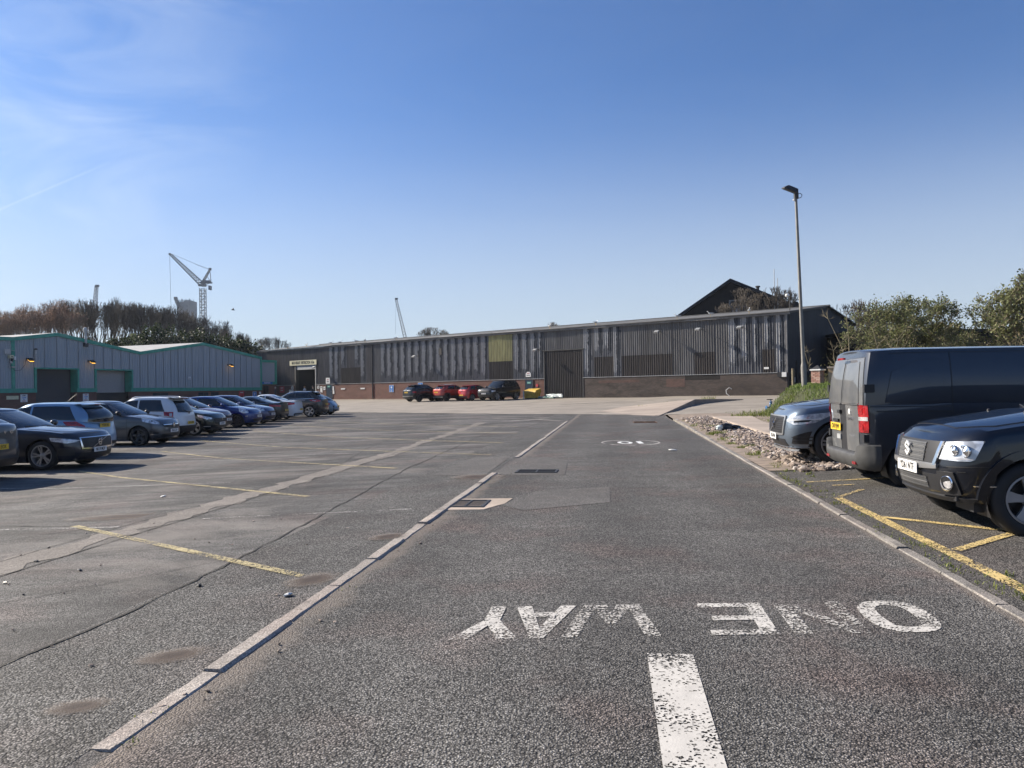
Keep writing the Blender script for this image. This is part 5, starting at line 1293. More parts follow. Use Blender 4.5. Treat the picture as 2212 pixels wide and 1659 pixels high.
    def doors(s, segs, handle=True):
        for (a0, a1) in segs:
            for sg in (1, -1):
                zb = s.P['sill']+.09
                P = s.P; cut = P['fo']+P['wb']-P['r']-.10
                lo = [(a0, zb), (min(a1, cut) , zb)]; hi = [(a0, -1), (a1, -1)]
                S = lambda a, z, sg=sg: s.Bs(a, z, sg)
                zt = lambda a: s.zs(a)-.02
                g = .012
                m_ = (min(a1, cut)+a1)/2
                s.patch('door_gap', S, [(a0-g, zb-g), (min(a1, cut)+g, zb-g)], [(a0-g, zt(a0)+.004), (a1+g, zt(a1)+.004)], M['black'], .0015, .01, 8, 8)
                d = s.patch('door', S, [(a0, zb), (min(a1, cut), zb)], [(a0, zt(a0)), (a1, zt(a1))], s.paint, .004, .012, 12, 10)
                if handle:
                    p = s.Bs(a1-.17, s.zs(a1)-.16, sg); b = MB(); b.tube([(p.x+.10, p.y+sg*.01, p.z), (p.x+.07, p.y+sg*.035, p.z), (p.x-.07, p.y+sg*.035, p.z), (p.x-.10, p.y+sg*.01, p.z)], .012, 8); b.build('door_handle', s.kw.get('handle', s.paint), d, True)
    def mirrors(s, a=None, mat=None, sc=1.0):
        a = a or s.P['sw']+.48
        for sg in (1, -1):
            p = s.Bs(a, s.zs(a), sg); b = MB()
            Mx = Matrix.Translation((p.x, p.y+sg*.12, p.z+.085)) @ Matrix.Diagonal((.075*sc, .12*sc, .078*sc, 1))
            rows = []
            for i in range(9):
                th = math.pi*i/8; rows.append([tuple(Mx @ Vector((math.cos(th) if math.cos(th) > -.55 else -.55, math.sin(th)*math.cos(f), math.sin(th)*math.sin(f)))) for f in [2*math.pi*k/14 for k in range(14)]])
            b.grid(rows, True); b.box(p.x-.02, p.x+.03, min(p.y-.02*sg, p.y+.08*sg), max(p.y-.02*sg, p.y+.08*sg), p.z-.01, p.z+.05)
            b.build('wing_mirror', mat or s.paint, s.t, True, 50)
    def plate(s, txt, end, z, y=0.0, col=None, dx=.012, tilt=0):
        q = s.Bq(0, z, end); x = q.x+(dx if end > 0 else -dx)
        o = MB().box(-.26, .26, 0, .006, -.0555, .0555).build('number_plate', M['plate_w' if end > 0 else 'plate_y'] if col is None else col, s.t)
        o.location = (x, y, z); o.rotation_euler = (0, 0, R(-90) if end > 0 else R(90))
        o.rotation_euler.rotate_axis('X', tilt)
        te = obj('plate_lettering', text_mesh(txt, .105, .001, M['plate_t'], .80, .0012), o, (0, .008, -.002)); te.rotation_euler = TR.to_euler(); return o
    def lamp(s, name, end, lo, hi, mat, off=.005, nu=14, nv=5, label=None, sides=(1, -1)):
        return [s.patch(name, lambda q, z, sg=sg: s.Bq(q, z, end, sg), lo, hi, mat, off, .03, nu, nv, label=label) for sg in sides]
    def front(s, name, lo, hi, mat, off=.004, nu=16, nv=4, end=1):   # symmetric patch over the nose; lo/hi: half widths
        S = lambda q, z: s.Bq(abs(q), z, end, 1 if q >= 0 else -1)
        return s.patch(name, S, [(-lo[0], lo[1]), (0, lo[1]-(lo[2] if len(lo) > 2 else 0)), (lo[0], lo[1])], [(-hi[0], hi[1]), (0, hi[1]), (hi[0], hi[1])], mat, off, .03, nu, nv)
    def Hd(s, a, f):      # bonnet surface, f -1..1 across
        P = s.P; n = P['nf']; x1 = s.xf(1.0); w = s.hw(max(a, s.sf), 1.0)
        if a < s.sf: w = s.hw(s.sf, 1.0)*max(0, 1-min(1, (s.sf-a)/(s.sf-x1))**n)**(1/n)
        crn = s.kw.get('crown', .055)*min(1, max(0.0, w/(P['W']*.45)))
        return Vector((P['L']/2-a, w*f, s.zs(a)+crn*(1-abs(f)**3.0)))
    def bonnet(s, a0=.24, f0=.86, a1=None):
        a1 = a1 or s.P['sw']-.02; S = lambda u, v: s.Hd(u, v); g = .009; fm = .62
        lo = [(a0+.10, -f0*fm*1.25), (a0+.35, -f0), (a1, -f0)]; hi = [(a0+.10, f0*fm*1.25), (a0+.35, f0), (a1, f0)]
        s.patch('bonnet_gap', S, [(lo[0][0]-g, lo[0][1]), (lo[1][0], lo[1][1]-g*1.2), (lo[2][0]+g, lo[2][1]-g*1.2)], [(hi[0][0]-g, hi[0][1]), (hi[1][0], hi[1][1]+g*1.2), (hi[2][0]+g, hi[2][1]+g*1.2)], M['black'], .0018, .006, 20, 16)
        s.patch('bonnet', S, lo, hi, s.kw.get('hoodmat', s.paint), .006, .006, 20, 16)
    def lower_clad(s, mat=None, h=.12):
        P = s.P; m = mat or M['black']; ra = P['r']+.045; cf = P['fo']; cr = cf+P['wb']
        for sg in (1, -1):
            s.patch('sill_trim', lambda a, z: s.Bs(a, z, sg), [(cf+ra, P['sill']), (cr-ra, P['sill'])], [(cf+ra+.02, P['sill']+h), (cr-ra-.02, P['sill']+h)], m, .012, .03, 14, 3)
        for end in (1, -1):
            S = lambda q, z, end=end: s.Bq(abs(q), z, end, 1 if q >= 0 else -1)
            edge = (cf-ra-s.sf) if end > 0 else (s.sr-cr-ra); Q = 1+max(0, edge)-.01
            s.patch('bumper_trim', S, [(-Q, P['bz']), (0, P['bz']), (Q, P['bz'])], [(-Q, P['bz']+h), (0, P['bz']+h), (Q, P['bz']+h)], m, .010, .03, 26, 3)
    def arch_trim(s, mat=None, w=.06, off=.014):
        P = s.P; ra = P['r']+.043; 
        for c in (P['fo'], P['fo']+P['wb']):
            for sg in (1, -1):
                th0 = .05; A_ = [math.pi*k/18 for k in range(19)]
                S = lambda th, k: s.Bs(c-(ra+k*w)*math.cos(th), P['r']+(ra+k*w)*math.sin(th), sg)
                s.patch('wheel_arch_trim', S, [(0.0, 0), (math.pi, 0)], [(0.0, 1), (math.pi, 1)], mat or M['black'], off, .04, 22, 2)
    def rails(s, mat, a0=None, a1=None):
        P = s.P; a0 = a0 or P['srf']+.15; a1 = a1 or P['srr']-.05
        for sg in (1, -1):
            pts = []
            for i in range(9):
                a = a0+(a1-a0)*i/8; p = s.Gs(a, 1.0, sg); pts.append((p.x, p.y-sg*.07, p.z+.025+(.035 if 0 < i < 8 else 0)))
            MB().tube(pts, .016, 8).build('roof_rail', mat, s.t, True)
    def spoiler(s, mat=None, d=.16, w=.58):
        P = s.P; f, b_ = s.ghx(1.0); w2 = s.ghw(1.0)*.93; z = s.zr(b_-.05)+.03; x = P['L']/2-b_
        b = MB(); rows = []
        for j in range(9):
            y = -w2+2*w2*j/8; c = .05*(1-(y/w2)**2); k = .35 if j in (0, 8) else 1
            rows.append([(x+.16, y, z+.012-.02*(y/w2)**2), (x-.02, y, z+.02+c*.2-.02*(y/w2)**2), (x-d*k-c, y, z-.012-.02*(y/w2)**2), (x-d*k-c+.01, y, z-.035-.02*(y/w2)**2), (x, y, z-.05)])
        b.grid(rows); b.build('spoiler', mat or s.paint, s.t, True, 45)
        MB().box(x-d-.055, x-d-.045, -.16, .16, z-.03, z-.012).build('brake_light', M['lamp_red'], s.t)
    def wiper(s, end=1):
        if end > 0:
            for y0, y1 in ((.55, -.05), (.05, -.52)):
                p0 = s.Gf(y0/s.ghw(0), .03, 1); p1 = s.Gf(y1/s.ghw(.1), .16, 1); MB().tube([p0+Vector((.02, 0, .02)), (p0+p1)/2+Vector((.012, 0, .03)), p1+Vector((.012, 0, .014))], .008, 5).build('wiper', M['black'], s.t)
        else:
            p0 = s.Gf(0, .10, -1); p1 = s.Gf(.5, .22, -1); MB().tube([p0+Vector((-.03, 0, .01)), p1+Vector((-.02, 0, .01))], .011, 5).build('wiper', M['black'], s.t)
            MB().lathe([(0, -.03), (.05, -.02), (.055, .03), (0, .04)], 10).build('wiper_motor_cap', M['black'], s.t).location = tuple(p0+Vector((-.02, 0, 0)))
    def badge(s, fn, end, z, size, y=0.0, off=.012, mat=None, name='badge'):
        q = s.Bq(0 if y == 0 else min(.9, abs(y)), z, end, 1 if y >= 0 else -1) if y == 0 else s.Bq(.25, z, end, 1 if y > 0 else -1)
        b = MB(); fn(b, size); o = b.build(name, mat or M['chrome'], s.t)
        o.location = (q.x+(off if end > 0 else -off), y, z); o.rotation_euler = (0, 0, R(-90) if end > 0 else R(90)); return o
# badge shapes in x (reads right = -x), y outward, z up
def bd_ring_arrow(b, s):
    b.lathe([(s, 0), (s, .012), (s*.74, .012), (s*.74, 0)], 28, 'y'); b.box(-s*.85, s*.85, .003, .016, -s*.16, s*.16)
    b.prism([(-s*.62, .0, s*.62), (-s*.78, .0, s*.78), (-s*1.25, 0, s*1.25), (-s*1.25, 0, s*.9), (-s*1.1, 0, s*1.05), (-s*.9, 0, s*1.25), (-s*1.25, 0, s*1.25)][:3]+[(-s*1.1, 0, s*1.3)], (0, .012, 0))
def bd_chevrons(b, s):
    for dz in (0, s*.62): b.prism([(-s*.75, 0, -s*.75+dz), (-s*.75, 0, -s*.30+dz), (0, 0, s*.38+dz), (s*.75, 0, -s*.30+dz), (s*.75, 0, -s*.75+dz), (0, 0, -s*.05+dz)], (0, .012, 0))
def bd_bolt(b, s):
    q = [(.0, 1.0), (.85, .35), (.45, .05), (.10, .35), (-.15, .15), (.55, -.35), (.0, -1.0), (-.85, -.35), (-.45, -.05), (-.10, -.35), (.15, -.15), (-.55, .35)]
    q = [(.05, 1.0), (.8, .45), (.45, .18), (.12, .42), (-.22, .16), (.62, -.42), (-.05, -1.0), (-.8, -.45), (-.45, -.18), (-.12, -.42), (.22, -.16), (-.62, .42)]
    P_ = [(.72, .46), (.02, .98), (-.74, .36), (.74, -.36), (-.02, -.98), (-.72, -.46)]; w = s*.15
    for (x0, z0), (x1, z1) in zip(P_[:-1], P_[1:]):
        dx, dz = (x1-x0)*s, (z1-z0)*s; L_ = math.hypot(dx, dz); nx, nz = -dz/L_*w, dx/L_*w; ex, ez = dx/L_*w*.6, dz/L_*w*.6
        b.prism([(-(x0*s-ex+nx), 0, z0*s-ez+nz), (-(x1*s+ex+nx), 0, z1*s+ez+nz), (-(x1*s+ex-nx), 0, z1*s+ez-nz), (-(x0*s-ex-nx), 0, z0*s-ez-nz)], (0, .014, 0))
def bd_disc(b, s): b.lathe([(0, .012), (s*.55, .014), (s*.55, .006), (s*.8, .006), (s*.8, .014), (s, .012), (s, 0)], 24, 'y')
def bd_s(b, s):
    b.prism([(s*.7, 0, s*.9), (-s*.7, 0, s*.9), (-s*.7, 0, s*.55), (s*.35, 0, s*.55), (-s*.7, 0, 0), (-s*.7, 0, -s*.9), (s*.7, 0, -s*.9), (s*.7, 0, -s*.55), (-s*.35, 0, -s*.55), (s*.7, 0, s*.0)], (0, .01, 0))
def bd_lion(b, s): b.prism([(-s*.3, 0, -s), (s*.2, 0, -s*.8), (s*.3, 0, 0), (s*.5, 0, s*.6), (0, 0, s), (-s*.3, 0, s*.4)], (0, .01, 0))
GL = M['black']
blk = lambda n: M['black']
CP = {n: carpaint('paint_'+n, c, mt, du) for n, c, mt, du in [
    ('navy_grey', (.018, .022, .034), .4, .10), ('pale_blue', (.20, .33, .48), .3, .05), ('mid_grey', (.085, .09, .10), .5, .06), ('white', (.66, .68, .70), .0, .05), ('black', (.008, .010, .014), .2, .07), ('dark_red', (.10, .012, .015), .4, .06),
    ('blue', (.012, .035, .16), .5, .05), ('violet', (.045, .055, .13), .5, .06), ('green_black', (.012, .020, .020), .3, .05), ('bronze', (.045, .042, .04), .5, .08), ('powder', (.16, .22, .27), .3, .05), ('red', (.33, .016, .02), .2, .05), ('orange_red', (.34, .045, .03), .3, .05),
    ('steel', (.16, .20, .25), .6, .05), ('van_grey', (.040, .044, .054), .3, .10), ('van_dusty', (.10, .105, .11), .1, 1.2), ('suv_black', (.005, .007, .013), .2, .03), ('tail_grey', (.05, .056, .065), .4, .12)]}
hx = .0
def gz_(x, y): return H(x, y)
def place(cx, cy): return (cx, cy, H(cx, cy))
# ---------------------------------------------------------------- left row, facing +X (front) or -X (rear shows)
FR, RE = R(-2.5), R(178)
def side3(c, P, bpil=.5):
    pass
# 1 rear of a grey SUV cut by the frame
c = Car('suv', 'parked_car', 'dark grey SUV tail cut off by the left edge of the picture', 'car', place(-12.85, 15.9), RE, CP['tail_grey'], L=4.6, W=1.9, H=1.60, srr=3.45, sb=4.50, group='cars parked in the left row')
c.glass([(1.75, 2.1, 2.65, 2.65), (2.7, 2.7, 3.55, 3.3)]); c.doors([(1.45, 2.65), (2.7, 3.65)]); c.mirrors(); c.spoiler(M['black']); c.lower_clad(None, .16); c.arch_trim(w=.04); c.wiper(-1)
c.lamp('tail_light', -1, [(.70, .88), (1.08, .92)], [(.80, 1.12), (1.02, 1.14)], M['lamp_red']); c.plate('YE71 EOX', -1, .70)
for i, ch in enumerate('VOLVO'):
    o = obj('badge_letter', text_mesh(ch, .09, .004, M['chrome'], 1.3), c.t); yy = (-.42+i*.21); q = c.Bq(.02+abs(yy)*.3, .99, -1); o.location = (-c.P['L']/2+.035+abs(yy)*.03, -yy, .99); o.rotation_euler = (R(90), 0, R(-90))
# 2 dark Volvo estate, front
c = Car('estate', 'parked_car', 'dark navy estate car with chrome framed grille and round badge, nose to the lane', 'car', place(-12.45, 18.85), FR, CP['navy_grey'], rr=.245, spokes=5, style='twin', rim=(M['alloy'], M['alloy_dark']), group='cars parked in the left row', r=.345)
c.glass([(1.95, 2.45, 2.92, 2.92), (2.98, 2.98, 3.75, 3.72), (3.82, 3.80, 4.35, 4.1)]); c.doors([(1.55, 2.9), (2.96, 3.85)]); c.mirrors(); c.wiper()
c.front('grille', (.34, .50, .03), (.40, .725), M['black'], .008); c.front('grille_surround', (.40, .475, .03), (.40, .50, .02), M['chrome'], .018, 14, 1); c.front('grille_surround', (.42, .725), (.42, .745), M['chrome'], .018, 14, 1)
for sg in (1, -1): c.patch('grille_surround', lambda q, z, sg=sg: c.Bq(q, z, 1, sg), [(.35, .49), (.40, .49)], [(.405, .74), (.435, .74)], M['chrome'], .018, .03, 2, 5)
c.bonnet(.16, .86)
c.badge(bd_ring_arrow, 1, .61, .075, off=.03); o = MB().prism([(.28, 0, -.13), (.31, 0, -.13), (-.28, 0, .11), (-.31, 0, .11)], (0, .006, 0)).build('badge_bar', M['satin'], c.t); o.location = (c.Bq(0, .61, 1).x+.02, 0, .61); o.rotation_euler = (0, 0, R(-90))
c.lamp('headlight', 1, [(.50, .655), (.80, .625), (1.16, .68)], [(.50, .70), (.80, .73), (1.20, .76)], M['headlamp'], .008)
c.lamp('light_strip', 1, [(.44, .672), (1.05, .678)], [(.44, .688), (1.05, .694)], M['white'], .012, 14, 1)
c.lamp('air_intake', 1, [(.58, .34), (1.05, .34)], [(.62, .50), (1.0, .52)], M['black'], .006); c.front('lower_grille', (.50, .27), (.42, .40), M['black'], .006); c.plate('NK19 MDF', 1, .435, dx=.022)
# 3 pale blue hatch, rear
c = Car('mpv', 'parked_car', 'pale blue estate hatchback showing its tail, red lamps low on the corners', 'car', place(-13.8, 22.35), RE, CP['pale_blue'], L=4.15, W=1.74, H=1.52, group='cars parked in the left row', bulge_r=.14, tail=[.10, .02, .0, .02, .07, .10, .14])
c.glass([(1.45, 1.95, 2.35, 2.35), (2.41, 2.41, 3.7, 3.45)], rw=(.05, .86, .84)); c.doors([(1.25, 2.38), (2.44, 3.2)]); c.mirrors(); c.spoiler(None, .13); c.wiper(-1)
c.lamp('tail_light', -1, [(.62, .80), (1.0, .72), (1.22, .86)], [(.66, .88), (1.0, 1.0), (1.36, 1.0)], M['lamp_red']); c.plate('YD58 FEK', -1, .86, dx=.01); c.badge(bd_lion, -1, .97, .045)
c.front('bumper_insert', (.8, .30), (.8, .40), M['black'], .006, 16, 3, -1); c.patch('fuel_flap', lambda a, z: c.Bs(a, z, -1), [(3.38, .80), (3.54, .80)], [(3.38, .95), (3.54, .95)], c.paint, .006, .01, 5, 5)
b = MB().tube([(0, 0, 0), (-.28, 0, .22)], .006, 5).build('aerial', M['black'], c.t); b.location = (-.9, 0, 1.56)
# 4 grey hatch, front
c = Car('hatch', 'parked_car', 'mid grey hatchback with black wheels and swept headlights, facing the lane', 'car', place(-13.6, 26.45), FR, CP['mid_grey'], rim=(M['alloy_dark'], M['rubber']), spokes=5, style='blade', group='cars parked in the left row', r=.32)
c.glass([(1.5, 2.0, 2.75, 2.75), (2.85, 2.85, 3.5, 3.3)]); c.doors([(1.2, 2.78)]); c.mirrors(mat=M['black']); c.wiper()
c.front('grille', (.36, .60, .03), (.42, .70), M['black'], .006); c.front('chrome_bar', (.40, .665), (.40, .69), M['chrome'], .014, 14, 1); c.badge(bd_disc, 1, .67, .07, off=.02)
c.lamp('headlight', 1, [(.56, .70), (.85, .72), (1.20, .80)], [(.55, .78), (.88, .88), (1.26, .94)], M['headlamp'], .008)
c.lamp('fog_light_surround', 1, [(.66, .36), (.98, .36)], [(.62, .44), (.98, .50)], M['black'], .006); c.bonnet(.2, .86); c.front('lower_grille', (.52, .27), (.48, .38), M['black'], .006); c.plate('BX66 LDU', 1, .47, dx=.015)
c.lamp('fog_trim', 1, [(.64, .35), (.96, .36)], [(.64, .365), (.96, .375)], M['chrome'], .012, 10, 1)
# 5 white hatch, rear
c = Car('mpv', 'parked_car', 'white high hatchback showing its tail with tall red and clear lamps', 'car', place(-14.3, 29.4), RE, CP['white'], L=4.07, W=1.76, H=1.57, group='cars parked in the left row', sill=.25, bz=.26)
c.glass([(1.45, 1.9, 2.4, 2.4), (2.46, 2.46, 3.45, 3.25)], rw=(.08, .86, .80)); c.doors([(1.25, 2.42), (2.48, 3.25)]); c.mirrors(mat=M['black']); c.spoiler(M['black'], .16); c.wiper(-1); c.rails(M['satin']); c.lower_clad(None, .14)
c.lamp('tail_light', -1, [(.80, .80), (1.12, .80)], [(.80, 1.02), (1.20, 1.03)], M['lamp_red']); c.lamp('reversing_light', -1, [(.86, .87), (.97, .87)], [(.86, .97), (.98, .97)], M['lamp_clear'], .012, 4, 3); c.badge(bd_disc, -1, .98, .06)
c.front('bumper_insert', (.82, .34), (.78, .50), M['black'], .008, 16, 3, -1); c.plate('CV13 LWM', -1, .60, y=.0, dx=.02); c.lamp('reflector', -1, [(.82, .53), (.95, .53)], [(.82, .57), (.95, .57)], M['lamp_red'], .01, 5, 2)
# 6 dark green-black hatch, front
c = Car('hatch', 'parked_car', 'black green hatchback with bright five spoke wheels beside the white hatchback', 'car', place(-14.1, 31.75), FR, CP['green_black'], L=4.3, W=1.79, H=1.45, r=.325, spokes=5, style='wide', rim=(M['alloy'], M['alloy_dark']), rr=.25, group='cars parked in the left row')
c.glass([(1.6, 2.1, 2.75, 2.75), (2.82, 2.82, 3.7, 3.45)]); c.doors([(1.3, 2.78), (2.84, 3.5)]); c.mirrors(); c.wiper(); c.front('grille', (.34, .52, .02), (.40, .66), M['black'], .006); c.badge(bd_s, 1, .62, .045, off=.02)
c.lamp('headlight', 1, [(.50, .64), (.80, .63), (1.15, .74)], [(.50, .70), (.85, .76), (1.20, .83)], M['headlamp'], .008); c.lamp('light_strip', 1, [(.60, .33), (.95, .34)], [(.60, .36), (.95, .37)], M['satin'], .012, 10, 1); c.front('lower_grille', (.6, .26), (.5, .38), M['black'], .006); c.plate('CX70 VDY', 1, .45, dx=.016)
# 7 dark red hatch, front
c = Car('mpv', 'parked_car', 'dark red hatchback between the black green and bright blue hatchbacks', 'car', place(-14.65, 34.35), FR, CP['dark_red'], L=4.05, H=1.52, group='cars parked in the left row')
c.glass([(1.35, 1.95, 2.4, 2.4), (2.46, 2.46, 3.5, 3.3)]); c.doors([(1.2, 2.42), (2.48, 3.25)]); c.mirrors(); c.wiper(); c.front('grille', (.35, .60), (.38, .67), M['black'], .006); c.badge(bd_disc, 1, .69, .05, off=.018)
c.lamp('headlight', 1, [(.60, .68), (1.0, .72), (1.25, .84)], [(.60, .74), (.95, .86), (1.3, .94)], M['headlamp'], .008); c.front('lower_grille', (.6, .28), (.55, .42), M['black'], .006); c.plate('WJ69 VDV', 1, .50, dx=.016)
# 8 bright blue hatch, front
c = Car('hatch', 'parked_car', 'bright blue hatchback with dark spoked wheels in the left row', 'car', place(-14.25, 37.3), FR, CP['blue'], L=4.03, W=1.72, H=1.49, rim=(M['alloy_dark'], M['rubber']), spokes=7, style='plain', r=.32, group='cars parked in the left row')
c.glass([(1.4, 1.95, 2.7, 2.7), (2.78, 2.78, 3.5, 3.3)]); c.doors([(1.2, 2.72)]); c.mirrors(); c.wiper(); c.front('grille', (.4, .30), (.44, .42), M['black'], .006); c.badge(bd_disc, 1, .70, .05, off=.016)
c.lamp('headlight', 1, [(.72, .70), (1.0, .68), (1.2, .76)], [(.72, .80), (1.0, .90), (1.25, .95)], M['headlamp'], .008); c.plate('LR12 JDU', 1, .53, dx=.016); c.lamp('fog_light', 1, [(.78, .52), (.92, .52)], [(.78, .56), (.92, .56)], M['lamp_clear'], .008, 4, 2)
# 9 violet blue small hatch, front
c = Car('hatch', 'parked_car', 'greyish violet blue small hatchback just beyond the bright blue one', 'car', place(-14.4, 40.2), FR, CP['violet'], L=3.85, W=1.68, H=1.50, group='cars parked in the left row', r=.30)
c.glass([(1.35, 1.9, 2.35, 2.35), (2.42, 2.42, 3.3, 3.15)]); c.doors([(1.2, 2.38), (2.44, 3.1)]); c.mirrors(); c.wiper(); c.front('grille', (.3, .62), (.36, .68), M['black'], .006); c.front('lower_grille', (.6, .30), (.55, .42), M['black'], .006)
c.lamp('headlight', 1, [(.62, .70), (1.0, .66), (1.15, .74)], [(.62, .82), (1.0, .88), (1.2, .92)], M['headlamp'], .008); c.plate('LL08 KXV', 1, .52, dx=.016)
# 10 black coupe, rear
c = Car('coupe', 'parked_car', 'black low fastback with a bright window outline, tail to the lane', 'car', place(-15.0, 43.2), RE, CP['black'], L=4.7, group='cars parked in the left row', style='wide', rr=.25)
c.glass([(1.9, 2.4, 2.85, 2.85), (2.92, 2.92, 3.9, 3.45)], rw=(.10, .92, .80)); c.outline_trim(1.9, 2.4, 3.95, 3.5, M['chrome']); c.doors([(1.5, 2.88), (2.94, 3.75)]); c.mirrors()
c.lamp('tail_light', -1, [(.45, .82), (1.2, .84)], [(.45, .90), (1.22, .95)], M['lamp_red']); c.plate('FN14 GHU', -1, .62, dx=.02); MB().box(-2.38, -2.2, -.7, .7, 1.04, 1.07).build('boot_spoiler', c.paint, c.t)
b = MB(); b.prism([(.0, -.02, 0), (-.2, -.012, 0), (-.16, 0, .06)], (0, .03, 0)); o = b.build('aerial_fin', M['black'], c.t); o.location = (-.75, 0, 1.40)
# 11 white saloon, rear
c = Car('coupe', 'parked_car', 'white fastback saloon with dark red lamps between the black one and the SUV', 'car', place(-15.0, 45.9), RE, CP['white'], L=4.85, H=1.46, group='cars parked in the left row', dzs=.03)
c.glass([(1.9, 2.4, 2.9, 2.9), (2.97, 2.97, 4.0, 3.6)], rw=(.12, .92, .80)); c.doors([(1.5, 2.93), (2.99, 3.8)]); c.mirrors(); c.lamp('tail_light', -1, [(.55, .88), (1.05, .84), (1.25, .92)], [(.55, .98), (1.0, 1.0), (1.35, 1.0)], M['lamp_red']); c.plate('SA65 MPO', -1, .58, dx=.02)
c.front('bumper_insert', (.7, .28), (.6, .36), M['black'], .006, 14, 2, -1); MB().box(-2.45, -2.25, -.68, .68, 1.09, 1.115).build('boot_spoiler', c.paint, c.t)
# 12 bronze grey SUV, rear
c = Car('suv', 'parked_car', 'bronze grey crossover with silver wheels and bright window outline near the end of the row', 'car', place(-13.95, 48.9), RE, CP['bronze'], L=4.38, H=1.60, style='wide', rr=.27, rim=(M['alloy'], M['alloy_dark']), group='cars parked in the left row')
c.glass([(1.6, 2.05, 2.55, 2.55), (2.62, 2.62, 3.75, 3.35)], rw=(.12, .86, .78)); c.outline_trim(1.6, 2.05, 3.8, 3.4, M['chrome']); c.doors([(1.4, 2.58), (2.64, 3.45)]); c.mirrors(); c.spoiler(None, .2); c.rails(M['black']); c.lower_clad(None, .16); c.arch_trim()
c.lamp('tail_light', -1, [(.62, .98), (1.05, .94), (1.35, 1.02)], [(.62, 1.05), (1.0, 1.10), (1.42, 1.10)], M['lamp_red']); c.lamp('reversing_light', -1, [(1.0, .99), (1.2, 1.02)], [(1.0, 1.04), (1.25, 1.06)], M['lamp_clear'], .012, 5, 2); c.plate('FX15 KHR', -1, .80, dx=.02)
# 13 powder blue beetle, rear
c = Car('beetle', 'parked_car', 'powder blue rounded hatchback at the far end of the left row', 'car', place(-13.9, 52.6), RE, CP['powder'], group='cars parked in the left row', bulge_r=.22, pr=.7, gnr=2.1, tail=[.12, .03, .0, .03, .14, .26, .36])
c.glass([(1.5, 1.95, 2.7, 2.7)], rw=(.12, .85, .75)); c.doors([(1.3, 2.72)]); c.mirrors(); c.lamp('tail_light', -1, [(.80, .66), (1.02, .66)], [(.84, .78), (1.02, .80)], M['lamp_red']); c.plate('YJ12 BTL', -1, .55, dx=.02); c.front('bumper_insert', (.6, .26), (.55, .34), M['black'], .006, 14, 2, -1)

# ---------------------------------------------------------------- four cars by the warehouse wall
def rear_near(x, y): return (x, y, H(x, y)-.01)
YB = R(42)      # rear faces the camera, nose right and away
def at_rear(kind_len, x, y, yaw):      # centre from the middle of the tail
    return place(x+math.cos(yaw)*kind_len/2, y+math.sin(yaw)*kind_len/2)
c = Car('suv', 'parked_car', 'black SUV leftmost of the four cars by the brick wall', 'car', at_rear(4.5, -10.35, 74.9, YB), YB, CP['black'], L=4.5, W=1.85, H=1.62, rim=(M['alloy_dark'], M['rubber']), group='cars parked by the warehouse wall')
c.glass([(1.7, 2.15, 2.6, 2.6), (2.66, 2.66, 3.85, 3.5)]); c.doors([(1.45, 2.62), (2.68, 3.55)]); c.mirrors(); c.spoiler(); c.wiper(-1); c.rails(M['black']); c.lamp('tail_light', -1, [(.70, .86), (1.12, .86)], [(.70, 1.0), (1.15, 1.0)], M['lamp_red']); c.plate('YK67 PNZ', -1, .90, dx=.02); c.lower_clad(None, .2); c.front('bumper_strip', (.75, .52), (.75, .56), M['satin'], .012, 14, 1, -1)
c = Car('suv', 'parked_car', 'orange red crossover with black cladding and roof bars by the brick wall', 'car', at_rear(4.2, -7.35, 74.2, YB), YB, CP['orange_red'], L=4.2, W=1.8, H=1.55, rim=(M['alloy_dark'], M['rubber']), group='cars parked by the warehouse wall')
c.glass([(1.6, 2.05, 2.5, 2.5), (2.56, 2.56, 3.45, 3.2)]); c.doors([(1.4, 2.52), (2.58, 3.3)]); c.mirrors(); c.spoiler(); c.wiper(-1); c.rails(M['satin']); c.lower_clad(None, .26); c.arch_trim(w=.07); c.lamp('tail_light', -1, [(.60, .92), (1.12, .92)], [(.60, .97), (1.15, 1.0)], M['lamp_red']); c.plate('EJ21 OTZ', -1, .84, dx=.02)
for a in (1.9, 2.7): p = c.Gs(a, 1.0, 1); MB().box(p.x-.03, p.x+.03, -p.y-.05, p.y+.05, p.z+.07, p.z+.10).build('roof_bar', M['satin'], c.t)
c.front('bumper_strip', (.7, .34), (.7, .42), M['satin'], .014, 14, 1, -1)
c = Car('hatch', 'parked_car', 'bright red hatchback between the red crossover and the dark off roader', 'car', at_rear(4.0, -4.85, 73.2, YB), YB, CP['red'], rim=(M['alloy'], M['alloy_dark']), group='cars parked by the warehouse wall')
c.glass([(1.5, 2.0, 2.75, 2.75), (2.85, 2.85, 3.5, 3.3)]); c.doors([(1.2, 2.78)]); c.mirrors(); c.spoiler(); c.wiper(-1); c.lamp('tail_light', -1, [(.70, .80), (1.15, .82)], [(.70, .96), (1.2, .97)], M['lamp_red']); c.badge(bd_disc, -1, .90, .06); c.plate('EX15 MKD', -1, .52, dx=.02); c.front('bumper_insert', (.62, .27), (.6, .42), M['black'], .006, 14, 3, -1)
YL = R(-128)
c = Car('bigsuv', 'parked_car', 'dark blue black off roader facing us, rightmost of the four by the wall', 'car', place(-1.75+.55, 71.35+1.75), YL, CP['black'], L=4.7, W=1.95, H=1.84, style='wide', rr=.28, rim=(M['alloy'], M['alloy_dark']), group='cars parked by the warehouse wall')
c.glass([(1.65, 2.05, 2.75, 2.75), (2.82, 2.82, 3.6, 3.6), (3.7, 3.7, 4.35, 4.15)]); c.doors([(1.4, 2.78), (2.84, 3.6)]); c.mirrors(sc=1.2); c.wiper(); c.rails(M['black']); c.front('grille', (.45, .74), (.5, .88), M['black'], .006); c.front('lower_grille', (.65, .38), (.6, .54), M['black'], .006)
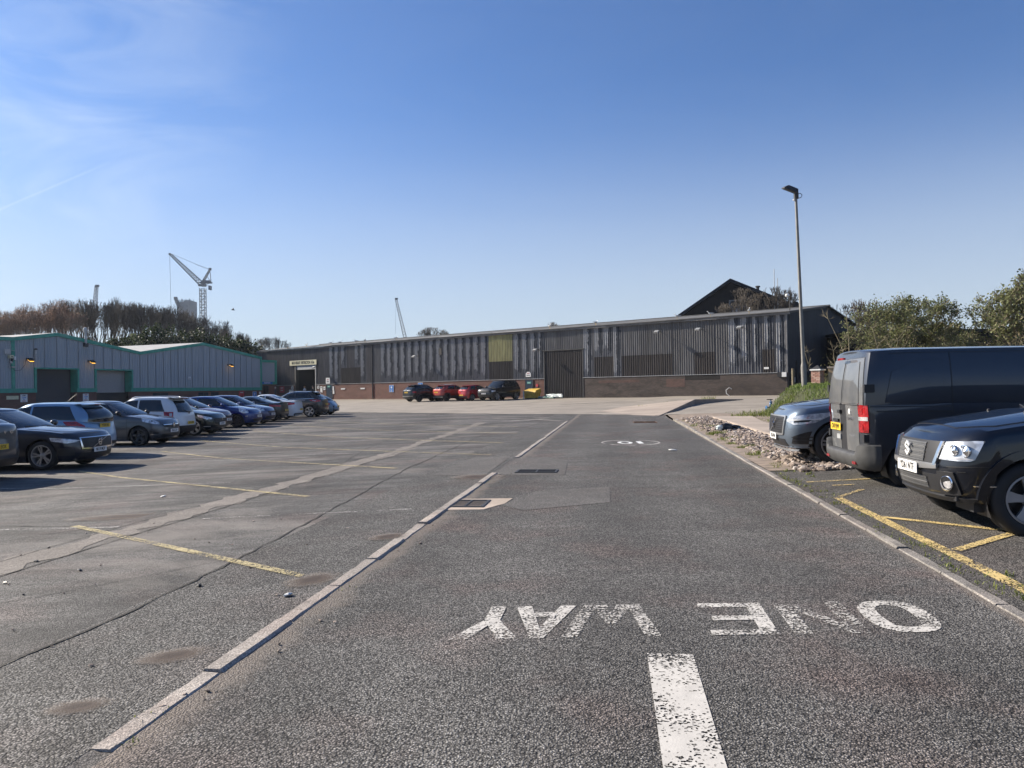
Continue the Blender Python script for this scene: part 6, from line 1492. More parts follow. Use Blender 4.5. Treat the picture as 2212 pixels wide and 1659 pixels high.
c.lamp('headlight', 1, [(.60, .80), (1.10, .82)], [(.60, .92), (1.14, .95)], M['headlamp'], .01); c.plate('MY19 OBU', 1, .64, dx=.02); c.lower_clad(None, .12)

# ---------------------------------------------------------------- right hand side
YR = R(-7.7)
def from_front(kL, x, y, yaw):   # yaw = heading ; (x,y) front centre
    return (x-math.cos(yaw)*kL/2, y-math.sin(yaw)*kL/2)
# XC60-like SUV facing the road
HR = R(180-7.7)
L_ = 4.69; cx, cy = from_front(L_, 4.97, 14.6, HR)
c = Car('suv', 'parked_car', 'steel blue grey SUV nosing onto the rubble, behind the grey van', 'car', (cx, cy, H(cx, cy)-.02), HR, CP['steel'], L=L_, W=1.90, H=1.66, r=.37, fo=.87, wb=2.865, sw=1.35, srf=2.15, srr=4.0, sb=4.55, style='twin', rr=.26, crown=.08, group='cars on the right of the road', nf=3.2, nose=[.08, .03, .0, .0, .02, .05, .14])
c.glass([(1.95, 2.35, 2.85, 2.85), (2.92, 2.92, 3.75, 3.7), (3.82, 3.8, 4.3, 4.05)]); c.doors([(1.6, 2.88), (2.94, 3.8)]); c.mirrors(); c.wiper(); c.arch_trim(c.paint, .05, .010)
c.front('grille', (.30, .54, .02), (.36, .84), M['black'], .006)
for k in range(7): z = .57+k*.038; c.front('grille_bar', (.30+.007*k, z), (.30+.007*k, z+.012), M['alloy_dark'], .016, 14, 1)
c.front('grille_surround', (.33, .515, .02), (.34, .54, .02), M['satin'], .02, 14, 1); c.front('grille_surround', (.38, .84), (.38, .865), M['satin'], .02, 14, 1)
for sg in (1, -1): c.patch('grille_surround', lambda q, z, sg=sg: c.Bq(q, z, 1, sg), [(.305, .53), (.345, .53)], [(.365, .86), (.395, .86)], M['satin'], .02, .03, 2, 5)
c.bonnet(.18, .86)
c.badge(bd_ring_arrow, 1, .70, .075, off=.035)
o = MB().prism([(.27, 0, -.14), (.30, 0, -.14), (-.27, 0, .13), (-.30, 0, .13)], (0, .006, 0)).build('badge_bar', M['satin'], c.t); o.location = (c.Bq(0, .69, 1).x+.028, 0, .69); o.rotation_euler = (0, 0, R(-90))
c.lamp('headlight', 1, [(.44, .765), (.70, .70), (1.05, .74), (1.30, .86)], [(.44, .80), (.70, .86), (1.05, .90), (1.36, .93)], M['headlamp'], .008, 18)
c.lamp('headlight_inner', 1, [(.66, .745), (.98, .76)], [(.68, .775), (1.0, .795)], M['black'], .012, 12, 2); c.lamp('light_strip', 1, [(.50, .775), (1.15, .80)], [(.50, .79), (1.15, .82)], M['white'], .016, 12, 1)
c.lamp('air_intake', 1, [(.58, .37), (1.02, .36)], [(.66, .50), (1.04, .60)], M['black'], .006)
for z in (.42, .48): c.lamp('intake_bar', 1, [(.62, z), (1.02, z)], [(.62, z+.012), (1.02, z+.02)], M['alloy_dark'], .014, 8, 1)
c.front('lower_grille', (.44, .31), (.36, .44), M['black'], .006); c.front('splitter', (.75, .235), (.78, .265), M['satin'], .022, 16, 1); c.lower_clad(c.paint, .02); c.plate('BT16 PNH', 1, .475, dx=.03)
# the van
L_ = 4.96; rx, ry = 4.88, 11.62      # middle of the tail
cx, cy = rx+math.cos(YR)*L_/2, ry+math.sin(YR)*L_/2
v = Car('van', 'parked_van', 'dark grey panel van seen from its rear corner, dusty twin back doors', 'van', (cx, cy, H(4.9, 10.9)-.02), YR, CP['van_grey'], nr=5.5, gnr=6.0, pr=.22, bulge_r=.02, tail=[.16, .14, .13, .12, .12, .11, .105], vs=[.965, .985, 1.0, 1.0, 1.0, .995, .985], g0=.975, sb=4.855, srr=4.74, zs=[(0, .92), (.15, 1.0), (.8, 1.12), (1.2, 1.18), (3.2, 1.2), (4.96, 1.2)], group='cars on the right of the road', rim=(M['alloy_dark'], M['rubber']), H=1.96, crown=.0)
v.glass([(1.2, 1.8, 2.2, 2.2)], rearw=False); v.mirrors(sc=1.5)
def van_dress(v):
    qy = lambda yf: 1-math.acos(yf**(v.P['nr']/2))/(math.pi/2)
    qx = lambda d: 1-math.asin((1-d/.34)**(v.P['nr']/2))/(math.pi/2)   # d metres forward of the tail face
    QD = qy(.74); Q1, Q2 = qy(.765), qx(.085)
    P = v.P; L_ = P['L']; S = lambda a, z, sg=-1: v.Bs(a, z, sg)
    # near side is local -y (right side). side panels pressed in the sheet
    sdx = L_-1.28
    for sg in (1, -1):
        Su = lambda a, t, sg=sg: v.Gs(a, t, sg); Sl = lambda a, z, sg=sg: v.Bs(a, z, sg)
        # upper recessed window-shaped panels: dark gap line then panel
        v.patch('panel_gap', Su, [(sdx+.10, .04), (L_-.40, .04)], [(sdx+.10, .82), (L_-.85, .80), (L_-.50, .60)], M['black'], .0015, .01, 14, 8)
        v.patch('side_panel', Su, [(sdx+.105, .047), (L_-.405, .047)], [(sdx+.105, .813), (L_-.85, .793), (L_-.507, .593)], v.paint, .004, .012, 14, 8)
        # sliding door seam verticals, rail and mouldings
        v.patch('door_gap', Su, [(sdx-.006, 0.0), (sdx+.006, .0)], [(sdx-.006, .93), (sdx+.006, .93)], M['black'], .003, .01, 1, 10)
        v.patch('door_gap', Sl, [(sdx-.006, .45), (sdx+.006, .45)], [(sdx-.006, 1.2), (sdx+.006, 1.2)], M['black'], .003, .01, 1, 10)
        v.patch('sliding_rail', Sl, [(sdx+.02, 1.085), (L_-.32, 1.085)], [(sdx+.02, 1.105), (L_-.28, 1.105)], M['black'], .004, .01, 14, 1)
        v.patch('moulding', Sl, [(sdx+.02, 1.155), (L_-.20, 1.155)], [(sdx+.02, 1.17), (L_-.20, 1.17)], M['black'], .003, .01, 14, 1)
        v.patch('roof_seam', Su, [(2.3, .93), (L_-.5, .93)], [(2.3, .942), (L_-.5, .942)], M['black'], .003, .01, 16, 1)
        v.patch('door_gap', Su, [(sdx-1.45, 0), (sdx-1.438, 0)], [(sdx-1.45, .93), (sdx-1.438, .93)], M['black'], .003, .01, 1, 10)
    p = S(sdx-.30, 1.02); MB().box(p.x-.11, p.x+.11, p.y-.045, p.y, 1.0, 1.05).build('door_handle', M['black'], v.t)
    # rear doors
    Bq = lambda q, z: v.Bq(abs(q), z, -1, 1 if q >= 0 else -1); Gq = lambda q, t: v.Gf(q, t, -1)
    X0 = -L_/2
    # twin doors: lower and upper skins with gaps
    for sg in (1, -1):
        v.patch('door_gap', lambda q, z, sg=sg: v.Bq(q, z, -1, sg), [(.0, .50), (QD, .50)], [(.0, 1.195), (QD, 1.195)], M['black'], .002, .01, 10, 6)
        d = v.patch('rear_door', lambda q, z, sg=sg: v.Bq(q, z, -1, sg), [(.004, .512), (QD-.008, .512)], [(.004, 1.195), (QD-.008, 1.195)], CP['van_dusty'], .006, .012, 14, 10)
        v.patch('door_gap', lambda q, t, sg=sg: v.Gf(sg*q, t, -1), [(.0, .0), (.93, .0)], [(.0, .90), (.86, .90)], M['black'], .002, .01, 12, 6)
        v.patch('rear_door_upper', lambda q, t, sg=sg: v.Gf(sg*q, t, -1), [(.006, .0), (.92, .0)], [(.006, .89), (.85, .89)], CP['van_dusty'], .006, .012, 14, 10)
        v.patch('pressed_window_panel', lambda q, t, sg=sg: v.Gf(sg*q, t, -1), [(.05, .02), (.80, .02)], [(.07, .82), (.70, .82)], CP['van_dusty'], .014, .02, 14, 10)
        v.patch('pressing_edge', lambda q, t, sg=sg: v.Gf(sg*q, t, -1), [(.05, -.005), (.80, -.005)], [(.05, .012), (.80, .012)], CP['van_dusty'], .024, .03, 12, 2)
        # hinges
        for z in (.72, 1.42):
            if z < 1.2: q = v.Bq(qy(.90), z, -1, sg)
            else: q = v.Gf(sg*.955, (z-1.19)/.74, -1)
            MB().box(q.x-.035, q.x+.10, q.y-.05 if sg < 0 else q.y-.03, q.y+.03 if sg < 0 else q.y+.05, z-.055, z+.055).build('hinge', M['black'], v.t)
    # corner posts and tail lamps
    T = lambda q, z, sg: v.Bq(q, z, -1, sg)
    for sg in (1, -1):
        v.patch('tail_light', lambda q, z, sg=sg: T(q, z, sg), [(Q1, .80), (Q2, .80)], [(Q1, 1.215), (Q2, 1.215)], M['lamp_red'], .018, .03, 10, 8)
        v.patch('reversing_light', lambda q, z, sg=sg: T(q, z, sg), [(Q1+.006, .965), (Q2-.02, .965)], [(Q1+.006, 1.02), (Q2-.02, 1.02)], M['lamp_clear'], .024, .03, 6, 3)
        for z0 in (.84, 1.06): v.patch('brake_light', lambda q, z, sg=sg: T(q, z, sg), [(qy(.80), z0), (qy(.88), z0)], [(qy(.80), z0+.075), (qy(.88), z0+.075)], M['lamp_red'], .025, .03, 4, 4)
    MB().box(X0+.085, X0+.12, -.14, .14, 1.845, 1.875).build('high_brake_light', M['lamp_red'], v.t)
    # bumper, deep and dark
    S = lambda q, z: v.Bq(abs(q), z, -1, 1 if q >= 0 else -1); Q = 1+(v.sr-(P['fo']+P['wb']+P['r']+.05))
    b = MB(); rows = []
    for i in range(41):
        q = -Q+2*Q*i/40; row = []
        k = 1 if abs(q) < QD else max(0, 1-(abs(q)-QD)/.10)   # step low across the doors, high at the corners
        zt = .505+(1-k)*.13
        for z, off in ((.27, .02), (.31, .075), (.40, .10), (.47, .10), (zt-.015, .085), (zt, .06), (zt, .0)):
            X = S(q, z); n_ = Vector((X.x+1.6, X.y, 0)); n_ = Vector((-1, 0, 0)) if abs(q) < .3 else (Vector((-1+min(1, (abs(q)-.3)/.4), math.copysign(min(1, (abs(q)-.3)/.4), X.y), 0)).normalized())
            f = 1 if abs(q) < 1 else max(.12, 1-(abs(q)-1)/(Q-1)*.85)
            row.append(tuple(X+n_*off*f))
        rows.append(row)
    b.grid(rows); b.build('rear_bumper', simple('bumper_plastic', (.055, .055, .055), .55, 0, .25, 6), v.t, True, 50)
    for sg in (1, -1):
        q = v.Bq(qy(.72), .37, -1, sg); MB().box(q.x-.10, q.x-.02, q.y-.075, q.y+.075, .345, .385).build('reflector', M['lamp_red'], v.t)
    # plate on the far door, handle, badge
    x = v.Bq(0, .9, -1).x
    v.plate('CN19 JWV', -1, .84, y=.33, dx=.028)
    MB().box(x-.045, x-.0, .07, .20, 1.045, 1.095).build('door_handle', M['black'], v.t); MB().box(x-.035, x-.0, .20, .48, .915, .955).build('plate_lamp_housing', M['black'], v.t)
    MB().box(x-.022, x-.006, .12, .30, .655, .725).build('step_label', M['galv'], v.t)
    b = MB(); bd_chevrons(b, .058); o = b.build('badge', M['plate_w'], v.t); o.location = (x-.018, -.36, 1.075); o.rotation_euler = (0, 0, R(90))
    o = obj('badge_lettering', text_mesh('CITROËN', .052, .003, M['chrome'], 1.1), v.t); o.location = (x-.016, -.36, .975); o.rotation_euler = (R(90), 0, R(-90))
    # roof ribs
    for k in range(5):
        y = -.5+.25*k; MB().box(-L_/2+.5, 1.0, y-.02, y+.02, 1.955, 1.99).build('roof_rib', v.paint, v.t)
    for k in range(3):
        a = L_-.35-k*.10
van_dress(v)
# black off-roader at the right edge
L_ = 4.30; cx, cy = from_front(L_, 4.19, 8.12, HR)
PRE['offroad'] = dict(PRE['bigsuv'], L=4.30, zs=[(0, .90), (.10, .935), (.4, 1.0), (.8, 1.06), (1.2, 1.12), (2.8, 1.16), (4.1, 1.18), (4.3, 1.12)], roof=[(1.75, 1.64), (2.4, 1.70), (3.3, 1.70), (4.1, 1.66)], H=1.70)
c = Car('offroad', 'parked_car', 'black off roader with clear headlamp and honeycomb grille at the right edge', 'car', (cx, cy, H(4.6, 7.4)-.01), HR, CP['suv_black'], L=L_, W=1.81, H=1.70, r=.355, fo=.76, wb=2.64, sw=1.14, srf=2.05, srr=3.75, sb=4.18, sill=.30, bz=.31, style='wide', rr=.235, spokes=5, crown=.07, rim=(simple('grey_alloy', (.30, .29, .29), .45, .5, .1), M['alloy_dark']), wrot=.35,
        group='cars on the right of the road', nf=2.7, nose=[.12, .05, .02, .0, .03, .06, .16], arch=1)
c.glass([(1.7, 2.15, 2.7, 2.7), (2.76, 2.76, 3.35, 3.3)]); c.doors([(1.32, 2.72), (2.78, 3.3)]); c.mirrors(a=1.95, sc=1.1); c.wiper(); c.arch_trim(c.paint, .075, .022)
# grille with mesh
c.front('grille_backing', (.31, .665, .02), (.38, .885), M['black'], .006)
def grille_mesh(c, y0, y1, z0, z1, name, skew=0.0, nrow=4, r_=.0045, dx=.02):
    b = MB(); n = 26
    for k in range(nrow):
        za = z0+(z1-z0)*k/nrow; zb = z0+(z1-z0)*(k+.86)/nrow
        for i in range(n+1):
            y = y0+(y1-y0)*i/n; sq = 1-((abs(y)/max(abs(y0), abs(y1)))**2)*.0
            for d in (-1, 1):
                yb = y+d*(y1-y0)/n*1.0
                if not (y0 <= yb <= y1): continue
                xa = c.Bq(min(.6, abs(y)*.62), za, 1).x+dx; xb = c.Bq(min(.6, abs(yb)*.62), zb, 1).x+dx
                b.tube([(xa, y, za), (xb, yb, zb)], r_, 4, False)
        zc = z0+(z1-z0)*(k+.93)/nrow
        if k < nrow-1: b.tube([(c.Bq(min(.6, abs(y)*.62), zc, 1).x+dx+.004, y, zc) for y in [y0+(y1-y0)*i/10 for i in range(11)]], r_*1.4, 4)
    o = b.build(name, M['satin'] if False else simple('grille_mesh_grey', (.22, .22, .22), .4, .4, 0), c.t); o['kind'] = 'stuff'
grille_mesh(c, -.33, .33, .675, .875, 'grille_mesh')
c.front('grille_surround', (.36, .625, .03), (.36, .665, .02), M['satin'], .024, 14, 2)
for sg in (1, -1): c.patch('grille_surround', lambda q, z, sg=sg: c.Bq(q, z, 1, sg), [(.30, .65), (.34, .65)], [(.375, .885), (.405, .885)], M['chrome'], .024, .03, 2, 6)
c.bonnet(.16, .88)
c.badge(bd_bolt, 1, .785, .068, off=.045, mat=M['plate_w'])
hl = c.lamp('headlight', 1, [(.37, .715), (.60, .71), (.76, .715), (.80, .73)], [(.43, .885), (.60, .895), (.80, .905), (.90, .905)], M['headlamp'], .008, 18, 8)
for sg, h_ in zip((1, -1), hl):
    for (q, z, r_) in ((.55, .81, .056), (.69, .808, .062)):
        p = c.Bq(q, z, 1, sg); n_ = Vector((1-.5*(q-.5), sg*(q-.45)*1.3, 0)).normalized(); Mx = Matrix.Translation(p+n_*.004) @ n_.to_track_quat('Z', 'Y').to_matrix().to_4x4()
        MB().lathe([(r_, 0), (r_, .014), (r_*.82, .016), (r_*.70, .006), (r_*.5, .012), (0, .026)], 22, 'z', Mx).build('reflector_bowl', M['chrome'], h_, True)
    c.patch('indicator', lambda q, z, sg=sg: c.Bq(q, z, 1, sg), [(.39, .72), (.78, .725)], [(.395, .74), (.79, .745)], M['lamp_clear'], .013, .02, 12, 2, parent=h_)
# lower bumper pieces
c.front('lower_grille_backing', (.36, .40, .02), (.38, .56), M['black'], .006); grille_mesh(c, -.36, .36, .41, .535, 'lower_grille_mesh', 0, 2, .004, .018)
c.lamp('fog_light_surround', 1, [(.36, .38), (.64, .39)], [(.36, .60), (.56, .60)], M['black'], .022, 10, 5)
for sg in (1, -1):
    p = c.Bq(.48, .49, 1, sg); Mx = Matrix.Translation(p+Vector((.022, sg*.010, 0))) @ Vector((.9, sg*.35, 0)).to_track_quat('Z', 'Y').to_matrix().to_4x4()
    MB().lathe([(.075, -.01), (.078, .006), (.068, .012), (.060, -.02)], 22, 'z', Mx).build('fog_light_rim', M['chrome'], c.t, True); MB().lathe([(0, .004), (.045, 0), (.055, -.02)], 18, 'z', Mx).build('fog_light', M['lamp_clear'], c.t, True)
    c.patch('chrome_strip', lambda q, z, sg=sg: c.Bq(q, z, 1, sg), [(.78, .475), (1.01, .475)], [(.78, .485), (1.01, .485)], M['chrome'], .01, .012, 8, 1)
    c.patch('washer_cap_line', lambda q, z, sg=sg: c.Bq(q, z, 1, sg), [(.60, .605), (.70, .605)], [(.60, .609), (.70, .609)], M['rubber'], .006, .008, 6, 1)
    c.patch('bumper_gap', lambda q, z, sg=sg: c.Bq(q, z, 1, sg), [(.47, .645), (1.06, .665)], [(.47, .653), (1.06, .673)], M['rubber'], .003, .008, 12, 1)
c.front('chin', (.75, .315), (.8, .36), M['black'], .02, 16, 2); c.plate('YD61 NTF', 1, .60, dx=.035)
MB().box(L_/2-.50, L_/2-.30, .35, .74, .22, .30).build('mud_deflector', M['black'], c.t); MB().box(L_/2-.50, L_/2-.30, -.74, -.35, .22, .30).build('mud_deflector', M['black'], c.t)
for y in (.38, -.38): MB().lathe([(0, .02), (.018, .012), (.02, -.01)], 8).build('washer_jet', M['black'], c.t).location = (L_/2-.95, y, c.zs(.95)+.075)
# ================================================================== TREES
def limb(b, p0, p1, r0, r1, n):
    """one tapered segment with n sides"""
    d = (p1-p0); 
    if d.length < 1e-6: return
    t = d.normalized(); u = t.orthogonal().normalized(); w = t.cross(u); vs = []
    for p, r_ in ((p0, r0), (p1, r1)):
        for k in range(n):
            a = 2*math.pi*k/n; q = p+(u*math.cos(a)+w*math.sin(a))*r_; vs.append((q.x, q.y, q.z))
    b.add(vs, [(k, (k+1) % n, n+(k+1) % n, n+k) for k in range(n)])
def tree_meshes(seed, hgt, spread, mat, leaf=None, leafn=0, leafsize=.12, stems=1, up=.25, depth=6, minr=.012, first=.32, kids=(2, 3), droop=0.0):
    rr = random.Random(seed); T, C, LF = MB(), MB(), []
    def grow(p, d, ln, r0, lev):
        n = 3 if lev < 3 else 4; q = p; segs = 3 if lev < 3 else 2; r1 = r0*.68
        for i in range(segs):
            dd = (d+Vector((rr.uniform(-1, 1), rr.uniform(-1, 1), rr.uniform(-.5, .8)))*.16+Vector((0, 0, up*.15-droop*lev*.05))).normalized(); e = q+dd*ln/segs
            ra, rb = r0+(r1-r0)*i/segs, r0+(r1-r0)*(i+1)/segs
            bb = T if lev < 2 else C
            limb(bb, q, e, max(minr, ra), max(minr*.8, rb), 7 if lev == 0 else 5 if lev < 3 else 3)
            if lev >= 2 and i < segs and rr.random() < .75 and lev < depth:
                side = dd.cross(Vector((rr.uniform(-1, 1), rr.uniform(-1, 1), rr.uniform(-1, 1)))).normalized(); grow(e, (dd*.6+side*.7).normalized(), ln*.5, rb*.5, lev+2)
            if leaf and lev >= depth-2:
                for _ in range(leafn): LF.append((e+Vector((rr.uniform(-1, 1), rr.uniform(-1, 1), rr.uniform(-1, 1)))*ln*.45, lev))
            q, d = e, dd
        if lev < depth:
            for k in range(rr.randint(*kids)):
                side = d.cross(Vector((rr.uniform(-1, 1), rr.uniform(-1, 1), rr.uniform(-1, 1))))
                if side.length < .01: continue
                side.normalize(); a = rr.uniform(.3, .75)*spread; nd = (d*math.cos(a)+side*math.sin(a)+Vector((0, 0, up))).normalized()
                grow(q, nd, ln*rr.uniform(.62, .85), r1*rr.uniform(.6, .85), lev+1)
    for s_ in range(stems):
        a = rr.uniform(0, 6.28); off = Vector((math.cos(a), math.sin(a), 0))*(0 if stems == 1 else .25*stems*rr.random()); tl = .06 if stems == 1 else rr.uniform(.05, .4)
        grow(off, Vector((math.cos(a)*tl, math.sin(a)*tl, 1)).normalized(), hgt*first, hgt*.013 if stems > 1 else hgt*.017, 0)
    tm = T.mesh('trunk', mat); cm = C.mesh('crown', mat); lm = None
    if leaf:
        b = MB()
        for p, lev in LF:
            v1 = Vector((rr.gauss(0, 1), rr.gauss(0, 1), rr.gauss(0, 1))).normalized()*leafsize*rr.uniform(.5, 1.2); v2 = v1.cross(Vector((rr.gauss(0, 1), rr.gauss(0, 1), rr.gauss(0, 1)))).normalized()*leafsize*.42
            b.add([tuple(p), tuple(p+v1*.5+v2), tuple(p+v1), tuple(p+v1*.5-v2)], [(0, 1, 2, 3)])
        lm = b.mesh('foliage', leaf)
    return tm, cm, lm
_zm = {}
def put_tree(name, label, meshes, x, y, z, sc, rz, group=None):
    zm = max(v.co.z for v in meshes[1].vertices) if id(meshes[1]) not in _zm else _zm[id(meshes[1])]; _zm[id(meshes[1])] = zm
    if sc > 2.0: sc = sc/zm     # given as a height in metres
    t = thing(name, label, 'tree', (x, y, z), rz, group); t.scale = (sc, sc, sc)
    obj('trunk', meshes[0], t); obj('crown', meshes[1], t)
    if meshes[2]: obj('foliage', meshes[2], t)
    return t
# wooded bank behind the factory unit
def bank():
    b = MB(); rr = random.Random(2)
    def hz(x, y):
        a = max(0, min(1, (y-104)/14)); e = max(0, min(1, (-36-x)/16)); l = 1
        return 8.2*a*a*(3-2*a)*e+rr.uniform(-.2, .2)
    b.grid([[(x, y, hz(x, y)) for x in range(-230, -28, 6)] for y in range(100, 240, 6)])
    o = b.build('embankment', M['embank'], None, True, 80); o['kind'] = 'structure'
bank()
bare = [tree_meshes(100+i, 9.5, .62, M['barkA'], None, 0, 0, 4, .34, 5, .016, .27, (2, 3)) for i in range(4)]
russ = [tree_meshes(200+i, 9.5, .70, M['barkB'], M['leaf_orange'], 1, .13, 3, .34, 5, .016, .27, (2, 3)) for i in range(2)]
rr = random.Random(12)
tops = [(0, 668), (30, 664), (60, 657), (100, 650), (140, 648), (170, 645), (210, 643), (250, 640), (290, 648), (330, 652), (365, 656), (400, 668), (440, 680), (480, 693), (510, 704), (535, 722)]
def hgt_at(px, Y): return 1.5+((830+ (1106-px)*.0157+11.5-0)-float(np.interp(px, [t[0] for t in tops], [t[1] for t in tops])))*Y/1661
nt_ = 0
for row, (Yr, step) in enumerate([(124, 22), (133, 27), (143, 34)]):
    px = -25+row*7
    while px < 545:
        Y = Yr+rr.uniform(-3, 3); X = (px-1106)/1661*Y; top = hgt_at(px, Y)+rr.uniform(-1.2, .3); zb = 8.0*max(0, min(1, (-36-X)/16)) if row < 3 else 6
        zb = max(1.0, zb-.4); sc = max(3.0, top-zb)
        isr = px < 150+rr.uniform(-30, 60)
        ms = russ[rr.randrange(2)] if isr else bare[rr.randrange(4)]
        put_tree('bare_tree', ('tree with russet buds in the row at the left behind the factory unit' if isr else 'leafless tree in the dense row behind the factory unit'), ms, X, Y, zb, sc, rr.uniform(0, 6.28), 'russet trees behind the factory unit' if isr else 'leafless trees behind the factory unit'); nt_ += 1
        px += step*rr.uniform(.75, 1.25)
# ------------------------------------------------- leafy shrubs made of clumps
def shrub(name, label, cx, cy, z0, rx, ry, rz, n, leaf, size, seed, bark='barkC', stems=10, cat='bush', lump=.5, group=None, top_sparse=.5, twig=0.0):
    t = thing(name, label, cat, (cx, cy, z0), 0, group); rr = random.Random(seed); b = MB(); clumps = []
    nc = int(26+lump*40)
    for i in range(nc):
        th, ph = rr.uniform(0, 6.28), math.acos(rr.uniform(-.15, 1)); k = rr.uniform(.55, 1.0)**.6
        clumps.append((Vector((rx*k*math.sin(ph)*math.cos(th), ry*k*math.sin(ph)*math.sin(th), rz*(.08+.92*k*max(0, math.cos(ph))))), rr.uniform(.16, .34)*min(rx, rz)))
    for i in range(n):
        c, r_ = clumps[rr.randrange(nc)]; p = c+Vector((rr.gauss(0, .55), rr.gauss(0, .55), rr.gauss(0, .5)))*r_
        if p.z < 0: p.z = abs(p.z)
        v1 = Vector((rr.gauss(0, 1), rr.gauss(0, 1), rr.gauss(.3, 1))).normalized()*size*rr.uniform(.5, 1.3); v2 = v1.cross(Vector((rr.gauss(0, 1), rr.gauss(0, 1), rr.gauss(0, 1)))).normalized()*size*.34
        b.add([tuple(p), tuple(p+v1*.5+v2), tuple(p+v1), tuple(p+v1*.5-v2)], [(0, 1, 2, 3)])
    b.build('foliage', M[leaf], t)
    b = MB()
    for i in range(stems):
        c, r_ = clumps[rr.randrange(nc)]; p = Vector((rr.uniform(-.2, .2)*rx, rr.uniform(-.2, .2)*ry, 0)); e = c*(1.0+twig*rr.random()); e.z += twig*rr.random(); prev = p
        for j in range(1, 5):
            q = p.lerp(e, j/4)+Vector((rr.gauss(0, 1), rr.gauss(0, 1), rr.gauss(0, .5)))*.06*rz; limb(b, prev, q, .05*(1-j*.2)+.012, .05*(1-(j+1)*.18)+.008, 4)
            if j > 1:
                for _ in range(5):
                    s_ = Vector((rr.gauss(0, 1), rr.gauss(0, 1), rr.gauss(.7, .8))).normalized()*rr.uniform(.25, .7)*(.5+rz*.14); limb(b, q, q+s_, .012, .006, 3)
                    for __ in range(2): s2 = (s_+Vector((rr.gauss(0, .6), rr.gauss(0, .6), rr.gauss(.2, .6)))*.4); limb(b, q+s_*.6, q+s_*.6+s2*.5, .008, .004, 3)
            prev = q
    b.build('stems', M[bark], t); return t
# hedge over the wall, thicket and trees at the right
shrub('shrub', 'low scrubby bush spilling over the wall behind the brick pier', 18.2, 41.2, 0.2, 2.3, 1.5, 2.7, 8000, 'leaf_olive', .10, 1, stems=26, twig=.9, cat='bush')
shrub('shrub', 'mid green bush over the wall above the rear of the van', 21.6, 42.0, 0.2, 3.0, 1.8, 2.9, 10000, 'leaf_bush', .10, 2, stems=22, twig=.8)
shrub('shrub', 'olive bush over the wall above the middle of the van', 26.3, 42.5, 0.2, 3.4, 1.8, 3.0, 10000, 'leaf_olive', .10, 3, stems=20, twig=.8)
shrub('shrub', 'olive bush at the right edge above the van roof', 31, 43, 0.2, 4, 2, 3.4, 9000, 'leaf_olive', .10, 4, stems=20, twig=.8)
shrub('shrub', 'dark bramble thicket behind the olive bushes', 25.0, 47, 0.3, 4.8, 2.5, 3.6, 9000, 'leaf_olive', .12, 5, stems=20, twig=.7)
shrub('shrub', 'dark bramble thicket behind the willow at the right edge', 34.0, 48, 0.3, 6, 2.5, 4.0, 9000, 'leaf_olive', .12, 15, stems=20, twig=.7)
tw = tree_meshes(301, 6.6, 1.15, M['barkC'], M['leaf_willow'], 1, .12, 4, .16, 6, .012, .24, (2, 3))
tw2 = tree_meshes(305, 6.6, 1.2, M['barkC'], M['leaf_willow'], 1, .11, 3, .12, 6, .012, .24, (2, 3))
tb = tree_meshes(302, 6.4, .9, M['barkA'], None, 0, 0, 3, .3, 6, .012, .22, (2, 3))
tl = tree_meshes(303, 6.4, 1.1, M['barkC'], M['leaf_willow'], 2, .10, 3, .18, 6, .012, .24, (2, 3))
put_tree('leafy_tree', 'rounded tree with fresh grey green leaves above the van roof', tl, 22.8, 44.2, .3, 6.6, .4)
put_tree('leafy_tree', 'smaller fresh leaved tree right of the rounded tree', tl, 24.6, 45.4, .3, 5.0, 2.4)
put_tree('willow_tree', 'pale yellow green willow leaning over at the right edge', tw, 28.2, 41.0, .3, 7.3, .3)
put_tree('willow_tree', 'sparser willow just left of the leaning willow', tw2, 25.0, 42.5, .3, 4.4, 1.3)
put_tree('willow_tree', 'willow half out of the frame at the right edge', tw, 30.6, 43.0, .3, 8.2, 2.9)
put_tree('bare_tree', 'bare twiggy tree against the sky beside the warehouse gable', tb, 34.6, 78, .5, 9.4, .8)
put_tree('bare_tree', 'second bare twiggy tree just right of the warehouse gable', tb, 36.8, 77, .5, 9.6, 2.1)
put_tree('bare_tree', 'bare tree in front of the black gabled building, left one', tb, 26.5, 79, 5.2, 6.6, .2)
put_tree('bare_tree', 'bare tree in front of the black gabled building, right one', tb, 24.6, 78, 5.0, 6.6, 1.9)
put_tree('bare_tree', 'bare tree climbing the dark window of the black gabled building', tb, 23.6, 79, 5.0, 5.5, 4.0)
# small far crowns over the warehouse roof
for (px, Y, top, lab) in [(565, 150, 727, 'small round crown over the left end of the warehouse roof'), (590, 150, 724, 'twiggy crown over the left end of the warehouse roof'), (612, 150, 730, 'thin crown over the warehouse roof left of the crane'),
                          (915, 140, 706, 'faint crown over the warehouse roof, left of two'), (945, 140, 705, 'faint crown over the warehouse roof, right of two'), (1185, 130, 694, 'wispy crown over the middle of the warehouse roof')]:
    X = (px-1106)/1661*Y; z = 1.5+(841+(1106-px)*.0157-top)*Y/1661; put_tree('bare_tree', lab, tb if px % 2 else bare[1], X, Y, z-6, 6.0, px*.7)
# ivy and scrub below the bare trees
rr = random.Random(31)
for i in range(15):
    px = 205+i*24+rr.uniform(-8, 8); Y = 105+rr.uniform(-2, 1); X = (px-1106)/1661*Y; top = float(np.interp(px, [200, 300, 330, 420, 520, 560], [742, 722, 706, 712, 738, 745])); z = 1.5+(841+(1106-px)*.0157-top)*Y/1661
    shrub('ivy_scrub', 'dark ivy scrub below the bare trees behind the factory unit', X, Y, z-3.6, 1.9, 1.5, 3.8, 1100, 'leaf_green' if i != 4 else 'leaf_bush', .34, 400+i, stems=4, group='ivy scrub below the bare trees', lump=.2, twig=.3)

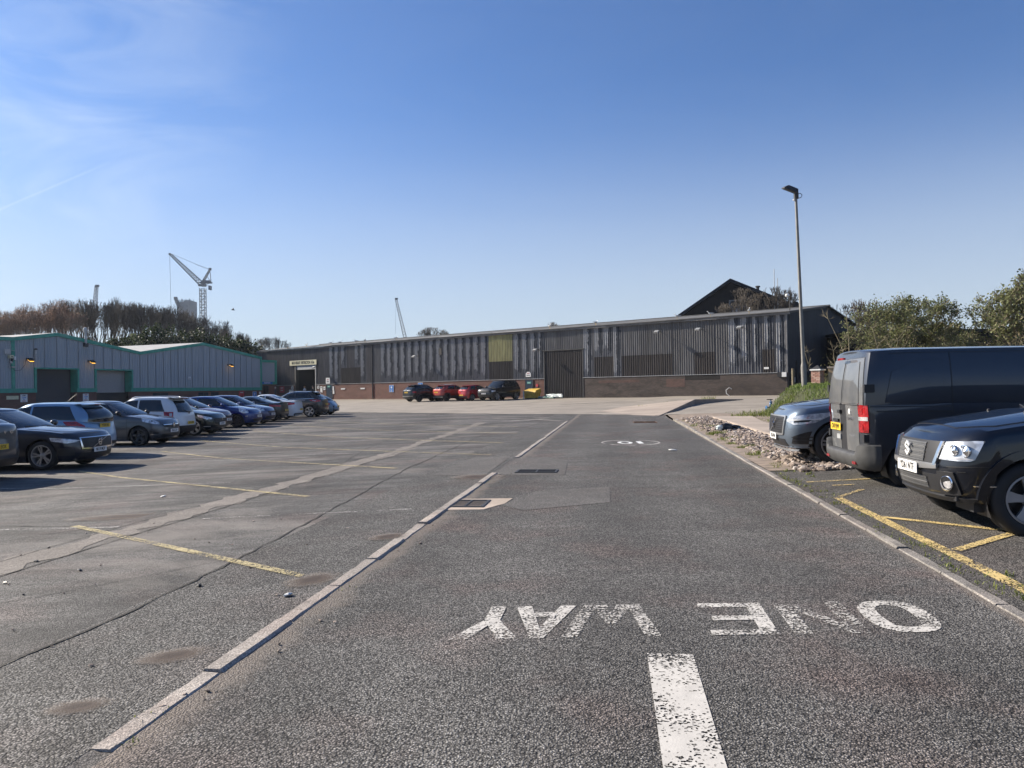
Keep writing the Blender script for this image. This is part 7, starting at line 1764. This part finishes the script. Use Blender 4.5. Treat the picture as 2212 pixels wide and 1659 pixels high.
# ================================================================== LAMP POST
lx, ly = 13.42, 35.2
LP = thing('lamp_post', 'tall grey lamp post with a tilted floodlight head, standing in the grass mound', 'lamp post', (lx, ly, H(lx, ly)), 0); LP.rotation_euler = (0, R(-1.55), 0)
MB().lathe([(0, 0), (.125, 0), (.125, 2.15), (.115, 2.25), (.088, 2.36), (.085, 2.4), (.060, 9.75), (.055, 10.2), (0, 10.2)], 20).build('column', M['post'], LP, True)
MB().box(-.09, .09, -.127, -.118, .55, 1.25).build('access_door', M['galv'], LP)
Mx = Matrix.Translation((-.02, -.05, 10.25)) @ Matrix.Rotation(R(24), 4, 'Y') @ Matrix.Rotation(R(12), 4, 'X')
b = MB(); b.prism([tuple(Mx @ Vector(p)) for p in [(-.58, -.26, -.10), (.03, -.26, -.10), (.03, .26, -.10), (-.58, .26, -.10)]], tuple((Mx.to_3x3() @ Vector((0, 0, .05)))))
b.add([tuple(Mx @ Vector(p)) for p in [(-.58, -.26, -.05), (.03, -.26, -.05), (.03, .26, -.05), (-.58, .26, -.05), (-.42, -.12, .12), (-.02, -.12, .12), (-.02, .12, .12), (-.42, .12, .12)]], [(0, 1, 5, 4), (1, 2, 6, 5), (2, 3, 7, 6), (3, 0, 4, 7), (4, 5, 6, 7)])
b.build('lamp_head', M['steel_dark'], LP)
b = MB(); b.quad(*[tuple(Mx @ Vector(p)) for p in [(-.54, -.22, -.104), (-.54, .22, -.104), (0, .22, -.104), (0, -.22, -.104)]]); b.build('lamp_glass', M['black'], LP)
MB().box(-.07, .10, -.08, .08, 9.9, 10.35).build('head_bracket', M['steel_dark'], LP); MB().tube([(.05, 0, 10.12), (.22, 0, 10.15), (.29, 0, 10.06), (.24, 0, 9.96), (.06, 0, 9.9)], .016, 6).build('cable_loop', M['black'], LP)
MB().lathe([(0, -.05), (.05, -.03), (.05, .03), (0, .05)], 10).build('photocell', M['white'], LP).location = (-.1, -.02, 9.85)

# ================================================================== SMALL THINGS
# grit bin
gx, gy = wallxy(24.1, 1.0)
t = thing('grit_bin', 'yellow grit bin with a sloping lid beside the navy door', 'grit bin', (gx, gy, H(gx, gy)), math.atan2(.619, -.786))
MB().add([(-.62, -.35, .06), (.62, -.35, .06), (.62, .38, .06), (-.62, .38, .06), (-.72, -.42, .62), (.72, -.42, .62), (.72, .48, .62), (-.72, .48, .62)], [(3, 2, 1, 0), (4, 5, 6, 7), (0, 1, 5, 4), (1, 2, 6, 5), (2, 3, 7, 6), (3, 0, 4, 7)]).build('bin_body', M['yellowbox'], t)
MB().add([(-.75, -.45, .62), (.75, -.45, .62), (.75, .52, .62), (-.75, .52, .62), (-.70, -.42, .98), (.70, -.42, .98), (.70, .35, .80), (-.70, .35, .80)], [(3, 2, 1, 0), (4, 5, 6, 7), (0, 1, 5, 4), (1, 2, 6, 5), (2, 3, 7, 6), (3, 0, 4, 7)]).build('lid', M['yellowbox'], t)
MB().box(-.64, .64, -.36, .40, 0, .06).build('foot', M['black'], t); MB().box(.60, .72, .5, .54, .0, .75).build('hanging_strap', M['plate_w'], t)
gx, gy = wallxy(21.6, .9)
t = thing('tarpaulin_heap', 'heap of white and green rolled tarpaulins lying before the big brown door', 'tarpaulin', (gx, gy, H(gx, gy)), math.atan2(.619, -.786))
rr = random.Random(6)
def roll(mat, x0, x1, y, z, r_):
    pts = [(x0+(x1-x0)*i/9, y+rr.uniform(-.04, .04), z+rr.uniform(-.03, .03)) for i in range(10)]; MB().tube(pts, [r_*rr.uniform(.75, 1.1) for _ in pts], 8).build('roll', M[mat], t, True)
roll('tarp', -.9, .9, 0, .32, .11); roll('tarp', -1.1, .6, .2, .18, .12); roll('tarpg', -.9, 1.2, .0, .12, .14); roll('tarpg', -.2, 1.6, .35, .08, .11); roll('tarp', 1.0, 1.6, .3, .12, .08)
# blue valve standpipe
vx, vy = 13.35, 39.7
t = thing('standpipe', 'blue cast iron valve with a side flange beside the mound', 'valve', (vx, vy, H(vx, vy)), R(10)); t.scale = (.62, .62, .62)
MB().lathe([(0, 0), (.13, 0), (.13, .06), (.10, .08), (.10, .30), (.16, .32), (.16, .38), (.09, .40), (.13, .52), (.09, .64), (.15, .66), (.15, .70), (.05, .72), (.05, .86), (0, .86)], 14).build('valve_body', M['bluepipe'], t, True)
MB().tube([(0, 0, .22), (-.36, 0, .22)], .06, 10).build('side_branch', M['bluepipe'], t); MB().lathe([(0, -.44), (.17, -.44), (.17, -.39), (0, -.39)], 16, 'x').build('flange', M['bluepipe'], t).location = (0, 0, .22)
MB().box(-.36, .16, -.05, .05, .86, .93).build('handle', M['steel_dark'], t)
t = thing('standpipe', 'small rusty dark valve stub further up the mound', 'valve', (14.6, 40.0, H(14.6, 40)+.15), 0); MB().lathe([(0, 0), (.09, 0), (.09, .3), (.14, .32), (.14, .4), (.05, .45), (0, .5)], 10).build('valve_body', M['steel_dark'], t, True); MB().tube([(-.25, 0, .42), (.25, 0, .42)], .03, 6).build('handle', M['steel_dark'], t)
# bin bag and concrete lump in the rubble
bx, by = xy(25.2, 3.45)
t = thing('bin_bag', 'crumpled black bin bag with a white lump lying in the rubble', 'bin bag', (bx, by, H(bx, by)+.05), .3)
def blob(name, mat, c, s_, seed, amp=.25):
    rr = random.Random(seed); rows = []
    for i in range(9):
        th = math.pi*i/8; rows.append([(c[0]+s_[0]*math.sin(th)*math.cos(f)*(1+rr.uniform(-amp, amp)*math.sin(th)), c[1]+s_[1]*math.sin(th)*math.sin(f)*(1+rr.uniform(-amp, amp)*math.sin(th)), c[2]+s_[2]*math.cos(th)) for f in [2*math.pi*k/14 for k in range(14)]])
    MB().grid(rows, True).build(name, M[mat], t, True, 60)
blob('bag', 'bag', (0, 0, .10), (.22, .16, .13), 1, .5); blob('bag', 'bag', (.30, -.05, .08), (.18, .12, .09), 2, .5); blob('white_lump', 'tarp', (-.22, 0, .08), (.12, .10, .10), 3, .4)
# low retaining wall of the ramp and its neighbour
def ramp_wall():
    t = thing('ramp_wall', 'low dark concrete retaining wall rising then falling along the ramp', 'wall', (0, 0, 0)); pts = [(7.5, 39.3, .02), (9.6, 44.2, .17), (11.7, 49.2, .32), (13.9, 51.6, .20), (16.2, 53.9, .04)]
    b = MB()
    for (x0, y0, h0), (x1, y1, h1) in zip(pts[:-1], pts[1:]):
        nx, ny = -(y1-y0), (x1-x0); L_ = math.hypot(nx, ny); nx, ny = nx/L_*.22, ny/L_*.22; g0, g1 = H(x0, y0), H(x1, y1)
        b.add([(x0, y0, g0-.2), (x1, y1, g1-.2), (x1+nx, y1+ny, g1-.2), (x0+nx, y0+ny, g0-.2), (x0, y0, g0+h0), (x1, y1, g1+h1), (x1+nx, y1+ny, g1+h1), (x0+nx, y0+ny, g0+h0)], [(3, 2, 1, 0), (4, 5, 6, 7), (0, 1, 5, 4), (1, 2, 6, 5), (2, 3, 7, 6), (3, 0, 4, 7)])
    b.build('wall_face', M['path'], t)
    # raised slab behind it
    b = MB(); P0 = [(x-.23*.7, y+.1, H(x, y)+h) for x, y, h in pts]; P1 = [(x-4.4, y+1.5, H(x-4.4, y+1.5)+.008) for x, y, h in pts]; P0[0] = (7.4, 39.4, H(7.4, 39.4)+.006); P1[0] = (6.4, 40.6, H(6.4, 40.6)+.006); P1[-1] = (14.5, 55.6, H(14.5, 55.6)+.01)
    b.grid([P0, P1]); o = b.build('raised_slab', M['path'], t)
    if o.data.polygons[0].normal.z < 0: o.data.flip_normals()
ramp_wall()
strip_poly('dark_step', [uv(3.6, 57.0), uv(6.9, 58.6), uv(10.4, 59.4)], M['crack'], apron_o, .012, .22, .0)
for (a, c_) in [((2.0, 47.5), (9.5, 50.5)), ((4, 43.0), (11, 53)), ((1, 53), (8, 55)), ((-2, 60), (3, 64))]: strip_poly('crack', [uv(*a), uv(*c_)], M['crack'], apron_o, .009, .05, .12, seed=int(a[0]*7)+90, step=.5)
strip_poly('pavement_strip', [uv(*wallxy(58, 1.0)), uv(*wallxy(24.8, .55))], M['kerbp'], apron_o, .05, .7, 0)
strip_poly('broken_edge', [uv(*wallxy(s_, 24.2)) for s_ in (2, 12, 25, 45, 60)], M['crack'], apron_o, .01, .10, .12, seed=77, step=.5)
# debris
rr = random.Random(44)
def litter(label, name, cat, x, y, s_, mat):
    b = MB(); rock(b, 0, 0, s_*.15, s_, rr, .35); o = b.build(name, M[mat]); o.location = (x, y, H(x, y)+.006); tag(o, label, cat)
litter('small white paper scrap in the middle of the road', 'litter', 'litter', *xy(18.4, 1.3), .10, 'white'); litter('tiny white scrap on the worn car park surface', 'litter', 'litter', -5.6, 12.3, .07, 'white')
litter('white scrap against the left kerb', 'litter', 'litter', *xy(5.4, -2.42), .045, 'white')
for i, (px, py) in enumerate([(-4.9, 8.1), (-4.3, 6.5), (-3.9, 6.9), (-2.5, 6.1), (-4.6, 7.4)]): 
    b = MB(); rock(b, 0, 0, .005, .028, rr, .6); o = b.build('stone', M['black']); o.location = (px, py, H(px, py)+.006); tag(o, 'tiny dark stone lying on the worn car park surface', 'stone', 'dark stones on the car park')
for k in range(26):
    pass
sp_ = MB()
for k in range(60):
    u, v = rr.uniform(3.2, 9), rr.uniform(-5.4, -2.5) if rr.random() < .6 else rr.uniform(-7.5, -2.5); x, y = xy(u, v); rock(sp_, x, y, H(x, y)+.008, rr.uniform(.006, .016), rr, .5)
for k in range(160):
    u = rr.uniform(3, 30); x, y = xy(u, rr.choice([-2.1, -1.95, 2.55, 2.8])+rr.uniform(-.12, .12)); rock(sp_, x, y, H(x, y)+.008, rr.uniform(.005, .016), rr, .5)
o = sp_.build('loose_grit', M['stone']); o['kind'] = 'stuff'
# gulls on the warehouse roof
def gull_mesh():
    b = MB(); rows = []
    for (x, z, r_) in [(-.26, .30, .01), (-.16, .28, .05), (0, .26, .085), (.12, .29, .07), (.17, .36, .045), (.19, .42, .048), (.24, .44, .025), (.31, .43, .004)]: rows.append([(x, r_*math.cos(a), z+r_*math.sin(a)) for a in [2*math.pi*k/8 for k in range(8)]])
    b.grid(rows, True); return b.mesh('body', M['white'], True)
gm = gull_mesh(); wm = MB().prism([(-.34, .05, .30), (.08, .09, .34), (.06, .09, .24), (-.2, .07, .25)], (0, .015, 0)).mesh('wing', M['galv']); lg = MB().box(-.01, .01, .02, .035, 0, .2).box(-.01, .01, -.035, -.02, 0, .2).mesh('leg', M['yellowbox'])
for i, s_ in enumerate([3.2, 6.2, 9.2, 17.8, 22.5, 43.8, 50.0, 50.7, 53.6, 56.3, 60.2, 64.1]):
    p = WM @ Vector((s_, .15 if i % 3 else -.6, 7.27 if i % 3 else 7.36)); t = thing('gull', '%s gull from the right along the warehouse roof edge' % 'first second third fourth fifth sixth seventh eighth ninth tenth eleventh twelfth'.split()[i], 'bird', p, rr.uniform(0, 6.28), 'gulls along the warehouse roof')
    obj('body', gm, t); obj('wing', wm, t); w2 = obj('wing', wm, t); w2.scale = (1, -1, 1); obj('leg', lg, t)
# a crow in the willow and one bird in flight
def flier(label, x, y, z, s_, rz, mat):
    t = thing('bird', label, 'bird', (x, y, z), rz); b = MB(); rows = []
    for (px, r_) in [(-.5, .02), (-.3, .06), (0, .10), (.25, .08), (.4, .05), (.5, .005)]: rows.append([(px*s_, r_*s_*math.cos(a), r_*s_*math.sin(a)) for a in [2*math.pi*k/8 for k in range(8)]])
    b.grid(rows, True); b.build('body', M[mat], t, True)
    for sg in (1, -1): MB().prism([(.2*s_, .05*sg*s_, .02*s_), (.1*s_, .55*sg*s_, .35*s_), (-.15*s_, .95*sg*s_, .30*s_), (-.15*s_, .4*sg*s_, .15*s_), (-.2*s_, .05*sg*s_, .02*s_)], (0, 0, .012*s_)).build('wing', M[mat], t)
flier('black crow flying in front of the willow at the right edge', 27.3, 41, 7.0, .55, 2.2, 'signblack')
flier('tiny dark bird in flight right of the tower crane', -35.8, 99, 12.3, .55, .5, 'signblack')

# ================================================================== CONSTRUCTION SITE FAR BEHIND
far = lambda px, py, Y: Vector(((px-1106)/1661*Y, Y, 1.5+(841+(1106-px)*.0157-py)*Y/1661))
YC = 420
def lattice(b, p0, p1, w0, w1, n, r_=.14, up=Vector((0, 0, 1))):
    d = (p1-p0).normalized(); s_ = d.cross(up); 
    if s_.length < .05: s_ = Vector((1, 0, 0))
    s_.normalize(); t = d.cross(s_).normalized(); C4 = []
    for i in range(n+1):
        p = p0.lerp(p1, i/n); w = w0+(w1-w0)*i/n; C4.append([p+s_*a*w/2+t*c*w/2 for a, c in ((-1, -1), (1, -1), (1, 1), (-1, 1))])
    for i in range(n):
        for k in range(4): limb(b, C4[i][k], C4[i+1][k], r_, r_, 4); k2 = (k+1) % 4; limb(b, C4[i][k] if i % 2 else C4[i][k2], C4[i+1][k2] if i % 2 else C4[i+1][k], r_*.6, r_*.6, 3); limb(b, C4[i][k], C4[i][k2], r_*.6, r_*.6, 3)
M['crane'] = simple('crane_paint', (.26, .28, .30), .6, .1, .1); M['crane_dark'] = simple('crane_machinery', (.14, .16, .19), .6, .1, .1)
t = thing('tower_crane', 'pale luffing tower crane with its jib raised to the left', 'crane', far(441, 800, YC), 0); O = Vector(t.location)
def LF(px, py): return far(px, py, YC)-O
b = MB(); lattice(b, LF(441, 790), LF(440.6, 622), 2.6, 2.6, 28, .2); b.build('mast', M['crane'], t)
b = MB(); lattice(b, LF(437, 612), LF(372, 549), 2.4, 1.0, 26, .16); b.build('jib', M['crane'], t)
b = MB(); lattice(b, LF(440, 611), LF(456.5, 582), 1.0, .6, 8, .16); limb(b, LF(456.5, 582), LF(459, 611), .2, .2, 4); limb(b, LF(450, 596), LF(458, 608), .14, .14, 4); b.build('a_frame', M['crane'], t)
def bxs(px0, px1, py0, py1, dy=1.3):
    a, c = LF(px0, py1), LF(px1, py0); return MB().box(a.x, c.x, -dy, dy, a.z, c.z)
bxs(436, 460, 609, 612).build('machinery_deck', M['crane_dark'], t); bxs(443, 457, 605.5, 609, 1).build('winch', M['crane_dark'], t); bxs(432, 437, 613.5, 618, 1).build('cab', M['crane_dark'], t); bxs(438, 447, 613, 618.5, 1.2).build('slewing_unit', M['crane_dark'], t); bxs(454.5, 458.5, 617, 626, 1.2).build('counterweight', M['crane_dark'], t)
b = MB(); limb(b, LF(447, 616), LF(456, 618), .15, .15, 4); limb(b, LF(448, 615), LF(458, 610), .12, .12, 4); b.build('counter_jib', M['crane'], t)
b = MB(); limb(b, LF(456.5, 581), LF(426, 570), .09, .09, 3); limb(b, LF(426, 570), LF(376, 548.5), .09, .09, 3); limb(b, LF(456.5, 583), LF(426, 571), .07, .07, 3); b.build('luffing_rope', M['crane_dark'], t)
b = MB(); limb(b, LF(370, 549), LF(371.5, 670), .09, .09, 3); b.build('hoist_rope', M['crane_dark'], t); b = MB(); b.box(-.6, .6, -.6, .6, -.6, .6, Matrix.Translation(LF(457, 581))); b.box(-.5, .5, -.5, .5, -.5, .5, Matrix.Translation(LF(370.5, 548.5))); b.build('sheaves', M['crane_dark'], t)
for (pts, lab, YY) in [([(205.5, 680), (211, 617)], 'top of a second crane jib poking above the left trees', 400), ([(391, 664), (380.5, 643)], 'short crane jib tip just left of the concrete core', 430), ([(879, 740), (858, 645)], 'thin pale crane jib leaning over the warehouse roof', 480)]:
    t = thing('crane_jib', lab, 'crane', far(*pts[0], YY), 0); O2 = Vector(t.location); b = MB(); lattice(b, Vector((0, 0, 0)), far(*pts[1], YY)-O2, 1.9, 1.1, 16, .14); b.build('jib', M['crane'], t)
    p = far(*pts[1], YY)-O2; MB().box(-.5, 1.2, -.5, .5, -.6, .5, Matrix.Translation(p)).build('jib_head', M['crane_dark'], t)
    b = MB(); limb(b, p, p+Vector((-.6, 0, -22)), .06, .06, 3); b.build('rope', M['crane_dark'], t)
t = thing('concrete_core', 'pale concrete lift core under construction with bars sticking up', 'building', far(399, 800, 430), 0); O3 = Vector(t.location)
def CF(px, py): return far(px, py, 430)-O3
M['core'] = simple('core_concrete', (.34, .35, .36), .9, 0, .08, .2)
a, c_ = CF(384, 800), CF(399, 652); MB().box(a.x, c_.x, 0, 8, a.z, c_.z).build('left_shaft', M['core'], t); a, c_ = CF(401, 800), CF(415, 649); MB().box(a.x, c_.x, -1.5, 8, a.z, c_.z).build('right_shaft', M['core'], t)
a, c_ = CF(399, 800), CF(401, 655); MB().box(a.x, c_.x, 2, 8, a.z, c_.z).build('recess', M['crane_dark'], t)
for (x0, y0) in ((386, 662), (408, 660), (408, 668)): a, c_ = CF(x0, y0+2.4), CF(x0+1.2, y0); MB().box(a.x, c_.x, -1.56 if x0 > 400 else -.06, -1.5 if x0 > 400 else 0, a.z, c_.z).build('window', M['crane_dark'], t)
for k in range(24):
    px = 384.5+k*1.28; h_ = 644+((k*7) % 5)*.9; limb_b = MB(); y_ = 1+((k*5) % 4); a, c_ = CF(px, 653), CF(px, h_); limb(limb_b, Vector((a.x, y_, a.z)), Vector((c_.x, y_, c_.z)), .14, .14, 4); limb_b.build('rebar', M['crane_dark'], t)

# ================================================================== PEOPLE by the loading door
def person(label, x, y, rz, top, legs, skin, hair, pose):
    t = thing('person', label, 'person', (x, y, H(x, y)), rz)
    P = {'pelvis': (0, 0, .95), 'chest': (0, 0, 1.32), 'neck': (0, 0, 1.50), 'head': (.02, 0, 1.60), 'crown': (.02, 0, 1.72), 'shL': (0, .19, 1.42), 'elL': (.02, .25, 1.15), 'haL': (.12, .26, .93), 'shR': (0, -.19, 1.42), 'elR': pose[0], 'haR': pose[1],
         'hipL': (0, .09, .90), 'knL': (.03, .11, .50), 'ftL': (0, .12, .07), 'toL': (.17, .13, .04), 'hipR': (0, -.09, .90), 'knR': (.0, -.11, .50), 'ftR': (-.03, -.12, .07), 'toR': (.14, -.13, .04)}
    Rd = {'pelvis': .14, 'chest': .155, 'neck': .055, 'head': .09, 'crown': .075, 'shL': .07, 'elL': .05, 'haL': .04, 'shR': .07, 'elR': .05, 'haR': .04, 'hipL': .095, 'knL': .065, 'ftL': .045, 'toL': .035, 'hipR': .095, 'knR': .065, 'ftR': .045, 'toR': .035}
    E_ = [('pelvis', 'chest'), ('chest', 'neck'), ('neck', 'head'), ('head', 'crown'), ('chest', 'shL'), ('shL', 'elL'), ('elL', 'haL'), ('chest', 'shR'), ('shR', 'elR'), ('elR', 'haR'), ('pelvis', 'hipL'), ('hipL', 'knL'), ('knL', 'ftL'), ('ftL', 'toL'), ('pelvis', 'hipR'), ('hipR', 'knR'), ('knR', 'ftR'), ('ftR', 'toR')]
    ks = list(P); me = bpy.data.meshes.new('body'); me.from_pydata([P[k] for k in ks], [(ks.index(a), ks.index(b_)) for a, b_ in E_], [])
    o = link(bpy.data.objects.new('body', me), t); md = o.modifiers.new('skin', 'SKIN'); ss = o.modifiers.new('sub', 'SUBSURF'); ss.levels = 2; ss.render_levels = 2
    for i, k in enumerate(ks): me.skin_vertices[0].data[i].radius = (Rd[k], Rd[k]*.85); me.skin_vertices[0].data[i].use_root = (k == 'pelvis')
    m, nt, p = newmat('clothing_'+str(x)[:5]); sx = nt.nodes.new('ShaderNodeSeparateXYZ'); tc = nt.nodes.new('ShaderNodeTexCoord'); nt.links.new(tc.outputs['Object'], sx.inputs[0])
    nt.links.new(ramp(nt, math_(nt, 'DIVIDE', sx.outputs['Z'], 1.8), [(0, (.02, .02, .02)), (.06, legs), (.50, legs), (.505, top), (.825, top), (.83, skin), (1, skin)], 'CONSTANT'), p.inputs['Base Color']); p.inputs['Roughness'].default_value = .8
    me.materials.append(m)
    MB().lathe([(0, .115), (.06, .10), (.10, .04), (.105, -.02), (.09, -.05)], 14).build('hair', simple('hair_'+str(x)[:4], hair, .7, 0, .1), t, True).location = (.0, 0, 1.68)
    for sg in (1, -1): MB().lathe([(0, .01), (.012, 0), (0, -.01)], 8).build('eye', M['signblack'], t).location = (.108, sg*.035, 1.635)
    MB().lathe([(0, .02), (.015, 0), (0, -.015)], 8).build('nose', m, t).location = (.118, 0, 1.61)
    for hk, pp in (('L', P['haL']), ('R', P['haR'])):
        b = MB()
        for f in range(5): b.tube([(pp[0], pp[1]+(f-2)*.016, pp[2]-.02), (pp[0]+.02, pp[1]+(f-2)*.02, pp[2]-.07-.01*(f in (1, 2, 3)))], .008, 5)
        b.build('fingers', simple('skin_'+hk+str(x)[:4], skin, .6, 0, .05), t, True)
    return t
px_, py_ = wallxy(59.9, 5.0); person('person in dark clothes with grey hair standing in the loading doorway, arm raised', px_, py_, R(200), (.03, .035, .045), (.02, .02, .03), (.42, .26, .2), (.45, .42, .38), ((-.05, -.40, 1.45), (.05, -.42, 1.66)))
px_, py_ = wallxy(57.4, 2.6); person('person in a pale top by the notices right of the loading door', px_, py_, R(160), (.55, .58, .62), (.03, .04, .08), (.45, .28, .2), (.35, .16, .06), ((.05, -.26, 1.17), (.2, -.2, 1.05)))
px_, py_ = wallxy(56.3, 2.2); person('person in dark clothes holding a white cup by the navy door', px_, py_, R(220), (.02, .02, .025), (.02, .02, .03), (.4, .24, .18), (.03, .02, .02), ((.08, -.27, 1.2), (.26, -.12, 1.3)))

# ================================================================== HAZE
b = MB().box(-520, 520, -60, 560, -3.0, 120)
hz = b.build('haze', None); hz.data.materials.clear(); m = bpy.data.materials.new('haze'); m.use_nodes = True; nt = m.node_tree; nt.nodes.remove(nt.nodes['Principled BSDF'])
pv = nt.nodes.new('ShaderNodeVolumePrincipled'); pv.inputs['Density'].default_value = .00015; pv.inputs['Color'].default_value = (.80, .88, 1.0, 1); pv.inputs['Anisotropy'].default_value = .25
nt.links.new(pv.outputs[0], nt.nodes['Material Output'].inputs['Volume']); hz.data.materials.append(m); hz['kind'] = 'stuff'
